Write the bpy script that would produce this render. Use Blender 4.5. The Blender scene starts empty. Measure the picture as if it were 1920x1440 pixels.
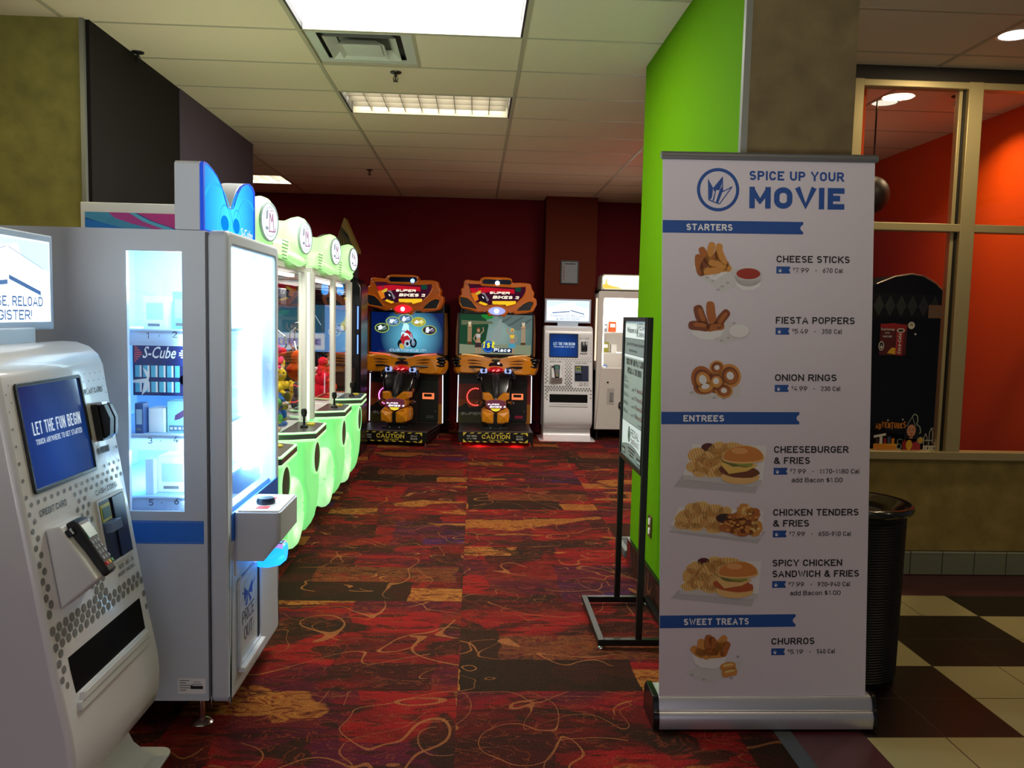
import bpy, bmesh, math, random
from math import pi, sin, cos, radians
from mathutils import Matrix, Vector
random.seed(7)
SC = bpy.context.scene
COL = SC.collection

# ------------------------------------------------------------------ camera, world, exposure
CAM_Z = 1.54
PITCH, YAW, ROLL, FPX = 0.0833303, 0.0462783, 0.0224951, 1537.98
def make_camera():
    fw = Vector((sin(YAW)*cos(PITCH), cos(YAW)*cos(PITCH), -sin(PITCH)))
    rt = Vector((cos(YAW), -sin(YAW), 0)); up = rt.cross(fw)
    r = cos(ROLL)*rt + sin(ROLL)*up; u = -sin(ROLL)*rt + cos(ROLL)*up
    cd = bpy.data.cameras.new('camera'); cd.sensor_width = 36; cd.lens = FPX/1920*36
    cd.clip_start = 0.05; cd.clip_end = 60
    co = bpy.data.objects.new('camera', cd)
    m = Matrix((r, u, -fw)).transposed().to_4x4(); m.translation = (0, 0, CAM_Z)
    co.matrix_world = m
    COL.objects.link(co); SC.camera = co
make_camera()
SC.view_settings.view_transform = 'Standard'; SC.view_settings.look = 'None'
SC.view_settings.gamma = 1; SC.view_settings.use_curve_mapping = False
SC.view_settings.exposure = 0.0
w = bpy.data.worlds.new('lobby_ambient'); SC.world = w; w.use_nodes = True
w.node_tree.nodes['Background'].inputs[0].default_value = (0.88, 0.88, 1.0, 1)
w.node_tree.nodes['Background'].inputs[1].default_value = 0.065

def area(name, loc, size, power, color, rot=(0, 0, 0), size_y=None, spread=pi):
    l = bpy.data.lights.new(name, 'AREA'); l.energy = power; l.color = color; l.size = size
    l.spread = spread
    if name.endswith('downlight'): l.shape = 'DISK'
    if size_y: l.shape = 'RECTANGLE'; l.size_y = size_y
    o = bpy.data.objects.new(name, l); o.location = loc; o.rotation_euler = rot; COL.objects.link(o); return o
def point(name, loc, power, color, r=0.05):
    l = bpy.data.lights.new(name, 'POINT'); l.energy = power; l.color = color; l.shadow_soft_size = r
    o = bpy.data.objects.new(name, l); o.location = loc; COL.objects.link(o); return o
# ceiling troffers (arcade) and one added fill
area('troffer_and_fill_light', (-.369, 4.3, 3.044), 1.1, 50, (1, .96, .86), size_y=.5)
area('troffer_and_fill_light', (-.369, 6.14, 3.118), 1.1, 12, (1, .90, .70), size_y=.5)
area('troffer_and_fill_light', (-2.81, 9.79, 3.118), 1.1, 40, (1, .9, .78), size_y=.5)
area('troffer_and_fill_light', (1.66, 7.66, 3.044), .9, 85, (1, .93, .80), size_y=.5)      # unseen fill added over the bay behind the green wall, brightens the far end
# lobby: added fill lamps, unseen behind the camera, throw light up and forward; then downlights
area('lobby_fill_light', (-.4, -1.6, .9), 3.0, 22, (.94, .96, .88), rot=(radians(122), 0, 0), size_y=.8, spread=radians(64))
area('lobby_fill_light', (-.2, -1.4, .7), 3.0, 15, (.92, .91, 1.0), rot=(radians(80), 0, 0), size_y=1.0)
area('lobby_downlight', (2.775, 4.272, 3.04), .2, 9, (1, .78, .45))
area('lobby_downlight', (3.6, 2.0, 3.04), .2, 8, (1, .80, .5))
area('lobby_downlight', (1.6, .8, 3.04), .2, 8, (1, .85, .6))
area('lobby_downlight', (-2.9, 3.0, 3.04), .2, 14, (1, .9, .45))
# room behind the window
area('party_room_fill', (2.55, 6.6, 1.9), .5, 1.3, (1, .88, .66), rot=(pi, 0, 0))  # unseen fill added to take the red off the room's ceiling
area('party_room_downlight', (2.77, 5.638, 3.046), .14, 2.2, (1, .7, .35))
area('party_room_downlight', (3.35, 5.62, 3.046), .16, 9, (1, .7, .40), spread=radians(125))

# ------------------------------------------------------------------ helpers
def S(r, g, b):
    f = lambda c: ((c/255+.055)/1.055)**2.4 if c > 10 else c/255/12.92
    return (f(r), f(g), f(b))
MATS = {}
def mat(name, col=(.5, .5, .5), rough=.5, metal=0, emit=None, es=0, spec=.5, trans=0, coat=0, alpha=1):
    if name in MATS: return MATS[name]
    m = bpy.data.materials.new(name); m.use_nodes = True
    b = m.node_tree.nodes['Principled BSDF']
    b.inputs['Base Color'].default_value = (*col, 1); b.inputs['Roughness'].default_value = rough
    b.inputs['Metallic'].default_value = metal; b.inputs['Specular IOR Level'].default_value = spec
    b.inputs['Coat Weight'].default_value = coat; b.inputs['Transmission Weight'].default_value = trans
    if emit: b.inputs['Emission Color'].default_value = (*emit, 1); b.inputs['Emission Strength'].default_value = es
    MATS[name] = m; return m
def emi(name, col, st):
    if name in MATS: return MATS[name]
    m = bpy.data.materials.new(name); m.use_nodes = True; nt = m.node_tree
    nt.nodes.remove(nt.nodes['Principled BSDF'])
    e = nt.nodes.new('ShaderNodeEmission'); e.inputs[0].default_value = (*col, 1); e.inputs[1].default_value = st
    nt.links.new(e.outputs[0], nt.nodes['Material Output'].inputs[0]); MATS[name] = m; return m
def glass(name, tint=(1, 1, 1), refl=.06, rough=0.0):
    """thin clear pane: see-through with a fresnel reflection"""
    if name in MATS: return MATS[name]
    m = bpy.data.materials.new(name); m.use_nodes = True; nt = m.node_tree; n = nt.nodes; L = nt.links
    n.remove(n['Principled BSDF'])
    t = n.new('ShaderNodeBsdfTransparent'); t.inputs[0].default_value = (*tint, 1)
    g = n.new('ShaderNodeBsdfGlossy'); g.inputs['Roughness'].default_value = rough
    lw = n.new('ShaderNodeLayerWeight'); pw = n.new('ShaderNodeMath'); pw.operation = 'POWER'; pw.inputs[1].default_value = 4.5
    ma = n.new('ShaderNodeMath'); ma.operation = 'MULTIPLY_ADD'; ma.inputs[1].default_value = .6; ma.inputs[2].default_value = refl*.4
    L.new(lw.outputs['Facing'], pw.inputs[0]); L.new(pw.outputs[0], ma.inputs[0])
    mx = n.new('ShaderNodeMixShader')
    L.new(ma.outputs[0], mx.inputs[0]); L.new(t.outputs[0], mx.inputs[1]); L.new(g.outputs[0], mx.inputs[2])
    L.new(mx.outputs[0], n['Material Output'].inputs[0]); MATS[name] = m; return m
def bump_noise(m, scale=60, strength=.15, dist=.01, detail=4, col_var=0):
    nt = m.node_tree; n = nt.nodes; L = nt.links; b = n['Principled BSDF']
    tc = n.new('ShaderNodeTexCoord'); no = n.new('ShaderNodeTexNoise'); no.inputs['Scale'].default_value = scale; no.inputs['Detail'].default_value = detail
    bp = n.new('ShaderNodeBump'); bp.inputs['Strength'].default_value = strength; bp.inputs['Distance'].default_value = dist
    L.new(tc.outputs['Object'], no.inputs['Vector']); L.new(no.outputs[0], bp.inputs['Height']); L.new(bp.outputs[0], b.inputs['Normal'])
    if col_var:
        c = b.inputs['Base Color'].default_value[:3]
        n2 = n.new('ShaderNodeTexNoise'); n2.inputs['Scale'].default_value = scale*.22; n2.inputs['Detail'].default_value = 8
        L.new(tc.outputs['Object'], n2.inputs['Vector'])
        r = n.new('ShaderNodeValToRGB'); r.color_ramp.elements[0].position = .3; r.color_ramp.elements[1].position = .7
        r.color_ramp.elements[0].color = (*[x*(1-col_var) for x in c], 1); r.color_ramp.elements[1].color = (*[x*(1+col_var) for x in c], 1)
        L.new(n2.outputs[0], r.inputs[0]); L.new(r.outputs[0], b.inputs['Base Color'])
    return m

PL = {'xz': lambda a, b, c: (a, c, b), 'yz': lambda a, b, c: (c, a, b), 'xy': lambda a, b, c: (a, b, c)}
def rrect(x0, x1, y0, y1, r, n=5):
    P = []
    for cx, cy, a0 in ((x1-r, y1-r, 0), (x0+r, y1-r, 90), (x0+r, y0+r, 180), (x1-r, y0+r, 270)):
        for i in range(n+1):
            a = radians(a0+90*i/n); P.append((cx+r*cos(a), cy+r*sin(a)))
    return P
def circ(cx, cy, rx, ry=None, n=24, rot=0):
    ry = rx if ry is None else ry; o = []
    for i in range(n):
        a = 2*pi*i/n; x = rx*cos(a); y = ry*sin(a)
        o.append((cx+x*cos(rot)-y*sin(rot), cy+x*sin(rot)+y*cos(rot)))
    return o
_TX = {}
def text_mesh(body, bold):
    k = (body, bold)
    if k not in _TX:
        c = bpy.data.curves.new('lettering', 'FONT'); c.body = body; c.size = 1; c.resolution_u = 2; c.offset = bold; c.fill_mode = 'FRONT'
        o = bpy.data.objects.new('lettering', c); COL.objects.link(o)
        dg = bpy.context.evaluated_depsgraph_get(); me = bpy.data.meshes.new_from_object(o.evaluated_get(dg))
        V = [v.co.copy() for v in me.vertices]; F = [tuple(p.vertices) for p in me.polygons]
        bpy.data.objects.remove(o); bpy.data.curves.remove(c); bpy.data.meshes.remove(me)
        xs = [v.x for v in V] or [0, 1]
        _TX[k] = (V, F, min(xs), max(xs))
    return _TX[k]
CAPH = max(v.y for v in text_mesh('H', 0)[0])

# condensed sign lettering drawn as strokes (unit box, sides and caps set by the stroke width)
def _a(cx, cy, rx, ry, a0, a1, n=9):
    return [(cx+rx*cos(radians(a0+(a1-a0)*i/n)), cy+ry*sin(radians(a0+(a1-a0)*i/n))) for i in range(n+1)]
_O = _a(.5, .66, .5, .34, 0, 180)+_a(.5, .34, .5, .34, 180, 360)
_O = _O+_O[:1]
GL = {
 'A': (.80, [[(0, 0), (.5, 1), (1, 0)], [(.17, .3), (.83, .3)]]),
 'B': (.70, [[(0, 0), (0, 1)]+_a(.6, .765, .34, .235, 90, -90)+[(0, .53)], [(.5, .53)]+_a(.64, .265, .36, .265, 90, -90)+[(0, 0)]]),
 'C': (.68, [_a(.5, .66, .5, .34, 8, 180)+_a(.5, .34, .5, .34, 180, 352)]),
 'D': (.70, [[(0, 0), (0, 1)]+_a(.5, .62, .5, .38, 90, 0)+_a(.5, .38, .5, .38, 0, -90)+[(0, 0)]]),
 'E': (.62, [[(1, 1), (0, 1), (0, 0), (1, 0)], [(0, .52), (.86, .52)]]),
 'F': (.60, [[(1, 1), (0, 1), (0, 0)], [(0, .5), (.86, .5)]]),
 'G': (.70, [_a(.5, .66, .5, .34, 8, 180)+_a(.5, .34, .5, .34, 180, 360)+[(1, .46), (.55, .46)]]),
 'H': (.70, [[(0, 0), (0, 1)], [(1, 0), (1, 1)], [(0, .5), (1, .5)]]),
 'I': (.0, [[(.5, 0), (.5, 1)]]),
 'J': (.58, [[(1, 1), (1, .32)]+_a(.5, .3, .5, .3, 0, -170)]),
 'K': (.72, [[(0, 0), (0, 1)], [(1, 1), (.05, .42)], [(.32, .58), (1, 0)]]),
 'L': (.58, [[(0, 1), (0, 0), (1, 0)]]),
 'M': (.86, [[(0, 0), (0, 1)], [(1, 0), (1, 1)], [(.01, .96), (.5, .27), (.99, .96)]]),
 'N': (.72, [[(0, 0), (0, 1)], [(1, 0), (1, 1)], [(.01, .97), (.99, .03)]]),
 'O': (.70, [_O]),
 'P': (.66, [[(0, 0), (0, 1)]+_a(.6, .73, .4, .27, 90, -90)+[(0, .46)]]),
 'Q': (.70, [_O, [(.6, .3), (1, -.05)]]),
 'R': (.70, [[(0, 0), (0, 1)]+_a(.6, .73, .38, .27, 90, -90)+[(0, .46)], [(.5, .46), (1, 0)]]),
 'S': (.64, [_a(.5, .75, .48, .25, 25, 180)+_a(.5, .75, .48, .24, 180, 262)[1:]+_a(.5, .26, .5, .26, 82, 0)+_a(.5, .26, .5, .26, 0, -155)[1:]]),
 'T': (.66, [[(0, 1), (1, 1)], [(.5, 1), (.5, 0)]]),
 'U': (.70, [[(0, 1), (0, .34)]+_a(.5, .34, .5, .34, 180, 360)+[(1, 1)]]),
 'V': (.78, [[(0, 1), (.5, 0), (1, 1)]]),
 'W': (1.08, [[(0, 1), (.26, 0), (.5, .9), (.74, 0), (1, 1)]]),
 'X': (.74, [[(0, 1), (1, 0)], [(0, 0), (1, 1)]]),
 'Y': (.74, [[(0, 1), (.5, .42), (1, 1)], [(.5, .42), (.5, 0)]]),
 'Z': (.66, [[(0, 1), (1, 1), (0, 0), (1, 0)]]),
 '0': (.62, [_O]), '1': (.40, [[(.0, .76), (.7, 1), (.7, 0)]]),
 '2': (.62, [_a(.5, .70, .5, .30, 170, -30)+[(0, 0), (1, 0)]]),
 '3': (.60, [_a(.48, .755, .46, .245, 160, -80)+_a(.48, .265, .52, .265, 80, -160)]),
 '4': (.66, [[(.55, 1), (0, .25), (1, .25)], [(.72, .52), (.72, 0)]]),
 '5': (.62, [[(.92, 1), (.1, 1), (.05, .52)]+_a(.46, .31, .52, .31, 120, -150)]),
 '6': (.62, [[(.75, 1), (.12, .5)]+_a(.5, .31, .5, .31, 160, 520, 16)]),
 '7': (.60, [[(0, 1), (1, 1), (.35, 0)]]),
 '8': (.64, [_a(.5, .765, .42, .235, 0, 360, 16), _a(.5, .27, .5, .27, 0, 360, 16)]),
 '9': (.62, [[(.25, 0), (.88, .5)]+_a(.5, .69, .5, .31, -20, 340, 16)]),
 '.': (.0, [[(.5, -.02), (.5, .07)]]), ',': (.08, [[(1, .06), (0, -.2)]]), '-': (.34, [[(0, .42), (1, .42)]]), '!': (.0, [[(.5, .3), (.5, 1)], [(.5, -.02), (.5, .07)]]),
 '&': (.78, [[(1, 0), (.2, .74)]+_a(.46, .78, .27, .22, 175, -10, 8)+[(.12, .42)]+_a(.40, .24, .40, .24, 150, 320, 8)+[(.98, .42)]]),
 '$': (.60, [_a(.5, .70, .46, .2, 25, 180)+_a(.5, .70, .46, .19, 180, 262)[1:]+_a(.5, .3, .5, .2, 82, 0)+_a(.5, .3, .5, .2, 0, -155)[1:], [(.5, -.1), (.5, 1.1)]]),
 "'": (.0, [[(.5, .75), (.5, 1)]]), '"': (.2, [[(0, .75), (0, 1)], [(1, .75), (1, 1)]]), ' ': (.12, []),
 'a': (.52, [_a(.5, .55, .46, .17, 160, 0)+[(1, 0)], [(1, .42), (.4, .42)]+_a(.4, .21, .4, .21, 90, 270)+[(1, .06)]]),
 'c': (.50, [_a(.5, .44, .5, .28, 20, 180)+_a(.5, .28, .5, .28, 180, 340)]),
 'd': (.54, [[(1, 1), (1, 0)], [(1, .55)]+_a(.5, .44, .5, .28, 60, 180)+_a(.5, .28, .5, .28, 180, 300)+[(1, .15)]]),
 'e': (.54, [[(.03, .38), (1, .38)]+_a(.5, .44, .5, .28, 0, 180)+_a(.5, .28, .5, .28, 180, 330)]),
 'l': (.14, [[(0, 1), (0, .1), (1, 0)]]), 'n': (.52, [[(0, 0), (0, .72)], [(0, .5)]+_a(.5, .46, .5, .26, 150, 0)+[(1, 0)]]),
 'o': (.54, [_a(.5, .44, .5, .28, 0, 180)+_a(.5, .28, .5, .28, 180, 360)+[(1, .44)]]),
 's': (.46, [_a(.5, .55, .46, .17, 25, 262)+_a(.5, .19, .5, .19, 82, -155)]), 't': (.34, [[(.35, 1), (.35, .1), (1, 0)], [(-.1, .7), (1, .7)]]),
}
def stroke_strip(P, hw, ends=(False, False)):
    """mitred ribbon of half width hw along polyline P"""
    Q = [P[0]]
    for p in P[1:]:
        if math.hypot(p[0]-Q[-1][0], p[1]-Q[-1][1]) > 1e-5: Q.append(p)
    n = len(Q); V = []
    if n < 2: return [], []
    closed = math.hypot(Q[0][0]-Q[-1][0], Q[0][1]-Q[-1][1]) < 1e-4
    if not closed:                              # stroke ends that meet the cap line or sides run out to them
        for e, i, j in ((ends[0], 0, 1), (ends[1], n-1, n-2)):
            dx, dy = Q[i][0]-Q[j][0], Q[i][1]-Q[j][1]; d = math.hypot(dx, dy); u, v = abs(dx/d), abs(dy/d)
            if e and (v > .3 or u > .9): q = hw*(1/v if v > .7 else 1); Q[i] = (Q[i][0]+dx/d*q, Q[i][1]+dy/d*q)
    def nr(a, b):
        d = math.hypot(b[0]-a[0], b[1]-a[1]); return (-(b[1]-a[1])/d, (b[0]-a[0])/d)
    for i in range(n):
        if i == 0: a = nr(Q[-2], Q[-1]) if closed else nr(Q[0], Q[1]); b = nr(Q[0], Q[1])
        elif i == n-1: a = nr(Q[-2], Q[-1]); b = nr(Q[0], Q[1]) if closed else a
        else: a = nr(Q[i-1], Q[i]); b = nr(Q[i], Q[i+1])
        m = (a[0]+b[0], a[1]+b[1]); L = math.hypot(*m)
        if L < .35: m = a; k = hw
        else: m = (m[0]/L, m[1]/L); k = hw/max(.3, m[0]*a[0]+m[1]*a[1]); k = k if k < 1.6*hw else hw*1.15
        V += [(Q[i][0]+m[0]*k, Q[i][1]+m[1]*k), (Q[i][0]-m[0]*k, Q[i][1]-m[1]*k)]
    return V, [(2*i, 2*i+1, 2*i+3, 2*i+2) for i in range(n-1)]

class MB:
    def __init__(s, off=(0, 0, 0)):
        s.V = []; s.F = []; s.I = []; s.m = []; s.off = Vector(off); s.M = None
    def mi(s, m):
        if m not in s.m: s.m.append(m)
        return s.m.index(m)
    def add(s, V, F, m):
        k = len(s.V); i = s.mi(m)
        if s.M is not None: V = [s.M @ Vector(v) for v in V]
        s.V += [tuple(Vector(v)-s.off) for v in V]
        s.F += [tuple(k+j for j in f) for f in F]; s.I += [i]*len(F); return s
    def box(s, x0, x1, y0, y1, z0, z1, m):
        V = [(x, y, z) for x in (x0, x1) for y in (y0, y1) for z in (z0, z1)]
        return s.add(V, [(0, 1, 3, 2), (4, 6, 7, 5), (0, 4, 5, 1), (2, 3, 7, 6), (0, 2, 6, 4), (1, 5, 7, 3)], m)
    def prism(s, pts, c0, c1, m, plane='xz', cap=True):
        f = PL[plane]; n = len(pts)
        V = [f(a, b, c0) for a, b in pts]+[f(a, b, c1) for a, b in pts]
        F = [(i, (i+1) % n, n+(i+1) % n, n+i) for i in range(n)]
        if cap: F += [tuple(range(n)), tuple(range(2*n-1, n-1, -1))]
        return s.add(V, F, m)
    def ring(s, out, inn, c0, c1, m, plane='xz'):
        f = PL[plane]; n = len(out); V = []
        for c in (c0, c1): V += [f(a, b, c) for a, b in out]+[f(a, b, c) for a, b in inn]
        F = []
        for i in range(n):
            j = (i+1) % n
            F += [(i, j, n+j, n+i), (2*n+i, 3*n+i, 3*n+j, 2*n+j), (i, 2*n+i, 2*n+j, j), (n+i, n+j, 3*n+j, 3*n+i)]
        return s.add(V, F, m)
    def lathe(s, prof, c, m, axis='z', n=24, cap=True):
        V = []; F = []; k = len(prof)
        for i in range(n):
            a = 2*pi*i/n
            for r, h in prof:
                p = (r*cos(a), r*sin(a), h)
                if axis == 'x': p = (p[2], p[0], p[1])
                elif axis == 'y': p = (p[0], p[2], p[1])
                V.append((c[0]+p[0], c[1]+p[1], c[2]+p[2]))
        for i in range(n):
            for j in range(k-1):
                F.append((i*k+j, ((i+1) % n)*k+j, ((i+1) % n)*k+j+1, i*k+j+1))
        if cap:
            for j in (0, k-1):
                if prof[j][0] > 1e-6: F.append(tuple(i*k+j for i in range(n)))
        return s.add(V, F, m)
    def tube(s, path, r, m, n=8, closed=False, cap=True):
        P = [Vector(p) for p in path]; N = len(P); R = r if isinstance(r, (list, tuple)) else [r]*N
        V = []; F = []; up = Vector((0, 0, 1))
        for i, p in enumerate(P):
            a = P[(i-1) % N] if (closed or i) else P[0]; b = P[(i+1) % N] if (closed or i < N-1) else P[-1]
            t = (b-a).normalized(); q = t.cross(up)
            if q.length < 1e-3: q = t.cross(Vector((0, 1, 0)))
            q.normalize(); w_ = q.cross(t)
            for j in range(n):
                an = 2*pi*j/n; V.append(p+R[i]*(q*cos(an)+w_*sin(an)))
        for i in range(N if closed else N-1):
            for j in range(n):
                F.append((i*n+j, i*n+(j+1) % n, ((i+1) % N)*n+(j+1) % n, ((i+1) % N)*n+j))
        if cap and not closed: F += [tuple(range(n)), tuple(range((N-1)*n, N*n))]
        return s.add(V, F, m)
    def ell(s, c, r, m, rot=None, n=14, k=9, wob=0, seed=0):
        V = []; F = []; rnd = random.Random(seed); R = rot or Matrix()
        for i in range(k+1):
            t = pi*i/k
            for j in range(n):
                a = 2*pi*j/n; q = 1+wob*(rnd.random()-.5)
                V.append(Vector(c)+R @ Vector((r[0]*sin(t)*cos(a)*q, r[1]*sin(t)*sin(a)*q, r[2]*cos(t)*q)))
        for i in range(k):
            for j in range(n):
                F.append((i*n+j, (i+1)*n+j, (i+1)*n+(j+1) % n, i*n+(j+1) % n))
        return s.add(V, F, m)
    def sweep(s, secs, m, cap=True, closed=True):
        """secs: list of rings (equal length) of 3-D points"""
        n = len(secs[0]); V = [p for r in secs for p in r]; F = []
        for i in range(len(secs)-1):
            for j in range(n if closed else n-1):
                F.append((i*n+j, i*n+(j+1) % n, (i+1)*n+(j+1) % n, (i+1)*n+j))
        if cap: F += [tuple(range(n)), tuple(range((len(secs)-1)*n, len(secs)*n))]
        return s.add(V, F, m)
    def build(s, name, parent=None, label=None, kind=None, bevel=0, angle=38, cat=None, group=None, smooth=True, segs=2):
        me = bpy.data.meshes.new(name); me.from_pydata(s.V, [], s.F)
        for m in s.m: me.materials.append(m)
        me.polygons.foreach_set('material_index', s.I)
        bm = bmesh.new(); bm.from_mesh(me); bmesh.ops.recalc_face_normals(bm, faces=bm.faces); bm.to_mesh(me); bm.free()
        if smooth:
            me.polygons.foreach_set('use_smooth', [True]*len(me.polygons)); me.set_sharp_from_angle(angle=radians(angle))
        o = bpy.data.objects.new(name, me); COL.objects.link(o)
        if bevel:
            b = o.modifiers.new('soft_edges', 'BEVEL'); b.width = bevel; b.segments = segs; b.limit_method = 'ANGLE'; b.angle_limit = radians(45)
            b.harden_normals = False
        if parent: o.parent = parent
        else: o.location = s.off
        tag(o, label, cat, group, kind)
        return o
def tag(o, label=None, cat=None, group=None, kind=None):
    if label: o['label'] = label
    if cat: o['category'] = cat
    if group: o['group'] = group
    if kind: o['kind'] = kind
    return o
def thing(name, label, cat, loc=(0, 0, 0), rz=0, group=None):
    o = bpy.data.objects.new(name, None); o.empty_display_size = .1; COL.objects.link(o)
    o.location = loc; o.rotation_euler = (0, 0, rz); return tag(o, label, cat, group)
def copy_tree(o, parent=None):
    c = o.copy(); COL.objects.link(c)
    if parent: c.parent = parent
    for ch in list(o.children): copy_tree(ch, c)
    return c
def struct(name, mb, bevel=0): return mb.build(name, kind='structure', bevel=bevel)

class Flat:
    """print on a plane: u right, v up, layers lift off the surface by a fraction of a millimetre"""
    def __init__(s, mb, o, u, v, step=.0005, w0=.0006):
        s.mb = mb; s.o = Vector(o); s.u = Vector(u).normalized(); s.v = Vector(v).normalized()
        s.w = s.u.cross(s.v).normalized(); s.step = step; s.w0 = w0
    def P(s, a, b, l): return s.o+s.u*a+s.v*b+s.w*(s.w0+l*s.step)
    def poly(s, pts, m, l=0):
        s.mb.add([s.P(a, b, l) for a, b in pts], [tuple(range(len(pts)))], m)
    def rect(s, x0, x1, y0, y1, m, l=0, r=0):
        s.poly(rrect(x0, x1, y0, y1, r, 4) if r else [(x0, y0), (x1, y0), (x1, y1), (x0, y1)], m, l)
    def ell(s, cx, cy, rx, ry, m, l=0, n=20, rot=0): s.poly(circ(cx, cy, rx, ry, n, rot), m, l)
    def blob(s, cx, cy, rx, ry, m, l=0, rot=0, jit=.12, n=14):
        P = []
        for i in range(n):
            a = 2*pi*i/n; q = 1+random.uniform(-jit, jit); x = rx*cos(a)*q; y = ry*sin(a)*q
            P.append((cx+x*cos(rot)-y*sin(rot), cy+x*sin(rot)+y*cos(rot)))
        s.poly(P, m, l)
    def annulus(s, cx, cy, r0, r1, m, l=0, n=32, ry=1.0, a0=0, a1=2*pi):
        V = []; F = []
        for i in range(n+1):
            a = a0+(a1-a0)*i/n
            V += [s.P(cx+r0*cos(a), cy+r0*ry*sin(a), l), s.P(cx+r1*cos(a), cy+r1*ry*sin(a), l)]
        for i in range(n): F.append((2*i, 2*i+1, 2*i+3, 2*i+2))
        s.mb.add(V, F, m)
    def line(s, path, wd, m, l=0):
        for (x0, y0), (x1, y1) in zip(path, path[1:]):
            d = math.hypot(x1-x0, y1-y0) or 1e-6; nx = -(y1-y0)/d*wd/2; ny = (x1-x0)/d*wd/2
            s.poly([(x0+nx, y0+ny), (x0-nx, y0-ny), (x1-nx, y1-ny), (x1+nx, y1+ny)], m, l)
    def text(s, body, x, y, h, m, width=None, l=1, bold=.0, align='l', slant=0, rot=0):
        if all(c in GL for c in body): s.strokes(body, x, y, h, m, width, l, bold, align, slant, rot); return
        V, F, x0, x1 = text_mesh(body, min(bold, .012)); k = h/CAPH
        kx = width/(x1-x0) if width else k
        wd = (x1-x0)*kx; dx = {'l': 0, 'c': -wd/2, 'r': -wd}[align]
        Q = []
        for v in V:
            a = (v.x-x0)*kx+dx+slant*v.y*k; b = v.y*k
            Q.append(s.P(x+a*cos(rot)-b*sin(rot), y+a*sin(rot)+b*cos(rot), l))
        s.mb.add(Q, F, m)
    def strokes(s, body, x, y, h, m, width, l, bold, align, slant, rot):
        t = (.125+bold*3.0)*h; gap = .13*h+.12*t
        nat = sum(GL[c][0]*h for c in body); fixed = t*len(body)+gap*(len(body)-1)
        k = 1.0
        if width:
            k = (width-fixed)/max(nat, 1e-6)
            if k < .45:                          # squeeze the spaces too when the line is tight
                q = width/(nat*.6+fixed); t *= q; gap *= q; k = .6*q
        wd = nat*k+t*len(body)+gap*(len(body)-1); dx = {'l': 0, 'c': -wd/2, 'r': -wd}[align]; cx = dx
        for c in body:
            gw = GL[c][0]*h*k
            for si, P in enumerate(GL[c][1]):
                hit = lambda p: p[1] in (0, 1) or p[0] in (0, 1)
                V, F = stroke_strip([(cx+t/2+a*gw, t/2+b*(h-t)) for a, b in P], t/2, (hit(P[0]) and (P[0][1] in (0, 1) or P[0][1] == P[1][1]), hit(P[-1]) and (P[-1][1] in (0, 1) or P[-1][1] == P[-2][1])))
                if V: s.mb.add([s.P(x+(a+slant*b)*cos(rot)-b*sin(rot), y+(a+slant*b)*sin(rot)+b*cos(rot), l+.12*si) for a, b in V], F, m)
            cx += gw+t+gap

# ------------------------------------------------------------------ common materials
WHITE = mat('white_enamel', S(226, 226, 230), .28, coat=.2)
WHITE2 = mat('white_plastic', S(215, 216, 218), .4)
BLACK = mat('black_plastic', S(14, 14, 15), .35)
BLACKM = mat('black_metal', S(16, 16, 16), .45, spec=.4)
DARK = mat('dark_grey_plastic', S(40, 40, 44), .4)
CHROME = mat('chrome', (.8, .8, .82), .18, 1)
ALU = mat('brushed_aluminium', (.62, .62, .64), .35, 1)
BLUE = mat('blue_film', S(20, 95, 190), .4)
PRINTBLUE = mat('blue_print', S(20, 74, 152), .55)
PRINTBLACK = mat('black_print', S(26, 22, 28), .6)
PAPER = mat('white_print', S(235, 235, 238), .6)
GREYDOT = mat('grey_print', S(128, 128, 130), .6)
PANE = glass('clear_pane')
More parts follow.
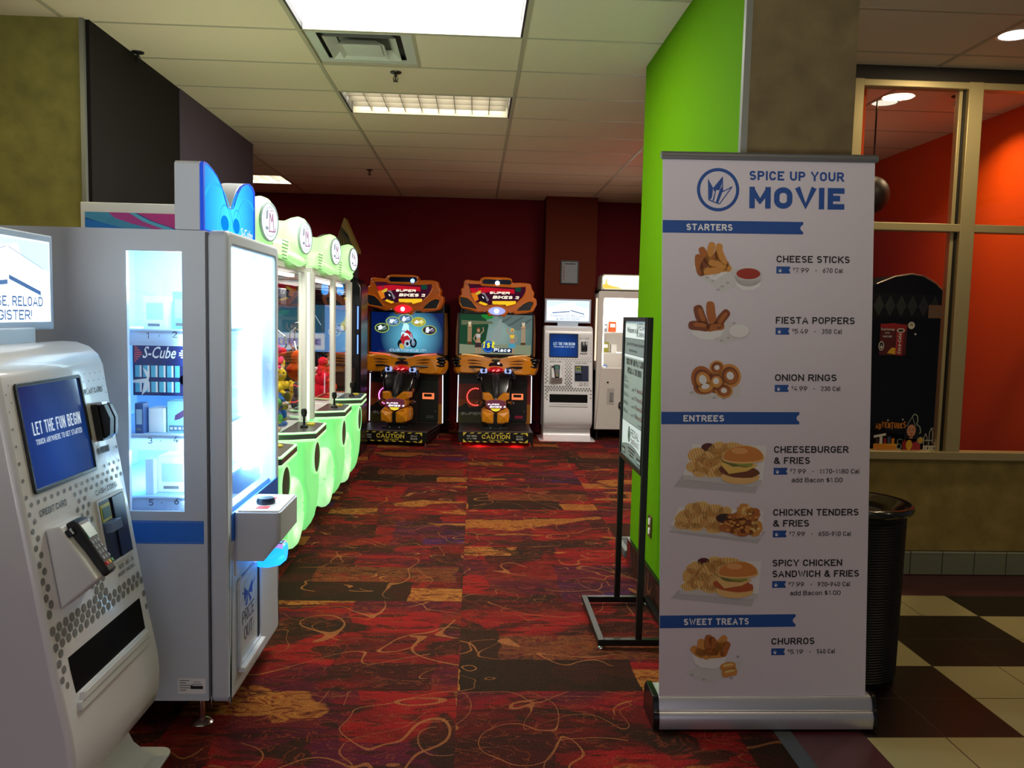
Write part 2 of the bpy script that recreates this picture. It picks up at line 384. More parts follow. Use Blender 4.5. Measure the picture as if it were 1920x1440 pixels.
# ------------------------------------------------------------------ structure
CEIL = 3.049
def carpet_material():
    m = bpy.data.materials.new('patterned_carpet'); m.use_nodes = True; nt = m.node_tree; n = nt.nodes; L = nt.links; b = n['Principled BSDF']
    b.inputs['Roughness'].default_value = .95; b.inputs['Specular IOR Level'].default_value = .1
    def nd(t, **k):
        x = n.new(t)
        for a, v in k.items(): setattr(x, a, v)
        return x
    def val(x, i, v): x.inputs[i].default_value = v
    def math_(op, a, bb=None, c=None):
        x = nd('ShaderNodeMath', operation=op)
        for i, q in enumerate((a, bb, c)):
            if q is None: continue
            if hasattr(q, 'is_linked') or hasattr(q, 'links'): L.new(q, x.inputs[i])
            else: val(x, i, q)
        return x.outputs[0]
    def vmath(op, a, bb=None):
        x = nd('ShaderNodeVectorMath', operation=op)
        for i, q in enumerate((a, bb)):
            if q is None: continue
            if hasattr(q, 'links'): L.new(q, x.inputs[i])
            else: val(x, i, q)
        return x.outputs[0]
    def mix(f, a, bb):
        x = nd('ShaderNodeMix', data_type='RGBA'); L.new(f, x.inputs[0])
        for i, q in ((6, a), (7, bb)):
            if hasattr(q, 'links'): L.new(q, x.inputs[i])
            else: val(x, i, (*q, 1))
        return x.outputs[2]
    def ramp(f, stops, const=False):
        x = nd('ShaderNodeValToRGB'); e = x.color_ramp.elements; x.color_ramp.interpolation = 'CONSTANT' if const else 'LINEAR'
        while len(e) < len(stops): e.new(.5)
        for el, (p, c) in zip(e, stops): el.position = p; el.color = (*c, 1) if len(c) == 3 else c
        L.new(f, x.inputs[0]); return x.outputs[0]
    def noise(v, sc, det=3, dist=0, rough=.5, out=0):
        x = nd('ShaderNodeTexNoise'); L.new(v, x.inputs['Vector']); val(x, 'Scale', sc); val(x, 'Detail', det); val(x, 'Distortion', dist); val(x, 'Roughness', rough)
        return x.outputs[out]
    tc = nd('ShaderNodeTexCoord').outputs['Object']
    p = vmath('ADD', tc, (19.035, 16.793, 0))           # tile seams fall at x=-.045, y=3.252
    t = vmath('FLOOR', vmath('DIVIDE', p, (1.055, 1.055, 1)))
    wn = nd('ShaderNodeTexWhiteNoise', noise_dimensions='3D'); L.new(t, wn.inputs[0])
    off = vmath('MULTIPLY', wn.outputs['Color'], (37, 53, 19))
    q = vmath('ADD', p, off)
    wob = vmath('MULTIPLY', vmath('SUBTRACT', noise(q, 5, 3, 0, .5, 1), (.5, .5, .5)), (.16, .10, 0))
    qq = vmath('ADD', q, wob)
    # soft blocks of dye
    cell = vmath('FLOOR', vmath('MULTIPLY', qq, (2.2, 3.2, 0)))
    wc = nd('ShaderNodeTexWhiteNoise', noise_dimensions='3D'); L.new(cell, wc.inputs[0]); cv = wc.outputs['Value']
    soft = noise(vmath('MULTIPLY', q, (1.0, 1.7, 1)), 1.6, 5, .9)
    blend = math_('ADD', math_('MULTIPLY', cv, .42), math_('MULTIPLY', soft, .62))
    base = ramp(blend, [(.20, S(44, 24, 17)), (.34, S(66, 22, 18)), (.43, S(112, 22, 20)), (.52, S(146, 24, 24)), (.60, S(118, 22, 24)), (.68, S(72, 22, 32)), (.78, S(124, 34, 22))])
    # where we are inside the tile (0..1) with a slightly ragged edge, and which of three designs the tile has
    fr = vmath('FRACTION', vmath('DIVIDE', vmath('ADD', p, vmath('MULTIPLY', wob, (.5, .5, 0))), (1.055, 1.055, 1)))
    sx = nd('ShaderNodeSeparateXYZ'); L.new(fr, sx.inputs[0]); U, V = sx.outputs[0], sx.outputs[1]
    ts = nd('ShaderNodeSeparateXYZ'); L.new(t, ts.inputs[0])
    kind = math_('FLOORED_MODULO', math_('ADD', math_('ADD', ts.outputs[0], ts.outputs[1]), -37.0), 3.0)
    isA = math_('LESS_THAN', kind, .5); isC = math_('GREATER_THAN', kind, 1.5); isB = math_('SUBTRACT', math_('SUBTRACT', 1.0, isA), isC)
    def rng(a, lo, hi): return math_('MULTIPLY', math_('GREATER_THAN', a, lo), math_('LESS_THAN', a, hi))
    def boxm(u0, u1, v0, v1, gate): return math_('MULTIPLY', math_('MULTIPLY', rng(U, u0, u1), rng(V, v0, v1)), gate)
    strokes = noise(vmath('MULTIPLY', q, (2.2, 9.5, 1)), 1.5, 6, 1.7, .62)
    veins = noise(vmath('MULTIPLY', q, (2.0, 4.5, 1)), 1.6, 4, 2.2, .55)
    vein_line = math_('LESS_THAN', math_('ABSOLUTE', math_('SUBTRACT', veins, .5)), .012)
    gst = noise(vmath('MULTIPLY', q, (4, 9, 1)), 1.7, 5, 2.4, .6)
    gold = ramp(gst, [(.32, S(66, 30, 18)), (.43, S(140, 76, 32)), (.53, S(172, 112, 46)), (.62, S(132, 60, 28)), (.70, S(76, 30, 20))])
    gold_dim = ramp(gst, [(.36, S(58, 30, 18)), (.46, S(94, 48, 26)), (.53, S(126, 70, 32)), (.60, S(84, 38, 22)), (.68, S(112, 26, 20))])
    # design B: violet block with a blue corner, gold tongue at the top
    base = mix(math_('MULTIPLY', boxm(.52, 1.0, .0, .62, isB), .8), base, ramp(soft, [(.35, S(48, 26, 52)), (.55, S(76, 22, 42)), (.7, S(100, 22, 30))]))
    base = mix(math_('MULTIPLY', boxm(.74, 1.0, .05, .20, isB), .7), base, S(50, 32, 82))
    base = mix(math_('MULTIPLY', boxm(.0, .34, .80, 1.0, isB), math_('GREATER_THAN', gst, .44)), base, gold)
    # dark feathered strokes and big leaves everywhere
    base = mix(ramp(strokes, [(.52, (0, 0, 0)), (.58, (.8, .8, .8))]), base, S(46, 24, 16))
    lf = noise(vmath('MULTIPLY', qq, (1.7, 3.4, 1)), 1.0, 2, .8)
    base = mix(ramp(lf, [(.57, (0, 0, 0)), (.59, (.88, .88, .88))]), base, S(42, 27, 17))
    base = mix(math_('MULTIPLY', vein_line, .55), base, S(128, 56, 32))
    # design A: dim gold band, dark block under it, bright gold end
    base = mix(math_('MULTIPLY', boxm(.16, .97, .30, .56, isA), ramp(veins, [(.30, (.2, .2, .2)), (.42, (.8, .8, .8)), (.6, (.8, .8, .8)), (.66, (.1, .1, .1))])), base, gold_dim)
    base = mix(math_('MULTIPLY', boxm(.0, .17, .02, .62, isA), .9), base, S(44, 29, 17))
    base = mix(math_('MULTIPLY', boxm(.0, .73, .0, .30, isA), .92), base, S(40, 27, 16))
    base = mix(math_('MULTIPLY', boxm(.73, 1.0, .0, .20, isA), .85), base, gold)
    # stray gold tongues in the third design
    gm = noise(vmath('MULTIPLY', vmath('ADD', qq, (7, 3, 0)), (1.0, 2.9, 1)), 1.0, 3, .6)
    base = mix(math_('MULTIPLY', ramp(gm, [(.62, (0, 0, 0)), (.635, (.85, .85, .85))]), math_('SUBTRACT', 1.0, isA)), base, gold)
    # scribbled thin curved lines
    for sc_, o_, th, amt in ((1.5, (3, 9, 0), .0034, .7), (1.0, (13, 2, 0), .0026, .65), (1.9, (5, 21, 0), .0034, .6)):
        ln = noise(vmath('ADD', q, o_), sc_, 1.2, 1.1)
        d = math_('ABSOLUTE', math_('SUBTRACT', ln, .47))
        gate = noise(vmath('ADD', q, (31+o_[0], 5, 0)), 1.5, 1)
        lm = math_('MULTIPLY', math_('LESS_THAN', d, th), math_('GREATER_THAN', gate, .50))
        base = mix(math_('MULTIPLY', lm, amt), base, S(160, 96, 52))
    # pile speckle
    sp = noise(tc, 170, 3, 0, .7)
    base = mix(ramp(sp, [(.36, (.62, .62, .62)), (.56, (0, 0, 0))]), base, S(26, 14, 10))
    base = mix(ramp(sp, [(.60, (0, 0, 0)), (.72, (.35, .35, .35))]), base, S(190, 90, 60))
    hs = nd('ShaderNodeHueSaturation'); val(hs, 'Value', .96); val(hs, 'Saturation', 1.0); L.new(base, hs.inputs['Color'])
    L.new(hs.outputs[0], b.inputs['Base Color'])
    bp = nd('ShaderNodeBump'); val(bp, 'Strength', .5); val(bp, 'Distance', .004); L.new(sp, bp.inputs['Height']); L.new(bp.outputs[0], b.inputs['Normal'])
    return m
CARPET = carpet_material()
def checker_material():
    m = bpy.data.materials.new('checker_floor_tile'); m.use_nodes = True; nt = m.node_tree; n = nt.nodes; L = nt.links; b = n['Principled BSDF']
    b.inputs['Roughness'].default_value = .32
    tc = n.new('ShaderNodeTexCoord')
    def brick(scale, c1, c2, mortar, ms, loc):
        mp = n.new('ShaderNodeMapping'); mp.inputs['Location'].default_value = loc; L.new(tc.outputs['Object'], mp.inputs[0]); return mp
    mp = n.new('ShaderNodeVectorMath'); mp.operation = 'SUBTRACT'; mp.inputs[1].default_value = (1.486, 2.88, 0); L.new(tc.outputs['Object'], mp.inputs[0])
    mp2 = n.new('ShaderNodeVectorMath'); mp2.operation = 'ADD'; mp2.inputs[1].default_value = (0, 0, .5); L.new(mp.outputs[0], mp2.inputs[0])
    sc = n.new('ShaderNodeVectorMath'); sc.operation = 'DIVIDE'; sc.inputs[1].default_value = (.611, .628, 1.0); L.new(mp2.outputs[0], sc.inputs[0])
    ck = n.new('ShaderNodeTexChecker'); ck.inputs['Scale'].default_value = 1
    ck.inputs['Color1'].default_value = (*S(180, 172, 124), 1); ck.inputs['Color2'].default_value = (*S(26, 17, 15), 1); L.new(sc.outputs[0], ck.inputs[0])
    # grout
    fr = n.new('ShaderNodeVectorMath'); fr.operation = 'FRACTION'
    s2 = n.new('ShaderNodeVectorMath'); s2.operation = 'DIVIDE'; s2.inputs[1].default_value = (.3055, .314, 1.0); L.new(mp2.outputs[0], s2.inputs[0]); L.new(s2.outputs[0], fr.inputs[0])
    sx = n.new('ShaderNodeSeparateXYZ'); L.new(fr.outputs[0], sx.inputs[0])
    def m_(op, a, c):
        x = n.new('ShaderNodeMath'); x.operation = op
        L.new(a, x.inputs[0])
        if hasattr(c, 'links'): L.new(c, x.inputs[1])
        else: x.inputs[1].default_value = c
        return x.outputs[0]
    ax = m_('ABSOLUTE', m_('SUBTRACT', sx.outputs[0], .5), 0); ay = m_('ABSOLUTE', m_('SUBTRACT', sx.outputs[1], .5), 0)
    g = m_('GREATER_THAN', m_('MAXIMUM', ax, ay), .4925)
    mx = n.new('ShaderNodeMix'); mx.data_type = 'RGBA'; L.new(g, mx.inputs[0]); L.new(ck.outputs[0], mx.inputs[6]); mx.inputs[7].default_value = (*S(70, 58, 40), 1)
    L.new(mx.outputs[2], b.inputs['Base Color'])
    bp = n.new('ShaderNodeBump'); bp.invert = True; bp.inputs['Strength'].default_value = .4; bp.inputs['Distance'].default_value = .003; L.new(g, bp.inputs['Height']); L.new(bp.outputs[0], b.inputs['Normal'])
    return m
CHECK = checker_material()
MAROON = mat('maroon_floor_tile', S(78, 36, 44), .35)
TAN = bump_noise(mat('tan_vinyl_wallcovering', S(150, 130, 66), .7), 40, .10, .006, 5, .22)
OLIVE = bump_noise(mat('olive_vinyl_wallcovering', S(120, 114, 50), .7), 40, .10, .006, 5, .22)
TAN_SHADED = bump_noise(mat('shaded_tan_wallcovering', S(108, 92, 58), .7), 40, .10, .006, 5, .22)  # same wallcovering as the tan, the column's shade put into its colour
GREEN = bump_noise(mat('lime_green_paint', S(88, 138, 0), .85, spec=.08), 220, .12, .003)
MAROONP = bump_noise(mat('maroon_paint', S(100, 6, 20), .7, spec=.15), 200, .12, .003)
DARKP = bump_noise(mat('dark_plum_paint', S(19, 13, 14), .7, spec=.2), 200, .12, .003)
PURPLEP = bump_noise(mat('grey_purple_paint', S(88, 76, 94), .7, spec=.2), 200, .12, .003)
PILLARP = bump_noise(mat('rust_brown_paint', S(90, 30, 8), .7, spec=.15), 200, .12, .003)
ORANGEP = bump_noise(mat('orange_paint', S(208, 72, 0), .6, spec=.2), 200, .12, .003)
BEIGEMETAL = mat('beige_frame_metal', S(188, 172, 124), .4, .35)
CEILTILE = bump_noise(mat('white_ceiling_tile', S(226, 208, 178), .9, spec=.1), 300, .4, .004, 3)
CEILBAR = mat('ceiling_grid_bar', S(176, 164, 136), .5)
SEAM = mat('ceiling_seam_shadow_gap', S(120, 112, 90), .9)

TRIMM = mat('corner_trim_metal', S(128, 130, 124), .45, .5)
# floors
mb = MB(); mb.box(-4.6, 1.15, -2.2, 11.0, -.06, 0, CARPET); mb.box(1.15, 2.2, 5.04, 11.0, -.06, 0, CARPET); struct('floor_carpet', mb)
mb = MB(); mb.box(1.486, 6.0, -2.2, 4.457, -.06, -.0005, CHECK); struct('floor_checker_tile', mb)
mb = MB(); mb.box(1.215, 1.486, -2.2, 4.457, -.06, -.0005, MAROON); mb.box(1.215, 6.0, 4.457, 4.86, -.06, -.0005, MAROON); struct('floor_border_tile', mb)
mb = MB(); mb.box(1.15, 1.215, -2.2, 3.16, -.05, .003, mat('grey_transition_rubber', S(70, 76, 80), .6)); struct('trim_floor_transition', mb)
mb = MB(); mb.box(2.31, 3.75, 4.92, 9.6, -.06, 0, mat('party_room_floor', S(90, 40, 30), .7)); struct('floor_party_room', mb)

# ceiling: tiles laid in a 4 ft x 2 ft grid, open where fixtures are recessed
GX0, GY0, GW, GD = -.979, 4.612, 1.2192, .6096
OPEN = {(0, -1), (0, 2), (0, 0), (-2, 8)}      # (col,row) cells taken by fixtures and the air vent
mb = MB(); bars = MB()
for i in range(-4, 7):
    for j in range(-11, 11):
        x0, y0 = GX0+i*GW, GY0+j*GD
        if x0+GW < -4.6 or x0 > 6: continue
        x1 = x0+GW
        if (i, j) == (0, 0): x0 += GD
        elif (i, j) in OPEN: continue
        mb.box(x0+.004, x1-.004, y0+.004, y0+GD-.004, CEIL, CEIL+.02, CEILTILE)
mb.box(-4.7, 6.1, -2.3, 11.1, CEIL+.16, CEIL+.2, SEAM)
struct('ceiling', mb)
for i in range(-4, 8): x = GX0+i*GW; bars.box(x-.012, x+.012, -2.2, 11.0, CEIL-.004, CEIL+.03, CEILBAR)
for j in range(-11, 12): y = GY0+j*GD; bars.box(-4.6, 6.0, y-.010, y+.010, CEIL-.0015, CEIL+.03, CEILBAR)
bars.box(GX0+GD-.01, GX0+GD+.01, GY0, GY0+GD, CEIL-.002, CEIL+.03, CEILBAR)
struct('ceiling_grid', bars)

# walls of the arcade
mb = MB(); mb.box(-2.2, -2.07, 4.58, 5.905, 0, CEIL, DARKP); struct('wall_left', mb)
mb = MB(); mb.box(-2.2, -2.065, 5.905, 7.775, 0, CEIL, PURPLEP); mb.box(-4.6, -2.2, 7.66, 7.775, 0, CEIL, PURPLEP); struct('wall_left_far', mb)
mb = MB(); mb.box(-4.7, -2.112, 4.56, 4.75, 0, CEIL, OLIVE); struct('column_left', mb)
mb = MB(); mb.box(-2.112, -2.09, 4.553, 4.58, 0, CEIL, TRIMM); struct('trim_left_column', mb)
mb = MB(); mb.box(-4.75, 2.3, 10.86, 11.0, 0, CEIL, MAROONP); struct('wall_back', mb)
mb = MB(); mb.box(-4.75, -4.6, -2.2, 11.0, 0, CEIL, MAROONP); struct('wall_far_left', mb)
mb = MB(); mb.box(.87, 1.522, 10.47, 10.87, 0, CEIL, PILLARP); struct('pillar_back', mb)
mb = MB(); mb.box(2.2, 2.3, 5.04, 11.0, 0, CEIL, MAROONP); mb.box(1.4, 2.3, 4.95, 5.04, 0, CEIL, MAROONP); struct('wall_arcade_right', mb)
mb = MB(); mb.box(1.0, 1.03, 3.175, 5.04, 0, CEIL, GREEN); mb.box(1.03, 1.43, 5.0, 5.04, 0, CEIL, GREEN); struct('wall_green', mb)
mb = MB(); mb.box(1.022, 1.435, 3.162, 5.0, 0, CEIL, TAN_SHADED); struct('column_right', mb)
mb = MB(); mb.box(.997, 1.022, 3.15, 3.178, 0, CEIL, TRIMM); struct('trim_right_column', mb)
mb = MB(); mb.box(.985, 1.0, 3.18, 5.045, 0, .148, CARPET); mb.box(.981, 1.0, 3.18, 5.05, .148, .160, BLACK); struct('baseboard_green_wall', mb)
mb = MB(); mb.box(-2.07, 1.0, 10.845, 10.86, 0, .15, CARPET); struct('baseboard_back', mb)
# lobby window wall
mb = MB(); mb.box(1.43, 6.0, 4.85, 4.95, 0, .722, TAN); mb.box(1.43, 2.187, 4.85, 4.95, .722, CEIL, TAN); struct('wall_window_side', mb)
mb = MB(); mb.box(1.43, 6.0, 4.84, 4.95, 2.965, CEIL, mat('dark_header', S(44, 36, 24), .6)); struct('trim_window_header', mb)
mb = MB(); k = 0
CERAM = mat('grey_green_ceramic', S(128, 134, 108), .25); GROUT = mat('dark_grout', S(48, 42, 30), .8)
mb.box(1.43, 6.0, 4.843, 4.85, 0, .15, GROUT)
x = 1.487
while x < 5.9:
    mb.box(x+.003, x+.2, 4.832, 4.85, .004, .138, CERAM); mb.box(x+.003, x+.2, 4.830, 4.85, .138, .146, mat('pale_ceramic_edge', S(170, 172, 144), .3)); x += .203
struct('baseboard_window_wall', mb)
FY0, FY1 = 4.82, 4.90
mb = MB()
mb.box(2.187, 2.245, FY0, FY1, .73, 2.967, BEIGEMETAL)
mb.box(2.872, 2.962, FY0, FY1, .73, 2.967, BEIGEMETAL); mb.box(2.858, 2.872, FY0+.03, FY1, .722, 2.965, mat('dark_gasket', S(20, 16, 10), .6)); mb.box(2.835, 2.858, FY0+.035, FY1, .722, 2.965, BEIGEMETAL)
mb.box(3.92, 4.0, FY0, FY1, .73, 2.967, BEIGEMETAL)
mb.box(2.190, 3.997, FY0+.003, FY1-.003, 2.925, 2.965, BEIGEMETAL); mb.box(2.190, 3.997, FY0+.003, FY1-.003, 2.095, 2.142, BEIGEMETAL); mb.box(2.187, 4.0, FY0-.01, FY1, .722, .772, BEIGEMETAL)
fr = mb.build('window_1', kind='structure', bevel=.004)
mb = MB()
for a, b_ in ((2.245, 2.835), (2.962, 3.92)):
    for z0, z1 in ((.772, 2.095), (2.142, 2.925)): mb.box(a, b_, 4.866, 4.869, z0, z1, PANE)
mb.build('window_pane', fr)
mb = MB(); mb.box(4.0, 6.0, 4.85, 4.95, .722, 2.965, TAN); struct('wall_window_side_right', mb)
# room behind the glass
mb = MB(); mb.box(3.715, 3.8, 4.95, 9.6, 0, CEIL, ORANGEP); struct('wall_party_room_right', mb)
mb = MB(); mb.box(2.31, 3.8, 9.5, 9.6, 0, CEIL, ORANGEP); struct('wall_party_room_back', mb)
mb = MB(); mb.box(2.3, 2.32, 4.95, 9.6, 0, CEIL, ORANGEP); struct('wall_party_room_left', mb)

# ------------------------------------------------------------------ ceiling fixtures
LENS = emi('troffer_lens', (1, .98, .95), 7.0); LOUV = mat('grey_louver', S(120, 114, 100), .5); TROF = mat('troffer_white', S(230, 225, 205), .5)
TROFB = mat('troffer_end_black', S(24, 22, 20), .5); LAMPY = emi('troffer_lamp_warm', (1, .90, .68), 1.7)
def troffer(i, j, label, louvered):
    x0, y0 = GX0+i*GW+.012, GY0+j*GD+.012; x1, y1 = x0+GW-.024, y0+GD-.024
    cx, cy = (x0+x1)/2, (y0+y1)/2
    t = thing('ceiling_light', label, 'light', (cx, cy, CEIL), group='recessed troffer lights')
    mb = MB((cx, cy, CEIL))
    for a, b_, c, d in ((x0, x0+.012, y0, y1), (x1-.012, x1, y0, y1)): mb.box(a, b_, c, d, CEIL-.002, CEIL+.10, TROFB)
    for a, b_, c, d in ((x0, x1, y0, y0+.01), (x0, x1, y1-.01, y1)): mb.box(a, b_, c, d, CEIL-.002, CEIL+.10, TROF)
    mb.box(x0, x1, y0, y1, CEIL+.10, CEIL+.11, TROF); mb.build('housing', t)
    mb = MB((cx, cy, CEIL))
    mb.box(x0+.03, x1-.03, y0+.01, y1-.01, CEIL+(.004 if not louvered else .075), CEIL+.08, LENS if not louvered else LAMPY); mb.build('diffuser', t, kind='thing')
    if louvered:
        mb = MB((cx, cy, CEIL))
        for k in range(1, 9): xx = x0+.03+(x1-x0-.06)*k/9; mb.box(xx-.0022, xx+.0022, y0+.01, y1-.01, CEIL+.012, CEIL+.06, LOUV)
        for k in range(1, 4): yy = y0+(y1-y0)*k/4; mb.box(x0+.03, x1-.03, yy-.003, yy+.003, CEIL+.012, CEIL+.06, LOUV)
        mb.build('louver', t)
troffer(0, -1, 'large bright white ceiling light panel at the top of the photo', False)
troffer(0, 2, 'recessed ceiling light with gridded louver beyond the square air vent', True)
troffer(-2, 8, 'far ceiling light with gridded louver past the grey purple wall', True)

vx0, vx1, vy0, vy1 = GX0+.012, GX0+GD-.012, GY0+.012, GY0+GD-.012; vc = ((vx0+vx1)/2, (vy0+vy1)/2, CEIL)
VENTM = mat('vent_white_metal', S(196, 196, 182), .4)
t = thing('air_vent', 'square white stepped air vent in the ceiling beside the bright light panel', 'vent', vc)
mb = MB(vc); mb.ring([(vx0, vy0), (vx1, vy0), (vx1, vy1), (vx0, vy1)], [(vx0+.06, vy0+.06), (vx1-.06, vy0+.06), (vx1-.06, vy1-.06), (vx0+.06, vy1-.06)], CEIL+.012, CEIL+.02, VENTM, 'xy')
mb.box(vx0, vx1, vy0, vy1, CEIL+.06, CEIL+.07, mat('vent_throat_grey', S(96, 98, 86), .6)); mb.build('frame', t)
for k, (a, z0, z1) in enumerate(((.09, .012, .05), (.16, -.004, .03), (.215, -.020, -.016))):
    mb = MB(vc); q = a; q2 = a+.055
    def sq(e): return [(vx0+e, vy0+e), (vx1-e, vy0+e), (vx1-e, vy1-e), (vx0+e, vy1-e)]
    if k < 2:
        V = [(x, y, CEIL+z0-.006) for x, y in sq(q)]+[(x, y, CEIL+z1) for x, y in sq(q2)]
        mb.add(V, [(i, (i+1) % 4, 4+(i+1) % 4, 4+i) for i in range(4)], VENTM)
        V = [(x, y, CEIL+z0-.009) for x, y in sq(q)]+[(x, y, CEIL+z1-.003) for x, y in sq(q2)]
        mb.add(V, [(i, (i+1) % 4, 4+(i+1) % 4, 4+i) for i in range(4)], VENTM)
        mb.build('louver_ring', t)
    else: mb.prism(sq(a-.03), CEIL-.004, CEIL+.004, VENTM, 'xy').build('centre_plate', t)

def sprinkler(x, y, label, m=None):
    m = m or mat('sprinkler_bronze', S(70, 66, 54), .35, .8)
    t = thing('sprinkler', label, 'sprinkler', (x, y, CEIL))
    MB((x, y, CEIL)).lathe([(0, CEIL), (.036, CEIL-.001), (.034, CEIL-.007), (.014, CEIL-.012), (0, CEIL-.012)], (x, y, 0), m).build('escutcheon', t)
    mb = MB((x, y, CEIL)); mb.lathe([(.009, CEIL-.01), (.009, CEIL-.03)], (x, y, 0), m, n=10)
    for s_ in (-1, 1): mb.tube([(x+s_*.009, y, CEIL-.028), (x+s_*.016, y, CEIL-.04), (x+s_*.004, y, CEIL-.055)], .003, m, 6)
    mb.lathe([(.004, CEIL-.028), (.004, CEIL-.055)], (x, y, 0), m, n=8)
    mb.lathe([(0, CEIL-.055), (.017, CEIL-.056), (.017, CEIL-.059), (0, CEIL-.06)], (x, y, 0), m, n=14); mb.build('deflector', t)
sprinkler(-.529, 5.332, 'bronze sprinkler head in the ceiling between air vent and louvered light')
sprinkler(-1.151, 8.927, 'small sprinkler head in the far ceiling near the maroon wall')
sprinkler(3.15, 5.419, 'sprinkler head on the party room ceiling seen through the window')
sprinkler(-2.03, 5.11, 'black sprinkler head against the top of the dark plum wall', BLACKM)

def downlight(x, y, label, es, r=.082):
    t = thing('downlight', label, 'light', (x, y, CEIL))
    MB((x, y, CEIL)).lathe([(r, CEIL+.003), (r, CEIL-.002), (r+.014, CEIL-.004), (r+.017, CEIL), (r+.017, CEIL+.003)], (x, y, 0), mat('downlight_trim', S(235, 225, 205), .4), n=36, cap=False).build('trim_ring', t)
    MB((x, y, CEIL)).lathe([(0, CEIL-.0015), (r, CEIL-.0015), (r, CEIL+.002), (0, CEIL+.002)], (x, y, 0), emi('downlight_lens_%d' % es, (1, .9, .72) if es < 5 else (1, .96, .9), es), n=36).build('lens', t)
downlight(2.775, 4.272, 'bright round recessed downlight in the lobby ceiling at upper right', 9)
downlight(3.35, 5.62, 'round downlight on the party room ceiling close to the orange wall', 1)
downlight(2.77, 5.638, 'dimmer round downlight on the party room ceiling behind the window', 1)
# ------------------------------------------------------------------ play card kiosk (local: front -y, x right, z up)
KSCREEN_BG = None
def screen_gradient(name, c0, c1, es, centre, rad):
    """a lit display picture: radial blend from c0 (centre) to c1"""
    m = bpy.data.materials.new(name); m.use_nodes = True; nt = m.node_tree; n = nt.nodes; L = nt.links; n.remove(n['Principled BSDF'])
    tc = n.new('ShaderNodeTexCoord'); d = n.new('ShaderNodeVectorMath'); d.operation = 'DISTANCE'; d.inputs[1].default_value = centre
    L.new(tc.outputs['Object'], d.inputs[0]); dv = n.new('ShaderNodeMath'); dv.operation = 'DIVIDE'; dv.inputs[1].default_value = rad; L.new(d.outputs['Value'], dv.inputs[0])
    r = n.new('ShaderNodeValToRGB'); r.color_ramp.elements[0].color = (*c0, 1); r.color_ramp.elements[1].color = (*c1, 1); L.new(dv.outputs[0], r.inputs[0])
    e = n.new('ShaderNodeEmission'); e.inputs[1].default_value = es; L.new(r.outputs[0], e.inputs[0])
    mx = n.new('ShaderNodeAddShader'); g = n.new('ShaderNodeBsdfPrincipled'); g.inputs['Base Color'].default_value = (.005, .005, .007, 1); g.inputs['Roughness'].default_value = .12
    L.new(e.outputs[0], mx.inputs[0]); L.new(g.outputs[0], mx.inputs[1]); L.new(mx.outputs[0], n['Material Output'].inputs[0]); return m
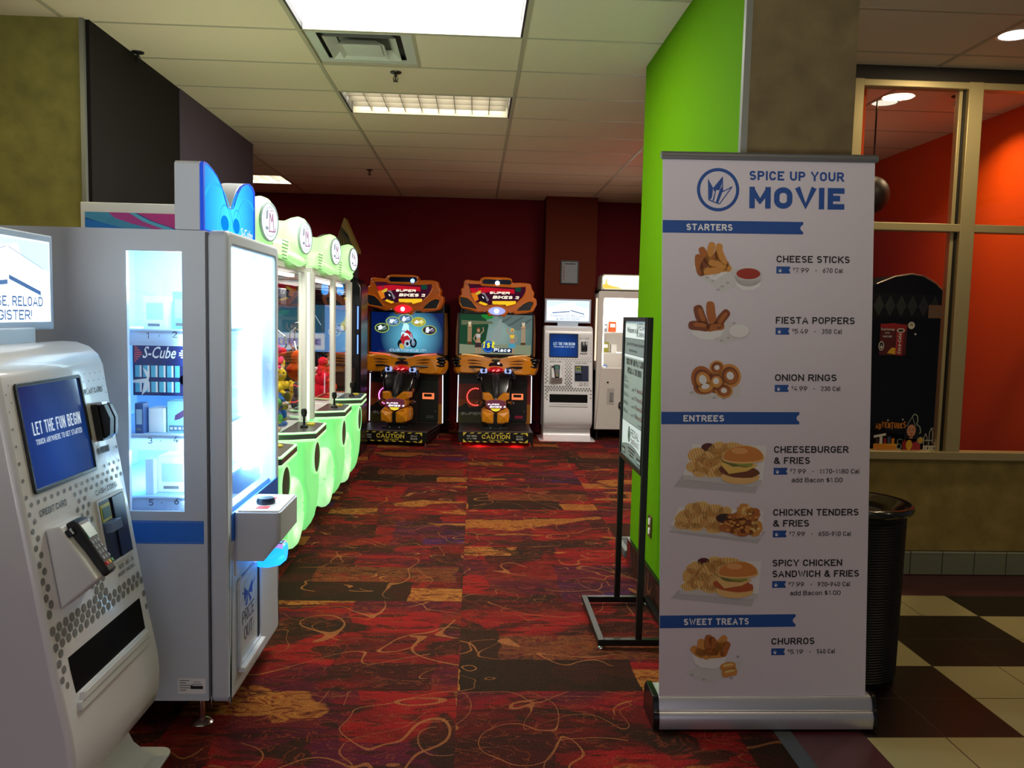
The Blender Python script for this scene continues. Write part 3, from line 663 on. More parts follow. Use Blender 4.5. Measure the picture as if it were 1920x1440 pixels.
def make_kiosk():
    t = thing('play_card_kiosk', 'white play card kiosk in the near left foreground with card terminal', 'kiosk')
    W = .305; SL = .165
    nrm = math.sqrt(1+SL*SL)
    def face(lx, z): return (lx, -SL*(1.319-z), z)
    # body: side profile swept across the width
    pr = [(.27, .15), (.27, 1.38), (.25, 1.412), (.13, 1.425), (.085, 1.423), (.045, 1.409), (.018, 1.385), (.003, 1.35), (-.004, 1.30)]
    pr += [(-SL*(1.319-z), z) for z in (1.1, .9, .7, .55)]+[(-.147, .45), (-.160, .38), (-.166, .32), (-.164, .25), (-.148, .205), (-.11, .172), (-.06, .15)]
    mb = MB(); mb.prism(pr, -W, W, WHITE, 'yz'); mb.build('body', t, bevel=.016, angle=50, segs=3)
    # pedestal and base plate
    mb = MB(); pp = [(.2, .012), (.2, .155), (-.05, .155), (-.055, .10), (-.075, .06), (-.11, .03), (-.14, .014), (-.14, .012)]
    mb.prism(pp, -.295, .295, WHITE, 'yz'); mb.build('pedestal', t, bevel=.006)
    mb = MB(); mb.prism(rrect(-.35, .35, -.19, .30, .04), 0, .012, WHITE, 'xy'); mb.build('base_plate', t, bevel=.003)
    n = Vector((0, -1, SL)).normalized(); O = Vector((0, 0, 1.319))+Vector((0, -.001, 0)); UP = Vector((0, SL, 1))
    def fl(mb): return Flat(mb, O, (1, 0, 0), UP)
    def v(z): return (z-1.319)*nrm
    FM = Matrix((Vector((1, 0, 0)), UP.normalized(), n)).transposed().to_4x4(); FM.translation = O    # local face frame: x, up, out
    # dot pattern
    mb = MB(); f = fl(mb)
    holes = [(-.26, .135, 1.02, 1.345), (.135, .262, 1.05, 1.26), (-.25, -.055, .70, .99), (.055, .275, .67, .975), (-.25, .26, .40, .60)]
    for k in range(44):
        z = 1.350-k*.0225
        s_ = max(0, 1-abs(z-.68)/.60); rr = .0024+.0105*s_**1.2
        for c in range(-8, 9):
            x = (c+(.5 if k % 2 else 0))*.0350
            if abs(x) > .284 or z < .36 or any(a-rr < x < b_+rr and z0-rr < z < z1+rr for a, b_, z0, z1 in holes): continue
            f.ell(x, v(z), rr, rr, GREYDOT, 0, 14)
    mb.build('dot_pattern', t, smooth=False, kind='stuff')
    # screen
    SB = screen_gradient('kiosk_screen', S(18, 70, 150), S(8, 24, 62), .95, (-.08, 0, 1.12), .30)
    mb = MB(); mb.M = FM; mb.ring(rrect(-.243, .121, v(1.034), v(1.33), .012), rrect(-.232, .110, v(1.045), v(1.319), .004), -.01, .006, BLACK, 'xy')
    sc = mb.build('screen', t, bevel=.002)
    mb = MB(); mb.M = FM; mb.box(-.235, .113, v(1.042), v(1.322), -.004, .0005, SB); mb.build('display', sc, smooth=False)
    mb = MB(); f = Flat(mb, O+n*.0008, (1, 0, 0), UP); LT = emi('kiosk_screen_text', (.72, .86, 1), .85); DM = emi('kiosk_screen_dim', S(40, 120, 200), .6)
    f.text('LET THE FUN BEGIN', -.19, v(1.185), .036, LT, width=.268, bold=.02)
    f.text('TOUCH ANYWHERE TO GET STARTED', -.185, v(1.158), .0155, LT, width=.258, bold=.01)
    mb.build('screen_text', sc, smooth=False)
    # card reader slot
    mb = MB(); mb.M = FM; mb.prism(rrect(.156, .232, v(1.115), v(1.232), .008), 0, .02, BLACK, 'xy')
    mb.prism([(v(1.12), .02), (v(1.13), .038), (v(1.18), .048), (v(1.225), .036), (v(1.23), .02)], .168, .198, BLACK, 'yz'); mb.prism([(v(1.12), .02), (v(1.13), .038), (v(1.18), .048), (v(1.225), .036), (v(1.23), .02)], .206, .228, mat('deep_blue_black', S(10, 18, 40), .3), 'yz')
    mb.prism([(v(1.226), .0), (v(1.226), .034), (v(1.236), .034), (v(1.236), 0)], .16, .2, ALU, 'yz')
    mb.build('card_reader', t, bevel=.002)
    # sloping terminal bracket + payment terminal
    mb = MB(); mb.M = FM
    V = [(-.225, v(.935), .0), (-.075, v(.935), .0), (-.225, v(.712), .0), (-.075, v(.712), .0), (-.215, v(.935), .035), (-.085, v(.935), .035), (-.215, v(.775), .105), (-.085, v(.775), .105)]
    mb.add(V, [(0, 1, 5, 4), (4, 5, 7, 6), (6, 7, 3, 2), (0, 4, 6, 2), (1, 3, 7, 5), (0, 2, 3, 1)], WHITE2); br = mb.build('terminal_bracket', t, bevel=.006)
    a = Vector((-.15, v(.925), .035)); b_ = Vector((-.15, v(.775), .105)); up2 = (a-b_).normalized(); out2 = Vector((0, -up2.z, up2.y)); 
    if out2.z < 0: out2 = -out2
    T = Matrix((Vector((1, 0, 0)), up2, out2)).transposed().to_4x4(); T.translation = (a+b_)/2; T = FM @ T @ Matrix.Scale(.9, 4)
    mb = MB(); mb.M = T; KB = mat('terminal_black', S(22, 26, 34), .35)
    secs = []
    for y_, w_, h_ in ((-.098, .022, .012), (-.092, .030, .022), (-.05, .033, .026), (0, .034, .028), (.045, .042, .034), (.085, .043, .036), (.099, .036, .026), (.103, .028, .014)):
        secs.append([(x, y_, z) for x, z in ((-w_, 0), (w_, 0), (w_, h_*.7), (w_*.8, h_), (-w_*.8, h_), (-w_, h_*.7))])
    mb.sweep(secs, KB); mb.box(-.068, -.035, .06, .084, .002, .02, KB); term = mb.build('payment_terminal', t, bevel=.004)
    mb = MB(); mb.M = T; mb.box(-.026, .026, .028, .075, .03, .0355, mat('terminal_screen', S(40, 70, 62), .2, emit=S(70, 120, 105), es=.5)); mb.build('terminal_screen', term)
    mb = MB(); mb.M = T
    KC = [mat('key_grey', S(120, 126, 132), .5)]*4
    for r_ in range(5):
        for c in range(3):
            y_ = .012-r_*.019; col_ = KC[0]
            if r_ == 4: col_ = (mat('key_red', S(190, 50, 40), .5), mat('key_yellow', S(205, 170, 50), .5), mat('key_green', S(40, 130, 70), .5))[c]
            mb.box(-.024+c*.017, -.011+c*.017, y_-.007, y_+.005, .022, .0315, col_)
    mb.build('keypad', term, bevel=.001)
    # bill acceptor
    mb = MB(); mb.M = FM; mb.ring(rrect(.07, .26, v(.735), v(.945), .006), rrect(.078, .252, v(.743), v(.937), .004), -.002, .006, WHITE2, 'xy'); ba = mb.build('bill_acceptor', t)
    mb = MB(); mb.M = FM; mb.box(.078, .252, v(.743), v(.937), -.01, .001, mat('navy_panel', S(12, 22, 48), .3)); mb.box(.172, .25, v(.745), v(.935), .001, .006, mat('navy_panel_raised', S(20, 34, 70), .35)); mb.build('acceptor_plate', ba, bevel=.001)
    mb = MB(); mb.M = FM; mb.box(.085, .16, v(.84), v(.87), .0, .03, mat('blue_grey_metal', S(110, 130, 165), .3, .5)); mb.box(.09, .155, v(.872), v(.925), 0, .004, mat('note_yellow', S(190, 180, 70), .5)); mb.box(.096, .15, v(.88), v(.915), .004, .005, mat('note_green', S(70, 100, 70), .5)); mb.build('bill_slot', ba, bevel=.001)
    # tray
    mb = MB(); mb.M = FM; mb.box(-.232, .241, v(.436), v(.582), -.003, .0015, mat('tray_black', (.002, .002, .002), .6, spec=.1)); tr = mb.build('dispenser_tray', t)
    mb = MB(); mb.M = FM; mb.prism([(-.222, v(.455)), (.232, v(.455)), (.237, v(.474)), (-.212, v(.474))], .0, .016, WHITE2, 'xy'); mb.prism([(-.236, v(.431)), (.245, v(.431)), (.245, v(.456)), (-.236, v(.456))], 0, .012, WHITE2, 'xy'); mb.build('tray_lip', tr, bevel=.002)
    # printed captions
    PC = mat('grey_caption', S(62, 62, 66), .6)
    for tx, x_, z_, h_, w_ in (('PLAY CARD', .135, 1.265, .017, .12), ('CREDIT CARD', -.235, .972, .018, .145), ('CASH COINS', .085, .958, .017, .15), ('$20 - $5 - $1', .145, .708, .014, .11), ('INSERT ONE BILL', .13, .688, .012, .125), ('CARD', -.03, .383, .016, .07), ('RECEIPT', .105, .39, .016, .105)):
        mb = MB(); fl(mb).text(tx, x_, v(z_), h_, PC, width=w_, bold=.012); mb.build('caption', t, smooth=False)
    mb = MB(); f = fl(mb); f.ell(.155, v(1.085), .008, .011, PC, 0, 10)
    for k in range(5): f.rect(.168+.013*k, .177+.013*k, v(1.075), v(1.096), PC, 0, .002)
    mb.build('card_logo', t, smooth=False)
    # lit sign on a neck
    mb = MB(); mb.box(-.13, .13, .13, .22, 1.40, 1.47, mat('pale_blue_neck', S(196, 214, 236), .4)); mb.build('sign_neck', t, bevel=.004)
    mb = MB(); mb.prism(rrect(-.292, .292, 1.462, 1.762, .006), .155, .225, mat('sign_case', S(176, 192, 214), .4), 'xz'); sg = mb.build('lit_sign', t, bevel=.005)
    mb = MB(); mb.box(-.268, .268, .1535, .158, 1.487, 1.740, emi('kiosk_sign_white', (.86, .95, 1), 1.7)); mb.build('sign_face', sg)
    mb = MB(); f = Flat(mb, (0, .1530, 1.487), (1, 0, 0), (0, 0, 1)); SB1 = mat('sign_blue_ink', S(52, 92, 150), .6, emit=S(70, 120, 190), es=.45); SB2 = mat('sign_pale_ink', S(140, 190, 235), .6, emit=S(120, 190, 245), es=.8)
    SKY = mat('sign_sky_ink', S(150, 215, 235), .6, emit=S(190, 245, 252), es=1.25); WH = emi('kiosk_sign_card', (.95, .98, 1), 1.7)
    f.rect(-.262, .262, .135, .248, SKY, 0)
    f.poly([(-.262, .135), (-.262, .16), (-.1, .21), (.08, .235), (.1, .20), (.262, .155), (.262, .135)], WH, 1)
    for a, b_ in (((-.20, .165), (.02, .222)), ((.03, .222), (.225, .165))):
        x0, y0 = a; x1, y1 = b_; d = .075
        f.poly([(x0, y0), (x1, y1-.002), (x1, y1-d), (x0, y0-d)], WH, 2)
        f.line([(x0, y0), (x1, y1)], .0018, SB1, 3)
    f.poly([(-.2, .105), (.022, .125), (.022, .112), (-.2, .092)], SB1, 3); f.poly([(.03, .14), (.205, .095), (.205, .082), (.03, .127)], SB1, 3)
    f.text('PURCHASE, RELOAD', -.215, .048, .030, SB1, width=.43, l=3, bold=.012); f.text('& REGISTER!', -.15, .007, .030, SB1, width=.30, l=3, bold=.012)
    mb.build('sign_print', sg, smooth=False)
    return t
kiosk = make_kiosk(); kiosk.location = (-1.215, 2.452, 0); kiosk.rotation_euler = (0, 0, radians(90))
k2 = copy_tree(kiosk); k2.location = (1.165, 10.19, 0); k2.rotation_euler = (0, 0, 0); k2['label'] = 'white play card kiosk standing against the brown pillar at the back'
kiosk['group'] = k2['group'] = 'play card kiosks'

# ------------------------------------------------------------------ cube prize machine (left, lit white inside), world coordinates
SX0, SX1, SY0, SY1, SZ0, SZ1 = -1.80, -.945, 2.93, 3.68, .115, 1.81
sr = (-1.35, 3.3, 0)
t = thing('prize_machine', 'tall white prize machine glowing white inside with a blue lit topper', 'arcade machine', sr)
SHELL = mat('white_cabinet', S(198, 205, 217), .45)
INNER = mat('white_interior', S(160, 204, 240), .5)
mb = MB(sr); wx0, wx1, wz0, wz1 = -1.215, -1.025, .815, 1.735
def panel_hole(mb, y0, y1, m):
    mb.box(SX0, wx0, y0, y1, SZ0, SZ1, m); mb.box(wx1, SX1, y0, y1, SZ0, SZ1, m); mb.box(wx0, wx1, y0, y1, SZ0, wz0, m); mb.box(wx0, wx1, y0, y1, wz1, SZ1, m)
panel_hole(mb, SY0, SY0+.02, SHELL); mb.box(SX0, SX1, SY1-.02, SY1, SZ0, SZ1, INNER)
mb.box(SX0, SX0+.02, SY0+.02, SY1-.02, SZ0, SZ1, SHELL); mb.box(SX0+.02, SX1, SY0+.02, SY1-.02, SZ1-.02, SZ1, SHELL)
mb.box(SX0+.02, SX1, SY0+.02, SY1-.02, SZ0, SZ0+.02, SHELL)
mb.box(SX0+.02, SX1, SY0+.02, SY1-.02, .62, .64, INNER); mb.box(SX0+.30, SX0+.32, SY0+.02, SY1-.02, .64, 1.79, INNER)
mb.build('cabinet', t, smooth=False)
mb = MB(sr); mb.ring([(SY0+.004, SZ0+.004), (SY1-.004, SZ0+.004), (SY1-.004, SZ1-.004), (SY0+.004, SZ1-.004)], [(SY0+.018, SZ0+.018), (SY1-.018, SZ0+.018), (SY1-.018, SZ1-.018), (SY0+.018, SZ1-.018)], -.946, -.938, mat('grey_seam', S(90, 92, 100), .6), 'yz'); mb.build('door_gasket', t)
mb = MB(sr); mb.prism(rrect(wx0-.006, wx1+.006, wz0-.006, wz1+.006, .018), SY0-.002, SY0+.001, PANE, 'xz'); mb.build('side_window', t, smooth=False)
# front door frame with rounded edges
mb = MB(sr); FO = rrect(SY0+.004, SY1-.002, .10, 1.815, .03, 6); FI = rrect(2.985, 3.628, .70, 1.762, .02, 6)
mb.ring(FO, FI, -.94, -.868, SHELL, 'yz'); mb.box(-.938, -.872, 2.96, 3.65, .13, .72, SHELL); fd = mb.build('front_door', t, bevel=.014, segs=3)
mb = MB(sr); mb.box(-.884, -.880, 2.985, 3.628, .70, 1.762, PANE); mb.build('front_window', t, smooth=False)
mb = MB(sr); mb.box(-.938, -.90, 2.985, 3.628, .72, .80, INNER); mb.build('window_sill_plate', t)
# shelves, price rails, lamps
ACRYL = bpy.data.materials.new('white_acrylic'); ACRYL.use_nodes = True
_n = ACRYL.node_tree; _t = _n.nodes.new('ShaderNodeBsdfTranslucent'); _t.inputs[0].default_value = (.85, .92, 1, 1); _m = _n.nodes.new('ShaderNodeMixShader'); _m.inputs[0].default_value = .7
_n.links.new(_n.nodes['Principled BSDF'].outputs[0], _m.inputs[1]); _n.links.new(_t.outputs[0], _m.inputs[2]); _n.links.new(_m.outputs[0], _n.nodes['Material Output'].inputs[0])
_n.nodes['Principled BSDF'].inputs['Base Color'].default_value = (.85, .9, .95, 1)
for z in (.86, 1.085, 1.46):
    mb = MB(sr); mb.box(-1.46, -1.0, SY0+.03, SY1-.03, z-.012, z, INNER); sh = mb.build('shelf', t)
    mb = MB(sr); mb.box(-1.46, -1.005, SY0+.028, SY0+.031, z-.055, z+.005, ACRYL)
    f = Flat(mb, (-1.20, SY0+.0275, z-.05), (1, 0, 0), (0, 0, 1)); nn = {.86: ('5', '6'), 1.085: ('3', '4'), 1.46: ('1', '2')}[z]
    f.text(nn[0], .04, .02, .022, PRINTBLACK); f.text(nn[1], .13, .025, .022, PRINTBLACK); f.ell(.085, .03, .0018, .0018, PRINTBLACK)
    mb.build('shelf_edge', sh)
LED = emi('cold_white_led', (.55, .84, 1), 20)
for x, y, r_ in ((-1.025, 2.972, .011), (-1.0, 3.628, .026)):
    mb = MB(sr); mb.tube([(x, y, .84), (x, y, 1.75)], r_, LED, 10); mb.build('led_tube', t)
mb = MB(sr); mb.box(-1.4, -1.0, 3.2, 3.4, 1.772, 1.786, emi('cold_white_ceiling_led', (.7, .9, 1), 6)); mb.build('ceiling_lamp', t)
point('prize_machine_light', (-1.12, 3.3, 1.62), 20, (.55, .84, 1), .05); point('prize_machine_light', (-1.08, 3.3, 1.0), 16, (.55, .84, 1), .05)
# inner name board with game art
mb = MB(sr); mb.box(-1.22, -1.02, 2.985, 2.995, 1.225, 1.415, mat('board_navy', S(28, 44, 110), .5)); bo = mb.build('name_board', t)
mb = MB(sr); f = Flat(mb, (-1.22, 2.985, 1.225), (1, 0, 0), (0, 0, 1)); BW = mat('board_white', S(240, 245, 250), .5); BRD = mat('board_red', S(230, 90, 100), .5); BCY = mat('board_cyan', S(90, 190, 225), .5)
f.text('S-Cube', .034, .135, .040, BW, width=.115, l=2, bold=.03, slant=.25)
for k in range(8):
    q = .03*(1-abs(k-3.5)/4.5); f.rect(.006, .006+q, .12+k*.008, .1245+k*.008, BRD, 1); f.rect(.19-q, .19, .12+k*.008, .1245+k*.008, BW, 1)
for k in range(6):
    f.rect(.008+k*.028, .024+k*.028, .066, .108, BCY, 1); f.rect(.008+k*.028, .024+k*.028, .012, .05, BCY, 1); f.rect(.024+k*.028, .031+k*.028, .066, .108, BW, 1); f.rect(.024+k*.028, .031+k*.028, .012, .05, BW, 1)
f.rect(.165, .178, .0, .108, mat('board_deep_blue', S(16, 24, 80), .5), 2); f.ell(.18, .058, .016, .018, mat('board_deep_blue'), 2); f.poly([(.0, .055), (.05, .062), (.035, .10), (.06, .08), (.05, .02), (.03, .0), (.04, .045), (.0, .045)], BW, 3)
mb.build('board_print', bo, smooth=False)
# exterior trim: blue bands, rating plate, coin lock, captions
mb = MB(sr); mb.box(-1.36, -.957, SY0-.0012, SY0, .698, .782, mat('vivid_blue_vinyl', S(28, 110, 214), .45))
f = Flat(mb, (-1.36, SY0-.0012, .698), (1, 0, 0), (0, 0, 1))
for k in range(46): f.rect(.004+k*.0088, .008+k*.0088, .0035, .0048, PAPER); f.rect(.004+k*.0088, .008+k*.0088, .079, .0803, PAPER)
mb.build('side_blue_band', t, smooth=False)
mb = MB(sr); mb.prism([(2.955, .705), (3.10, .712), (3.14, .80), (3.66, .80), (3.66, .83), (2.955, .83)], -.872, -.8665, mat('vivid_blue_vinyl'), 'yz'); 
mb = MB(sr); mb.box(-.873, -.8665, 2.955, 3.655, .700, .80, mat('vivid_blue_vinyl')); mb.build('front_blue_band', t)
mb = MB(sr); f = Flat(mb, (-1.055, SY0-.0005, .142), (1, 0, 0), (0, 0, 1)); f.rect(0, .1, 0, .058, PAPER)
for k in range(5): f.rect(.006, .03+.012*(k % 3), .012+k*.009, .0155+k*.009, GREYDOT, 1)
f.rect(.045, .09, .018, .030, PRINTBLACK, 1); f.rect(.05, .085, .035, .038, GREYDOT, 1); f.rect(.055, .082, .044, .046, GREYDOT, 1)
mb.build('rating_plate', t, smooth=False)
# control console
mb = MB(sr)
top = [(-.868, 2.985), (-.70, 2.985), (-.70, 3.285), (-.868, 3.285)]
tp = rrect(2.985, 3.285, -.868, -.70, .018); 
secs = [[(x, y, z_) for y, x in tp] for z_ in (.695, .80)]
low = [(min(x, -.76) if x > -.8 else x, y, .62) for x, y, z_ in secs[0]]
mb.sweep([low]+secs, SHELL); cp = mb.build('control_console', t, bevel=.006)
mb = MB(sr); mb.box(-.856, -.708, 2.997, 3.273, .80, .806, WHITE); mb.box(-.80, -.755, 3.025, 3.065, .806, .8075, mat('red_label', S(206, 40, 40), .5)); mb.box(-.81, -.765, 3.17, 3.215, .806, .8075, mat('red_label')); mb.build('console_top', cp, bevel=.002)
mb = MB(sr); mb.lathe([(0, .806), (.034, .806), (.036, .815), (.030, .828), (0, .830)], (-.785, 3.118, 0), mat('dark_blue_button', S(20, 40, 66), .3)); mb.build('push_button', cp)
# glowing card swipe
GLB = mat('blue_glow_shell', S(60, 150, 235), .3, emit=S(20, 140, 255), es=2.2)
mb = MB(sr); GC = (-.80, 3.30, .545)
secs = []
for x, w_, h_, dz in ((-.87, .02, .022, -.02), (-.85, .045, .035, -.01), (-.815, .058, .046, 0), (-.775, .05, .05, .012), (-.75, .035, .036, .02)):
    secs.append([(x, GC[1]+w_*cos(a), GC[2]+dz+h_*sin(a)) for a in [2*pi*i/12 for i in range(12)]])
mb.sweep(secs, GLB); sw = mb.build('card_swipe', t)
tag(sw, 'blue glowing card reader with small dark screen')
mb = MB(sr); mb.box(-.80, -.757, 3.265, 3.335, .586, .602, mat('pink_white_shell', S(230, 200, 235), .4, emit=S(220, 140, 250), es=.6)); mb.box(-.795, -.760, 3.275, 3.325, .602, .604, mat('navy_glass', S(14, 22, 50), .15)); mb.build('reader_screen', sw)
point('card_swipe_glow', (-.70, 3.22, .50), .35, (.15, .55, 1), .03)
# prize door
mb = MB(sr); mb.ring(rrect(3.02, 3.335, .185, .535, .02), rrect(3.045, 3.31, .21, .51, .012), -.868, -.856, SHELL, 'yz'); mb.box(-.866, -.840, 3.025, 3.33, .178, .198, WHITE2); pd = mb.build('prize_door', t, bevel=.003)
mb = MB(sr); mb.box(-.869, -.864, 3.045, 3.31, .21, .51, mat('frosted_flap', S(200, 206, 206), .3)); mb.box(-.8635, -.860, 3.295, 3.31, .21, .51, BLACK); mb.build('door_flap', pd)
mb = MB(sr); f = Flat(mb, (-.8640, 3.045, .21), (0, 1, 0), (0, 0, 1)); GI = mat('grey_ink', S(90, 90, 100), .5)
f.text('PRIZE', .03, .130, .052, GI, width=.165, bold=-.005); f.text('OUT', .055, .062, .052, GI, width=.115, bold=-.005)
RB = mat('ribbon_blue', S(30, 96, 176), .5)
for sx in (-1, 1):
    f.poly([(.115, .235), (.115+sx*.055, .27), (.115+sx*.055, .215)], RB, 1); f.poly([(.115, .235), (.115+sx*.045, .195), (.115+sx*.02, .19)], RB, 1); f.line([(.115+sx*.05, .245), (.115+sx*.1, .262)], .004, RB, 1)
mb.build('door_print', pd, smooth=False)
mb = MB(sr); mb.prism(rrect(2.995, 3.05, .56, .70, .005), -.868, -.862, WHITE2, 'yz'); mb.lathe([(0, 0), (.012, 0), (.012, .006), (.005, .009), (0, .009)], (-.862, 3.022, .672), CHROME, 'x'); mb.prism([(3.02, .50), (3.06, .535), (3.06, .545), (3.02, .51)], -.868, -.863, PAPER, 'yz'); mb.build('coin_lock', t, bevel=.001)
# topper: two lobes with a valley
ol = [(2.935, 1.812), (2.935, 2.04), (2.945, 2.049), (2.98, 2.05), (3.045, 2.038), (3.09, 2.024), (3.125, 2.007), (3.155, 1.985), (3.18, 1.960), (3.20, 1.94), (3.215, 1.928), (3.25, 1.922), (3.29, 1.930), (3.31, 1.945), (3.335, 1.974), (3.37, 2.005), (3.415, 2.034), (3.47, 2.053), (3.52, 2.062), (3.575, 2.056), (3.605, 2.035), (3.607, 1.812)]
mb = MB(sr); mb.prism(ol, -1.05, -.962, SHELL, 'yz'); tp_ = mb.build('topper', t, bevel=.004)
def shrink(P, d, cx, cz): return [(cx+(a-cx)*(1-d), cz+(b_-cz)*(1-d)) for a, b_ in P]
inn = shrink(ol, .045, 3.27, 1.92)
mb = MB(sr); mb.ring(ol, inn, -.962, -.950, mat('blue_frame', S(20, 70, 180), .35, emit=S(10, 70, 220), es=.5), 'yz'); mb.build('topper_frame', tp_)
TG = screen_gradient('topper_glow', S(70, 228, 255), S(8, 104, 240), 1.35, (3.2-3.3+3.3-3.3, 0, 0), 1)
mb = MB(sr); mb.prism(inn, -.962, -.953, TG, 'yz'); tf = mb.build('topper_face', tp_, smooth=False)
for nd_ in TG.node_tree.nodes:
    if nd_.type == 'VECT_MATH': nd_.inputs[1].default_value = (.39, -.04, 1.91)
    if nd_.type == 'MATH': nd_.inputs[1].default_value = .40
mb = MB(sr); f = Flat(mb, (-.9525, 2.935, 1.812), (0, 1, 0), (0, 0, 1)); CY = emi('topper_cyan', S(60, 190, 250), 1.1); DB = emi('topper_deep', S(16, 140, 238), 1.1)
f.ell(.25, .05, .05, .03, DB, 0); f.ell(.40, .055, .045, .03, DB, 0); f.annulus(.25, .05, .065, .072, CY, 1); f.annulus(.41, .055, .06, .066, CY, 1)
f.annulus(.16, -.02, .195, .205, CY, 1, a0=.3, a1=2.4); f.annulus(.56, .0, .175, .183, CY, 1, a0=.9, a1=2.6)
f.text('S-Cube', .46, .022, .034, emi('topper_white', (1, 1, 1), 1.2), width=.17, l=2, slant=.2)
mb.build('topper_print', tp_, smooth=False)
for x, y in ((-.99, 2.99), (-.99, 3.62), (-1.74, 2.99), (-1.74, 3.62)):
    mb = MB(sr); mb.lathe([(0, 0), (.038, 0), (.040, .006), (.028, .016), (.012, .022), (.010, .115)], (x, y, 0), CHROME, n=20); mb.build('levelling_foot', t)
# prizes on its shelves
PZ = [('cyan_box', S(150, 215, 225)), ('white_box', S(235, 240, 244)), ('navy_box', S(60, 90, 150)), ('grey_box', S(205, 222, 228))]
def prize(x, y, z, sx, sy, sz, c, label, art=None):
    o = (x, y, z); mb = MB(o); m = mat('carton_%s' % PZ[c][0], PZ[c][1], .5); mb.box(x-sx/2, x+sx/2, y-sy/2, y+sy/2, z, z+sz, m)
    f = Flat(mb, (x-sx/2, y-sy/2, z), (1, 0, 0), (0, 0, 1))
    if art == 'shaver':
        f.poly([(sx*.35, sz*.38), (sx*.4, sz*.55), (sx*.8, sz*.72), (sx*.9, sz*.6), (sx*.85, sz*.52), (sx*.6, sz*.42)], mat('print_plum', S(90, 60, 110), .5)); f.rect(sx*.1, sx*.95, .004, sz*.22, mat('print_slate', S(100, 130, 160), .5))
        for k in range(4): f.rect(sx*(.15+.2*k), sx*(.27+.2*k), .01, sz*.16, PAPER, 1)
    elif art: f.rect(sx*.15, sx*.85, sz*.3, sz*.8, mat('print_pale_blue', S(180, 215, 235), .5)); f.rect(sx*.2, sx*.7, sz*.1, sz*.18, GREYDOT)
    tb = mb.build('prize_box', None, label, None, bevel=.002, cat='box', group='boxed prizes in the white prize machine')
prize(-1.165, 3.10, 1.46, .085, .10, .12, 1, 'white prize box on the top shelf of the glowing prize machine, left', 'a')
prize(-1.085, 3.12, 1.46, .055, .08, .14, 0, 'narrow pale cyan prize box on the top shelf of the glowing prize machine', 'a')
prize(-1.205, 3.02, 1.085, .03, .05, .11, 2, 'dark blue prize box on the middle shelf beside the numeral 3', 'a')
prize(-1.155, 3.06, 1.085, .055, .07, .09, 1, 'plain white prize box on the middle shelf between blue and green boxes')
prize(-1.085, 3.08, 1.085, .075, .08, .115, 0, 'pale green prize box with plum coloured gadget picture on the middle shelf', 'shaver')
prize(-1.175, 3.03, .86, .03, .05, .13, 3, 'thin grey prize box on the bottom shelf above the numeral 5')
prize(-1.105, 3.10, .86, .11, .12, .135, 1, 'big white prize box on the bottom shelf above the numeral 6', 'a')
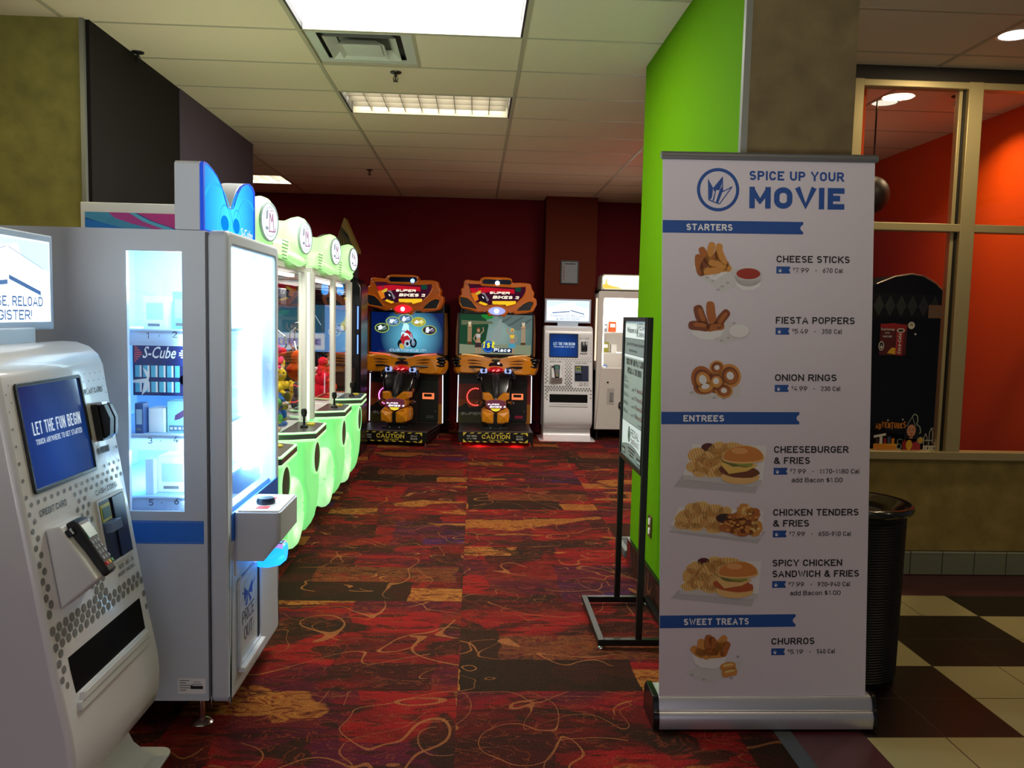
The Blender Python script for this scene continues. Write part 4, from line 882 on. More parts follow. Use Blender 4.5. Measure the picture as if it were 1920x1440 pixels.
# ------------------------------------------------------------------ double claw machines (local: front -y, x right)
CLG = mat('lit_green_plastic', S(150, 235, 150), .35, emit=(.22, .90, .26), es=.74)
CLG2 = mat('lit_green_plastic_pale', S(190, 245, 180), .35, emit=(.42, .98, .42), es=.84)
HEADG = mat('lit_header_green', S(180, 240, 170), .35, emit=(.50, 1.0, .38), es=.78)
DISCW = emi('header_disc_white', (.86, .95, 1), 1.5)
POSTW = mat('white_post', S(205, 206, 198), .35)
def make_claw(lit):
    t = thing('claw_machine', '', 'claw machine')
    mb = MB(); mb.box(-.86, .86, .06, .85, .10, .80, mat('claw_body_grey', S(150, 160, 150), .5)); mb.build('lower_cabinet', t, bevel=.008)
    mb = MB(); mb.box(-.86, .86, .02, .85, .80, .818, WHITE2); mb.build('prize_deck', t)
    for cx in (-.43, .43):
        mb = MB(); mb.prism(rrect(cx-.405, cx+.42, .15, .775, .06), -.005, .07, CLG, 'xz')
        fb = mb.build('front_base', t, bevel=.02, segs=3)
        # swelling pedestal under the control panel: sections from top to foot
        secs = []
        for z, x0, x1, y_ in ((.775, -.20, .26, -.10), (.72, -.17, .28, -.105), (.62, -.14, .32, -.10), (.50, -.10, .36, -.10), (.40, .02, .39, -.095), (.30, .06, .395, -.085), (.20, .10, .395, -.065), (.155, .12, .385, -.045), (.14, .16, .36, -.02)):
            secs.append([(cx+a, b_, z) for a, b_ in rrect(x0, x1, y_, .04, .045, 4)])
        mb = MB(); mb.sweep(secs, CLG); mb.build('pedestal', fb, angle=60)
        # swept tube round the prize hole
        mb = MB(); mb.tube([(cx-.17+.165*cos(a), -.02, .345+.165*sin(a)) for a in [2*pi*k/28 for k in range(28)]], .052, CLG2, 12, closed=True); mb.build('ring_surround', fb, angle=60)
        mb = MB(); mb.lathe([(0, -.014), (.135, -.014), (.135, .0)], (cx-.17, 0, .345), mat('smoked_flap', S(52, 74, 56), .2), 'y', 28); mb.build('prize_flap', fb)
        mb = MB(); mb.lathe([(0, -.110), (.095, -.110), (.10, -.104), (.10, -.06)], (cx+.20, 0, .615), mat('speaker_grey_green', S(70, 92, 72), .45), 'y', 28); mb.lathe([(.096, -.112), (.108, -.112), (.108, -.08), (.096, -.08)], (cx+.20, 0, .615), CLG2, 'y', 28, cap=False); mb.build('speaker_grille', fb)
        # control panel
        tz = [(cx-.275, .03), (cx-.255, -.05), (cx-.19, -.18), (cx+.225, -.165), (cx+.27, -.05), (cx+.28, .03)]
        mb = MB(); mb.prism(tz, .775, .792, CLG2, 'xy'); mb.prism(shrink(tz, .01, cx, -.05), .792, .822, mat('grey_metal_band', S(90, 96, 88), .35, .5), 'xy'); mb.prism(tz, .822, .832, CLG2, 'xy'); cp = mb.build('control_panel', t, bevel=.003)
        mb = MB(); mb.prism(shrink(tz, .10, cx, -.05), .832, .834, mat('panel_dark', S(50, 50, 48), .3), 'xy'); mb.build('panel_plate', cp)
        mb = MB(); mb.lathe([(0, .834), (.026, .834), (.022, .848), (.008, .852), (.007, .90), (.014, .905), (.019, .925), (.015, .948), (0, .953)], (cx-.03, -.075, 0), BLACK, n=16); mb.build('joystick', cp)
        mb = MB(); mb.lathe([(0, .834), (.028, .834), (.028, .842), (.02, .848), (0, .849)], (cx+.10, -.09, 0), mat('yellow_button', S(170, 160, 40), .4), n=16); mb.build('push_button', cp)
        # round lit header
        HM = Matrix.Translation((cx, 0, 1.972)) @ Matrix.Rotation(radians(-12), 4, 'Z') @ Matrix.Scale(.86, 4) @ Matrix.Translation((-cx, 0, -1.985))
        mb = MB(); mb.M = HM; mb.lathe([(.10, .34), (.125, .30), (.135, .2), (.120, .10), (.118, .05), (.138, .0), (.146, -.045), (.135, -.075), (.112, -.085)], (cx, 0, 1.985), HEADG, 'y', 32); hd = mb.build('header_head', t, angle=70)
        mb = MB(); mb.M = HM; mb.lathe([(0, -.098), (.098, -.098), (.104, -.092), (.104, -.07)], (cx, 0, 1.985), DISCW, 'y', 32); mb.lathe([(.104, -.10), (.112, -.098), (.112, -.07), (.104, -.07)], (cx, 0, 1.985), mat('disc_rim_grey', S(150, 165, 170), .3), 'y', 32, cap=False); dc = mb.build('header_disc', hd)
        mb = MB(); mb.M = HM; f = Flat(mb, (cx, -.0985, 1.985), (1, 0, 0), (0, 0, 1)); DP = mat('disc_plum', S(120, 70, 110), .5, emit=S(150, 90, 140), es=.5); DGY = mat('disc_grey', S(110, 120, 140), .5, emit=S(120, 130, 150), es=.5)
        f.annulus(0, 0, .080, .084, DGY, 0); f.poly([(-.055, .01), (-.05, .055), (-.025, .07), (-.03, .015)], DGY, 1); f.poly([(-.06, -.03), (-.055, -.05), (-.02, -.045), (-.025, -.028)], DGY, 1)
        f.line([(-.01, -.05), (-.005, .05), (.02, 0), (.03, .05), (.045, -.05)], .010, DP, 1); f.line([(-.02, -.055), (.06, -.052), (.065, -.03)], .008, DP, 1); f.line([(.0, .062), (.035, .065)], .005, DP, 1)
        mb.build('disc_print', hd, smooth=False)
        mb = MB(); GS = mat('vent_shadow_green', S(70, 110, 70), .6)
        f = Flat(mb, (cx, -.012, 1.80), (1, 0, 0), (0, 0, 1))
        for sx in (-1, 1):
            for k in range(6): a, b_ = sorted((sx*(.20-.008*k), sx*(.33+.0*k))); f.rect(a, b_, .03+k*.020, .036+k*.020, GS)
        mb.build('header_slots', t, smooth=False)
        mb = MB(); mb.tube([(cx-.20, .0, 1.865), (cx-.12, -.02, 1.85), (cx-.06, -.035, 1.84), (cx, -.04, 1.836), (cx+.06, -.035, 1.84), (cx+.12, -.02, 1.85), (cx+.20, .0, 1.865)], [.024, .028, .032, .034, .032, .028, .024], HEADG, 10); mb.build('header_lip', hd, angle=60)
        # claw on its gantry
        mb = MB(); CB = mat('claw_dark', S(42, 48, 62), .4); mb.box(cx-.09, cx+.09, .30, .46, 1.58, 1.70, CB); gy = mb.build('claw_carriage', t, bevel=.006)
        mb = MB(); mb.tube([(cx, .38, 1.58), (cx, .38, 1.44)], .008, CHROME); mb.lathe([(0, 1.36), (.034, 1.37), (.034, 1.44), (0, 1.45)], (cx, .38, 0), CHROME, n=16)
        for k in range(3):
            a = k*2*pi/3+.5; mb.tube([(cx+r_*cos(a), .38+r_*sin(a), z) for r_, z in ((.03, 1.40), (.09, 1.35), (.10, 1.28), (.05, 1.21))], .006, CHROME, 6)
        mb.build('claw', gy)
    # header band, roof, marquee box
    ys = [(-.86, 1.835), (-.86, 1.92), (-.66, 1.95), (-.25, 1.95), (-.12, 1.92), (.12, 1.92), (.25, 1.95), (.66, 1.95), (.86, 1.92), (.86, 1.835)]
    mb = MB(); mb.prism(ys, -.01, .09, HEADG, 'xz'); mb.build('header_band', t, bevel=.015)
    mb = MB(); mb.box(-.86, .86, 0.01, .85, 1.785, 1.835, POSTW); rf = mb.build('roof', t, bevel=.004)
    mb = MB(); mb.box(-.855, .855, .20, .64, 1.835, 1.995, WHITE); mq = mb.build('roof_marquee', t, bevel=.004)
    mb = MB(); f = Flat(mb, (-.855, .62, 1.880), (0, -1, 0), (0, 0, 1)); W_ = .40; H_ = .072
    f.rect(0, W_, 0, H_, mat('swirl_purple', S(58, 66, 160), .45))
    def sw(a, b_, c): 
        n_ = 12; P = []
        lo = []; hi = []
        for k in range(n_+1):
            q = k/n_; e = q*q*(3-2*q); x = a[0]+(b_[0]-a[0])*q; lo.append((x, H_*(a[1]+(b_[1]-a[1])*e))); hi.append((a[2]+(b_[2]-a[2])*q, H_*(a[3]+(b_[3]-a[3])*e)))
        f.poly(lo+hi[::-1], c, 1)
    f.poly([(0, .60*H_), (.06, .42*H_), (.15, .12*H_), (.2, 0), (0, 0)], mat('swirl_blue', S(30, 120, 215), .45), 1)
    f.poly([(.0, H_), (.10, H_), (.13, .66*H_), (.2, .36*H_), (.28, .1*H_), (.30, 0), (.2, 0), (.15, .12*H_), (.06, .42*H_), (0, .66*H_)], mat('swirl_teal', S(70, 150, 200), .45), 1)
    f.poly([(.10, H_), (.19, H_), (.25, .6*H_), (.34, .2*H_), (.38, 0), (.30, 0), (.28, .1*H_), (.2, .36*H_), (.13, .66*H_)], mat('swirl_magenta', S(176, 66, 150), .45), 1)
    f.poly([(.19, H_), (.215, H_), (.28, .55*H_), (.37, .15*H_), (.395, 0), (.35, 0), (.25, .5*H_)], mat('swirl_cyan', S(90, 180, 220), .45), 2)
    f.poly([(.225, H_), (W_, H_), (W_, .02*H_), (.39, .1*H_), (.29, .55*H_)], mat('swirl_pink', S(186, 60, 140), .45), 1)
    mb.build('marquee_side_art', mq, smooth=False)
    # posts
    for x in (-.845, .845):
        mb = MB(); mb.prism(rrect(x-.024, x+.024, -.004, .05, .01), .80, 1.80, POSTW, 'xy'); po = mb.build('corner_post', t)
        mb = MB(); mb.prism(rrect(x-.02, x+.02, .81, .85, .008), .80, 1.80, POSTW, 'xy'); mb.build('corner_post', t)
        if lit and x > 0:
            mb = MB(); mb.box(x-.016, x+.026, -.014, -.004, .82, 1.79, emi('post_led_strip', (.80, 1, .66), 1.5)); mb.build('led_strip', po)
    for x in (-.02, .02):
        mb = MB(); mb.prism(rrect(x-.016, x+.016, .0, .035, .006), .80, 1.80, POSTW, 'xy'); mb.build('centre_post', t)
    for a, b_ in ((-.82, -.036), (.036, .82)):
        mb = MB(); mb.box(a, b_, .016, .020, .82, 1.79, PANE); mb.build('front_pane', t, smooth=False)
    for x in (-.845, .845):
        mb = MB(); mb.box(x-.002, x+.002, .05, .81, .82, 1.79, PANE); mb.build('side_pane', t, smooth=False)
    mb = MB(); mb.box(-.82, .82, .835, .85, .82, 1.79, mat('claw_back_panel', S(120, 130, 150), .35)); mb.build('back_panel', t)
    mb = MB(); mb.box(-.8, .8, .07, .11, 1.755, 1.775, emi('claw_lamp', (1, .95, .85), 2.6)); mb.build('interior_lamp', t)
    for x in (-.8, .8):
        for y in (.12, .78):
            mb = MB(); mb.lathe([(0, 0), (.03, 0), (.03, .01), (.01, .02), (.01, .10)], (x, y, 0), CHROME, n=14); mb.build('levelling_foot', t)
    return t
CX0 = -1.10; claw_y = (4.585, 6.515)
for k, yy in enumerate(claw_y):
    c = make_claw(k == 0); c.location = (CX0, yy, 0); c.rotation_euler = (0, 0, radians(90)); c['group'] = 'green lit double claw machines'
    c['label'] = ('nearer green glowing double claw machine directly beyond the white prize machine', 'farther green glowing double claw machine nearest the motorbike games')[k]
    area('claw_roof_fill', (CX0-.42, yy, 2.02), 1.5, 1.2, (1, .88, .68), rot=(pi, radians(-18), 0), size_y=.4)  # upward fill added over the machine roof to brighten the ceiling
    area('claw_interior_light', (CX0-.22, yy, 1.74), .3, 15, (1, .95, .85), size_y=1.4)
# plush toys piled inside
TC = {'pink': S(232, 60, 120), 'yellow': S(236, 205, 60), 'green': S(96, 170, 90), 'lime': S(150, 180, 60), 'red': S(214, 30, 50), 'orange': S(250, 80, 20), 'blue': S(50, 110, 190), 'tan': S(196, 170, 140), 'white': S(230, 230, 225), 'teal': S(120, 190, 190), 'grey': S(120, 120, 130), 'olive': S(140, 140, 50)}
def plush(k, x, y, z, col, sec, kind, size, label, rot=0.):
    """claw machine k, local position; a soft toy with body, head and its own ears, cap or limbs"""
    wx, wy = CX0-y, claw_y[k]+x; o = (wx, wy, z)
    m = bump_noise(mat('plush_'+col, TC[col], .95, spec=.1), 90, .3, .004) if 'plush_'+col not in MATS else MATS['plush_'+col]
    m2 = mat('plush_'+sec, TC[sec], .95, spec=.1)
    mb = MB(o); s_ = size; mb.M = Matrix.Translation(o) @ Matrix.Rotation(rot, 4, 'Z') @ Matrix.Rotation(random.uniform(-.12, .12), 4, 'X')
    mb.ell((0, 0, s_*.42), (s_*.40, s_*.38, s_*.42), m)
    mb.ell((s_*.12, 0, s_*1.0), (s_*.36, s_*.36, s_*.33), m if kind != 'cap' else m2)
    if kind == 'bear':
        for q in (-1, 1): mb.ell((s_*.1, q*s_*.26, s_*1.28), (s_*.10, s_*.13, s_*.13), m)
        mb.ell((s_*.42, 0, s_*.93), (s_*.13, s_*.15, s_*.11), m2)
    elif kind == 'bunny':
        for q in (-1, 1): mb.ell((s_*.08, q*s_*.16, s_*1.45), (s_*.08, s_*.10, s_*.28), m)
        mb.ell((s_*.44, 0, s_*.95), (s_*.06, s_*.08, s_*.06), m2)
    elif kind == 'cap':
        mb.ell((s_*.10, 0, s_*1.12), (s_*.44, s_*.44, s_*.26), m)
    elif kind == 'fish':
        mb.ell((s_*.1, s_*.45, s_*.95), (s_*.06, s_*.25, s_*.2), m2); mb.ell((-s_*.1, -s_*.42, s_*.5), (s_*.06, s_*.3, s_*.14), m2)
    for q in (-1, 1):
        mb.ell((s_*.28, q*s_*.36, s_*.5), (s_*.15, s_*.13, s_*.2), m); mb.ell((s_*.36, q*s_*.2, s_*.12), (s_*.2, s_*.13, s_*.12), m2 if kind == 'cap' else m)
        mb.ell((s_*.42, q*s_*.13, s_*1.08), (s_*.04, s_*.045, s_*.05), BLACK)
    mb.build('plush_toy', None, label, None, angle=70, cat='soft toy', group='plush toys in the claw machines')
PT = [(0, .32, .13, .82, 'green', 'tan', 'cap', .155, 'green capped plush toy at the glass bottom of the nearer claw machine'),
 (0, .55, .15, .82, 'blue', 'tan', 'bear', .15, 'blue plush bear low in the nearer claw machine beside the green capped toy'),
 (0, .74, .20, .82, 'olive', 'yellow', 'bear', .155, 'olive plush bear low in the far corner of the nearer claw machine'),
 (0, .24, .15, 1.00, 'red', 'white', 'bear', .12, 'red plush bear above the green capped toy in the nearer claw machine'),
 (0, .44, .14, 1.01, 'yellow', 'white', 'bear', .13, 'yellow plush bear in the middle of the pile in the nearer claw machine'),
 (0, .65, .15, 1.01, 'yellow', 'tan', 'bunny', .13, 'yellow plush bunny near the lit post of the nearer claw machine'),
 (0, .36, .15, 1.165, 'pink', 'white', 'bear', .12, 'pink plush bear on top of the pile in the nearer claw machine'),
 (0, .58, .16, 1.175, 'pink', 'red', 'fish', .12, 'pink plush fish on top of the pile close to the lit post'),
 (0, .49, .34, 1.19, 'lime', 'olive', 'fish', .12, 'lime green plush toy topping the pile of the nearer claw machine'),
 (0, .47, .37, 1.0, 'tan', 'white', 'bear', .14, 'tan plush bear holding up the lime green toy in the nearer claw machine'),
 (0, .44, .42, .82, 'teal', 'blue', 'bear', .13, 'teal plush bear under the tan bear in the nearer claw machine'),
 (0, -.30, .25, .82, 'teal', 'white', 'bear', .18, 'teal plush bear in the half of the claw machine behind the white prize machine'),
 (1, -.60, .16, .82, 'grey', 'tan', 'bear', .15, 'grey plush bear at the glass bottom of the farther claw machine'),
 (1, -.34, .20, .82, 'tan', 'red', 'bunny', .15, 'tan plush bunny low in the farther claw machine'),
 (1, -.48, .34, .82, 'olive', 'yellow', 'bear', .18, 'olive plush bear under the big orange toy in the farther claw machine'),
 (1, -.46, .20, 1.03, 'orange', 'red', 'fish', .17, 'big orange red plush toy on top of the farther claw machine pile'),
 (1, -.16, .20, .98, 'pink', 'white', 'bear', .11, 'small pink plush bear by the centre post of the farther claw machine'),
 (1, -.12, .30, .82, 'yellow', 'tan', 'bear', .13, 'yellow plush bear low by the centre post of the farther claw machine'),
 (1, .22, .16, .82, 'red', 'orange', 'bear', .17, 'red plush bear at the glass in the far half of the farther claw machine'),
 (1, .50, .16, .82, 'orange', 'yellow', 'bear', .16, 'orange plush bear at the glass nearest the far corner post'),
 (1, .40, .18, 1.0, 'red', 'white', 'fish', .12, 'shiny red plush fish topping the far half of the farther claw machine'),
 (1, .62, .34, .82, 'tan', 'white', 'bear', .18, 'tan plush bear in the far back corner of the farther claw machine')]
for i, a in enumerate(PT): plush(*a, rot=random.uniform(-1.2, .3))

# ------------------------------------------------------------------ motion racing game with blue light strips beyond the claw machines
o = (-1.78, 9.2, 0); t = thing('driving_game', 'black driving game with blue light strips behind the far claw machine', 'arcade machine', o)
mb = MB(o); mb.prism([(-2.32, 0), (-2.32, 1.80), (-2.26, 1.90), (-1.30, 1.90), (-1.245, 1.80), (-1.245, 0)], 9.05, 9.6, mat('gloss_black', S(12, 14, 24), .25), 'xz'); mb.build('cabinet', t, bevel=.02)
mb = MB(o); mb.ring(rrect(-2.28, -1.30, 1.08, 1.64, .02), rrect(-2.24, -1.335, 1.115, 1.605, .01), 9.02, 9.06, BLACK, 'xz'); s_ = mb.build('screen', t)
mb = MB(o); mb.box(-2.25, -1.33, 9.04, 9.06, 1.11, 1.61, emi('pale_blue_screen', S(120, 175, 240), .85)); mb.build('display', s_)
mb = MB(o); f = Flat(mb, (-2.24, 9.0395, 1.115), (1, 0, 0), (0, 0, 1)); LA = emi('screen_lavender', S(170, 165, 220), .8); TE = emi('screen_teal', S(60, 120, 150), .6); SW = emi('screen_white', S(225, 235, 245), .9)
f.rect(0, .62, .20, .49, TE); f.rect(0, .62, .02, .19, SW); f.rect(0, .58, .065, .14, LA, 1); f.text('VE', .46, .08, .045, emi('screen_violet', S(110, 90, 150), .7), l=2, slant=.2, bold=.03)
f.annulus(.72, .21, .055, .065, SW, 1, ry=.7); f.line([(.68, .2), (.72, .23), (.75, .21)], .012, SW, 1); f.ell(.83, .28, .045, .05, emi('screen_yellow', S(235, 225, 130), .9), 1); f.line([(.45, .42), (.52, .38), (.58, .28)], .008, SW, 1)
mb.build('screen_picture', s_, smooth=False)
BL = emi('blue_light_strip', (.12, .25, 1), 3.2)
for z0, z1 in ((1.36, 1.60), (1.10, 1.30)):
    mb = MB(o); mb.box(-1.282, -1.272, 9.035, 9.05, z0, z1, BL); mb.build('light_strip', t)
for x in (-1.62, -1.46):
    mb = MB(o); mb.prism(rrect(x-.035, x+.035, 1.71, 1.83, .034), 9.03, 9.05, emi('blue_lamp', (.05, .40, 1), 1.6), 'xz'); mb.build('header_lamp', t)
mb = MB(o); mb.box(-2.2, -1.3, 8.55, 9.05, .80, .95, mat('console_brown', S(60, 40, 36), .35)); mb.box(-2.1, -1.4, 8.7, 9.05, .06, .80, BLACK)
mb.tube([(-2.15+.1*k, 8.60-.02*sin(k), .965) for k in range(8)], .006, emi('red_led_row', (1, .12, .1), 2)); mb.build('dashboard', t, bevel=.02)
mb = MB(o); mb.tube([(-1.75+.17*cos(a), 8.50+.05*sin(a), 1.02+.16*sin(a)) for a in [2*pi*i/24 for i in range(24)]], .016, BLACK, 8, closed=True); mb.tube([(-1.75, 8.52, 1.02), (-1.75, 8.7, .95)], .03, BLACK); mb.build('steering_wheel', t)
mb = MB(o); mb.box(-2.2, -1.34, 9.15, 9.5, 1.90, 2.18, mat('header_dark', S(30, 28, 26), .5)); mb.ell((-1.64, 9.3, 2.22), (.16, .14, .15), mat('rust_dome', S(92, 56, 40), .5)); hb = mb.build('header', t, bevel=.01)
mb = MB(o); mb.prism([(-1.56, 2.16), (-1.445, 2.53), (-1.30, 2.2), (-1.30, 2.16)], 9.16, 9.40, mat('striped_gold', S(140, 116, 48), .5), 'xz')
f = Flat(mb, (-1.56, 9.16, 2.16), (1, 0, 0), (0, 0, 1))
for k in range(7):
    q = .03+k*.033; f.line([(q, .0), (.115+(q-.115)*.28, .27-.012*k)], .011, BLACK)
mb.build('striped_fin', hb)

for _o in bpy.data.objects:
    if _o.name == 'driving_game': _o.location.x += .045; _o.location.y -= .34
# ------------------------------------------------------------------ motorbike racing games (local: lower panel at y=0, front -y)
OR = mat('amber_fairing', S(224, 138, 18), .28, coat=.4)
OR2 = mat('amber_marquee', S(216, 108, 22), .32, coat=.3)
GB = mat('gloss_black_shell', S(10, 11, 14), .22, coat=.3)
NAVYG = mat('navy_smoked', S(14, 22, 46), .15)
def mqx(u): return (u-945)*.000592
def mqz(v): return 1.54+(77-v/11.29)/1538*10.28
def make_bike(kind):
    t = thing('motorbike_game', '', 'arcade machine')
    # rear cabinet
    mb = MB(); mb.prism([(0, .17), (0, .80), (.02, 1.0), (.02, 1.66), (.42, 1.66), (.42, .17)], -.46, .46, mat('cabinet_black', S(16, 15, 20), .45), 'yz'); mb.build('cabinet', t, bevel=.01)
    # screen
    mb = MB(); mb.ring(rrect(-.475, .475, 1.03, 1.56, .01), rrect(-.455, .455, 1.05, 1.545, .006), -.02, .03, BLACK, 'xz'); sc = mb.build('screen', t, bevel=.003)
    BRS = mat('screen_side_amber', S(120, 70, 24), .4)
    for sx in (-1, 1): MB().prism([(sx*.475, 1.02), (sx*.50, 1.03), (sx*.50, 1.30), (sx*.485, 1.55), (sx*.475, 1.55)], -.015, .1, BRS, 'xz').build('screen_side', t)
    if kind == 'left': DSP = screen_gradient('bike_screen_blue', S(120, 220, 250), S(3, 26, 84), .85, (.06, 0, 1.25), .40)
    else: DSP = screen_gradient('bike_screen_scenery', S(130, 160, 150), S(70, 100, 96), .8, (.1, 0, 1.35), .5)
    mb = MB(); mb.box(-.458, .458, -.004, .0, 1.045, 1.55, DSP); mb.build('display', sc, smooth=False)
    mb = MB(); f = Flat(mb, (-.455, -.0045, 1.05), (1, 0, 0), (0, 0, 1)); E_ = lambda n_, c, s_=.85: emi('scr_'+n_, S(*c), s_)
    WHT = E_('white', (240, 246, 250), 1.0)
    if kind == 'left':
        YG = E_('yellow_green', (190, 210, 90)); DKS = E_('dark', (20, 40, 60), .5)
        for (x, y, c) in ((.135, .30, (40, 70, 60)), (.275, .385, (90, 130, 170)), (.435, .42, (90, 140, 190)), (.60, .385, (200, 190, 80)), (.735, .285, (60, 50, 70))):
            f.ell(x, y, .092, .060, YG, 0, 28); f.ell(x, y, .082, .052, E_('badge_%d' % c[0], c, .7), 1, 28)
            f.blob(x-.02, y, .03, .03, WHT, 2, 0, .4); f.blob(x+.03, y-.005, .028, .022, E_('badge_mid_%d' % c[0], tuple(min(255, q+70) for q in c), .8), 2, 0, .4); f.line([(x-.05, y-.025), (x+.045, y+.025)], .008, WHT, 3)
        # motorbike picture
        f.blob(.43, .22, .06, .12, E_('glow', (190, 245, 255), 1.1), 0, 0, .3); RD = E_('red', (190, 40, 50)); GYS = E_('grey', (120, 150, 180))
        f.ell(.535, .12, .045, .06, E_('tyre', (30, 34, 46), .5), 1); f.ell(.535, .12, .024, .036, GYS, 2); f.poly([(.37, .17), (.40, .235), (.46, .22), (.50, .17), (.47, .11), (.40, .10)], RD, 2); f.poly([(.41, .2), (.44, .26), (.48, .22)], WHT, 3)
        f.poly([(.50, .24), (.52, .25), (.55, .13), (.53, .12)], GYS, 3); f.poly([(.36, .10), (.40, .11), (.43, .05), (.37, .05)], E_('amber', (220, 180, 60)), 2); f.line([(.40, .255), (.50, .25)], .008, GYS, 3); f.ell(.39, .075, .035, .045, GYS, 1); f.ell(.385, .105, .05, .06, E_('tyre', (30, 34, 46), .5), 0); f.poly([(.42, .25), (.455, .285), (.50, .26), (.53, .20), (.50, .19), (.47, .235)], RD, 4); f.poly([(.43, .15), (.48, .16), (.50, .09), (.46, .06), (.42, .09)], E_('engine', (190, 205, 220)), 4); f.ell(.46, .11, .018, .022, E_('tyre', (30, 34, 46), .5), 5); f.line([(.50, .235), (.535, .12)], .012, E_('engine', (190, 205, 220)), 5); f.line([(.36, .24), (.40, .27), (.44, .265)], .010, GYS, 5)
        f.text('CUSTOMIZE IT!', .23, .012, .032, E_('pale', (190, 215, 235), .9), width=.46, l=4, bold=.03, slant=.25)
    else:
        GN = E_('foliage', (40, 84, 56), .6); GN2 = E_('leaf', (40, 150, 60), .7); RK = E_('rock', (112, 128, 124), .7); RK2 = E_('rock_dark', (64, 84, 84), .6); SK = E_('skin', (196, 150, 116), .7)
        f.poly([(0, .12), (0, .505), (.30, .505), (.36, .36), (.33, .18), (.26, .1)], GN, 0); f.poly([(.26, .505), (.40, .505), (.42, .45), (.34, .43), (.28, .46)], GN2, 1); f.poly([(.02, .42), (.4, .41), (.42, .38), (.02, .36)], E_('fence', (120, 130, 96), .6), 1)
        f.poly([(.45, .505), (.90, .505), (.90, .33), (.72, .30), (.6, .36), (.52, .42)], RK, 0)
        for k in range(7): f.blob(.56+.05*k, .42+.04*sin(k*2.1), .06, .012, E_('rock_mid', (92, 110, 108), .65), 1, .5, .25)
        f.poly([(.52, .46), (.44, .32), (.40, .15), (.50, .15), (.54, .34)], E_('path', (150, 166, 160), .8), 1); f.poly([(0, 0), (.90, 0), (.9, .12), (0, .12)], E_('ground', (150, 158, 128), .7), 0)
        for cx, sx, hair, top, bot in ((.235, 1, (120, 74, 50), (190, 190, 190), (60, 46, 50)), (.66, -1, (222, 190, 96), (236, 206, 70), (80, 160, 190))):
            f.ell(cx, .30, .024, .032, E_('hair_%d' % hair[0], hair), 2); f.ell(cx, .292, .016, .022, SK, 3); f.poly([(cx-.03, .255), (cx+.03, .255), (cx+.022, .18), (cx+.034, .13), (cx-.034, .13), (cx-.022, .18)], SK, 3)
            f.poly([(cx-.028, .245), (cx+.028, .245), (cx+.025, .205), (cx-.025, .205)], E_('top_%d' % top[0], top), 4); f.poly([(cx-.036, .14), (cx+.036, .14), (cx+.045, .08), (cx-.045, .08)], E_('bot_%d' % bot[0], bot), 4)
            f.line([(cx+sx*.028, .25), (cx+sx*.065, .29), (cx+sx*.055, .335)], .012, SK, 3); f.line([(cx-sx*.028, .25), (cx-sx*.06, .19), (cx-sx*.03, .15)], .011, SK, 3); f.line([(cx-.018, .08), (cx-.02, 0)], .018, SK, 3); f.line([(cx+.018, .08), (cx+.02, 0)], .018, SK, 3)
        for cx in (.125, .80):
            f.rect(cx-.03, cx+.03, .12, .15, E_('plinth', (90, 60, 40)), 2)
            for q in (-.02, -.007, .007, .02): f.rect(cx+q-.004, cx+q+.004, .15, .33, E_('trophy', (196, 150, 110)), 2)
            f.ell(cx, .345, .03, .012, E_('trophy'.replace('y', 'y'), (0, 0, 0)), 3); f.poly([(cx-.014, .35), (cx+.014, .35), (cx+.02, .40), (cx-.02, .40)], E_('trophy_cup', (225, 205, 170)), 3)
        f.ell(.36, .09, .075, .075, E_('badge_blue', (24, 60, 150)), 4); f.annulus(.36, .09, .055, .066, E_('badge_sky', (70, 140, 220)), 5)
        f.text('1st', .28, .075, .085, E_('lime_yellow', (226, 222, 60), 1.0), width=.155, l=6, bold=.05, slant=.15); f.rect(.415, .66, .02, .075, E_('badge_navy', (20, 40, 80)), 5); f.text('Place', .43, .03, .045, WHT, width=.21, l=6, bold=.04, slant=.15)
    mb.build('screen_picture', sc, smooth=False)
    # marquee
    out = [(250, 190), (285, 150), (330, 152), (570, 175), (600, 115), (660, 90), (760, 84), (1130, 88), (1215, 100), (1262, 195), (1420, 188), (1560, 195), (1640, 212), (1668, 320), (1720, 390), (1700, 490), (1765, 520), (1772, 630), (1700, 780), (1600, 815), (1330, 850), (1290, 808), (1230, 832), (1185, 810), (1110, 912), (1040, 880), (940, 895), (850, 880), (780, 905), (735, 805), (640, 815), (560, 825), (220, 745), (155, 640), (145, 500), (205, 455), (188, 340), (240, 318)]
    mb = MB(); mb.prism([(mqx(u), mqz(v)) for u, v in out], -.22, -.08, OR2, 'xz'); mq = mb.build('marquee', t, bevel=.014, segs=3)
    mb = MB(); mb.box(-.40, .40, -.1, .06, 1.56, 1.86, BLACK); mb.build('marquee_mount', t)
    art = [(345, 232), (590, 230), (625, 262), (1280, 282), (1520, 262), (1542, 380), (1480, 500), (1330, 640), (1150, 690), (945, 655), (700, 690), (480, 610), (400, 440)]
    ac = (mqx(945), mqz(460))
    mb = MB(); f = Flat(mb, (0, -.2205, 0), (1, 0, 0), (0, 0, 1)); A = lambda n_, c, s_=.8: emi('mq_'+n_, S(*c), s_)
    f.poly([(mqx(u), mqz(v)) for u, v in art], A('dusk', (70, 20, 44), .7), 0); Q = lambda P: [(mqx(u), mqz(v)) for u, v in P]
    f.poly(Q([(380, 330), (700, 300), (1050, 320), (1300, 330), (1300, 420), (760, 400), (620, 430), (430, 440)]), A('red', (205, 24, 44)), 1); f.poly(Q([(400, 430), (520, 400), (560, 560), (480, 600)]), A('orange', (236, 130, 30)), 1)
    f.poly(Q([(560, 620), (620, 585), (760, 650), (690, 680)]), A('yellow', (250, 200, 40), 1.0), 2); f.poly(Q([(845, 580), (1340, 570), (1330, 640), (1150, 685), (1120, 650), (940, 650), (850, 640)]), A('yellow', (250, 200, 40)), 2)
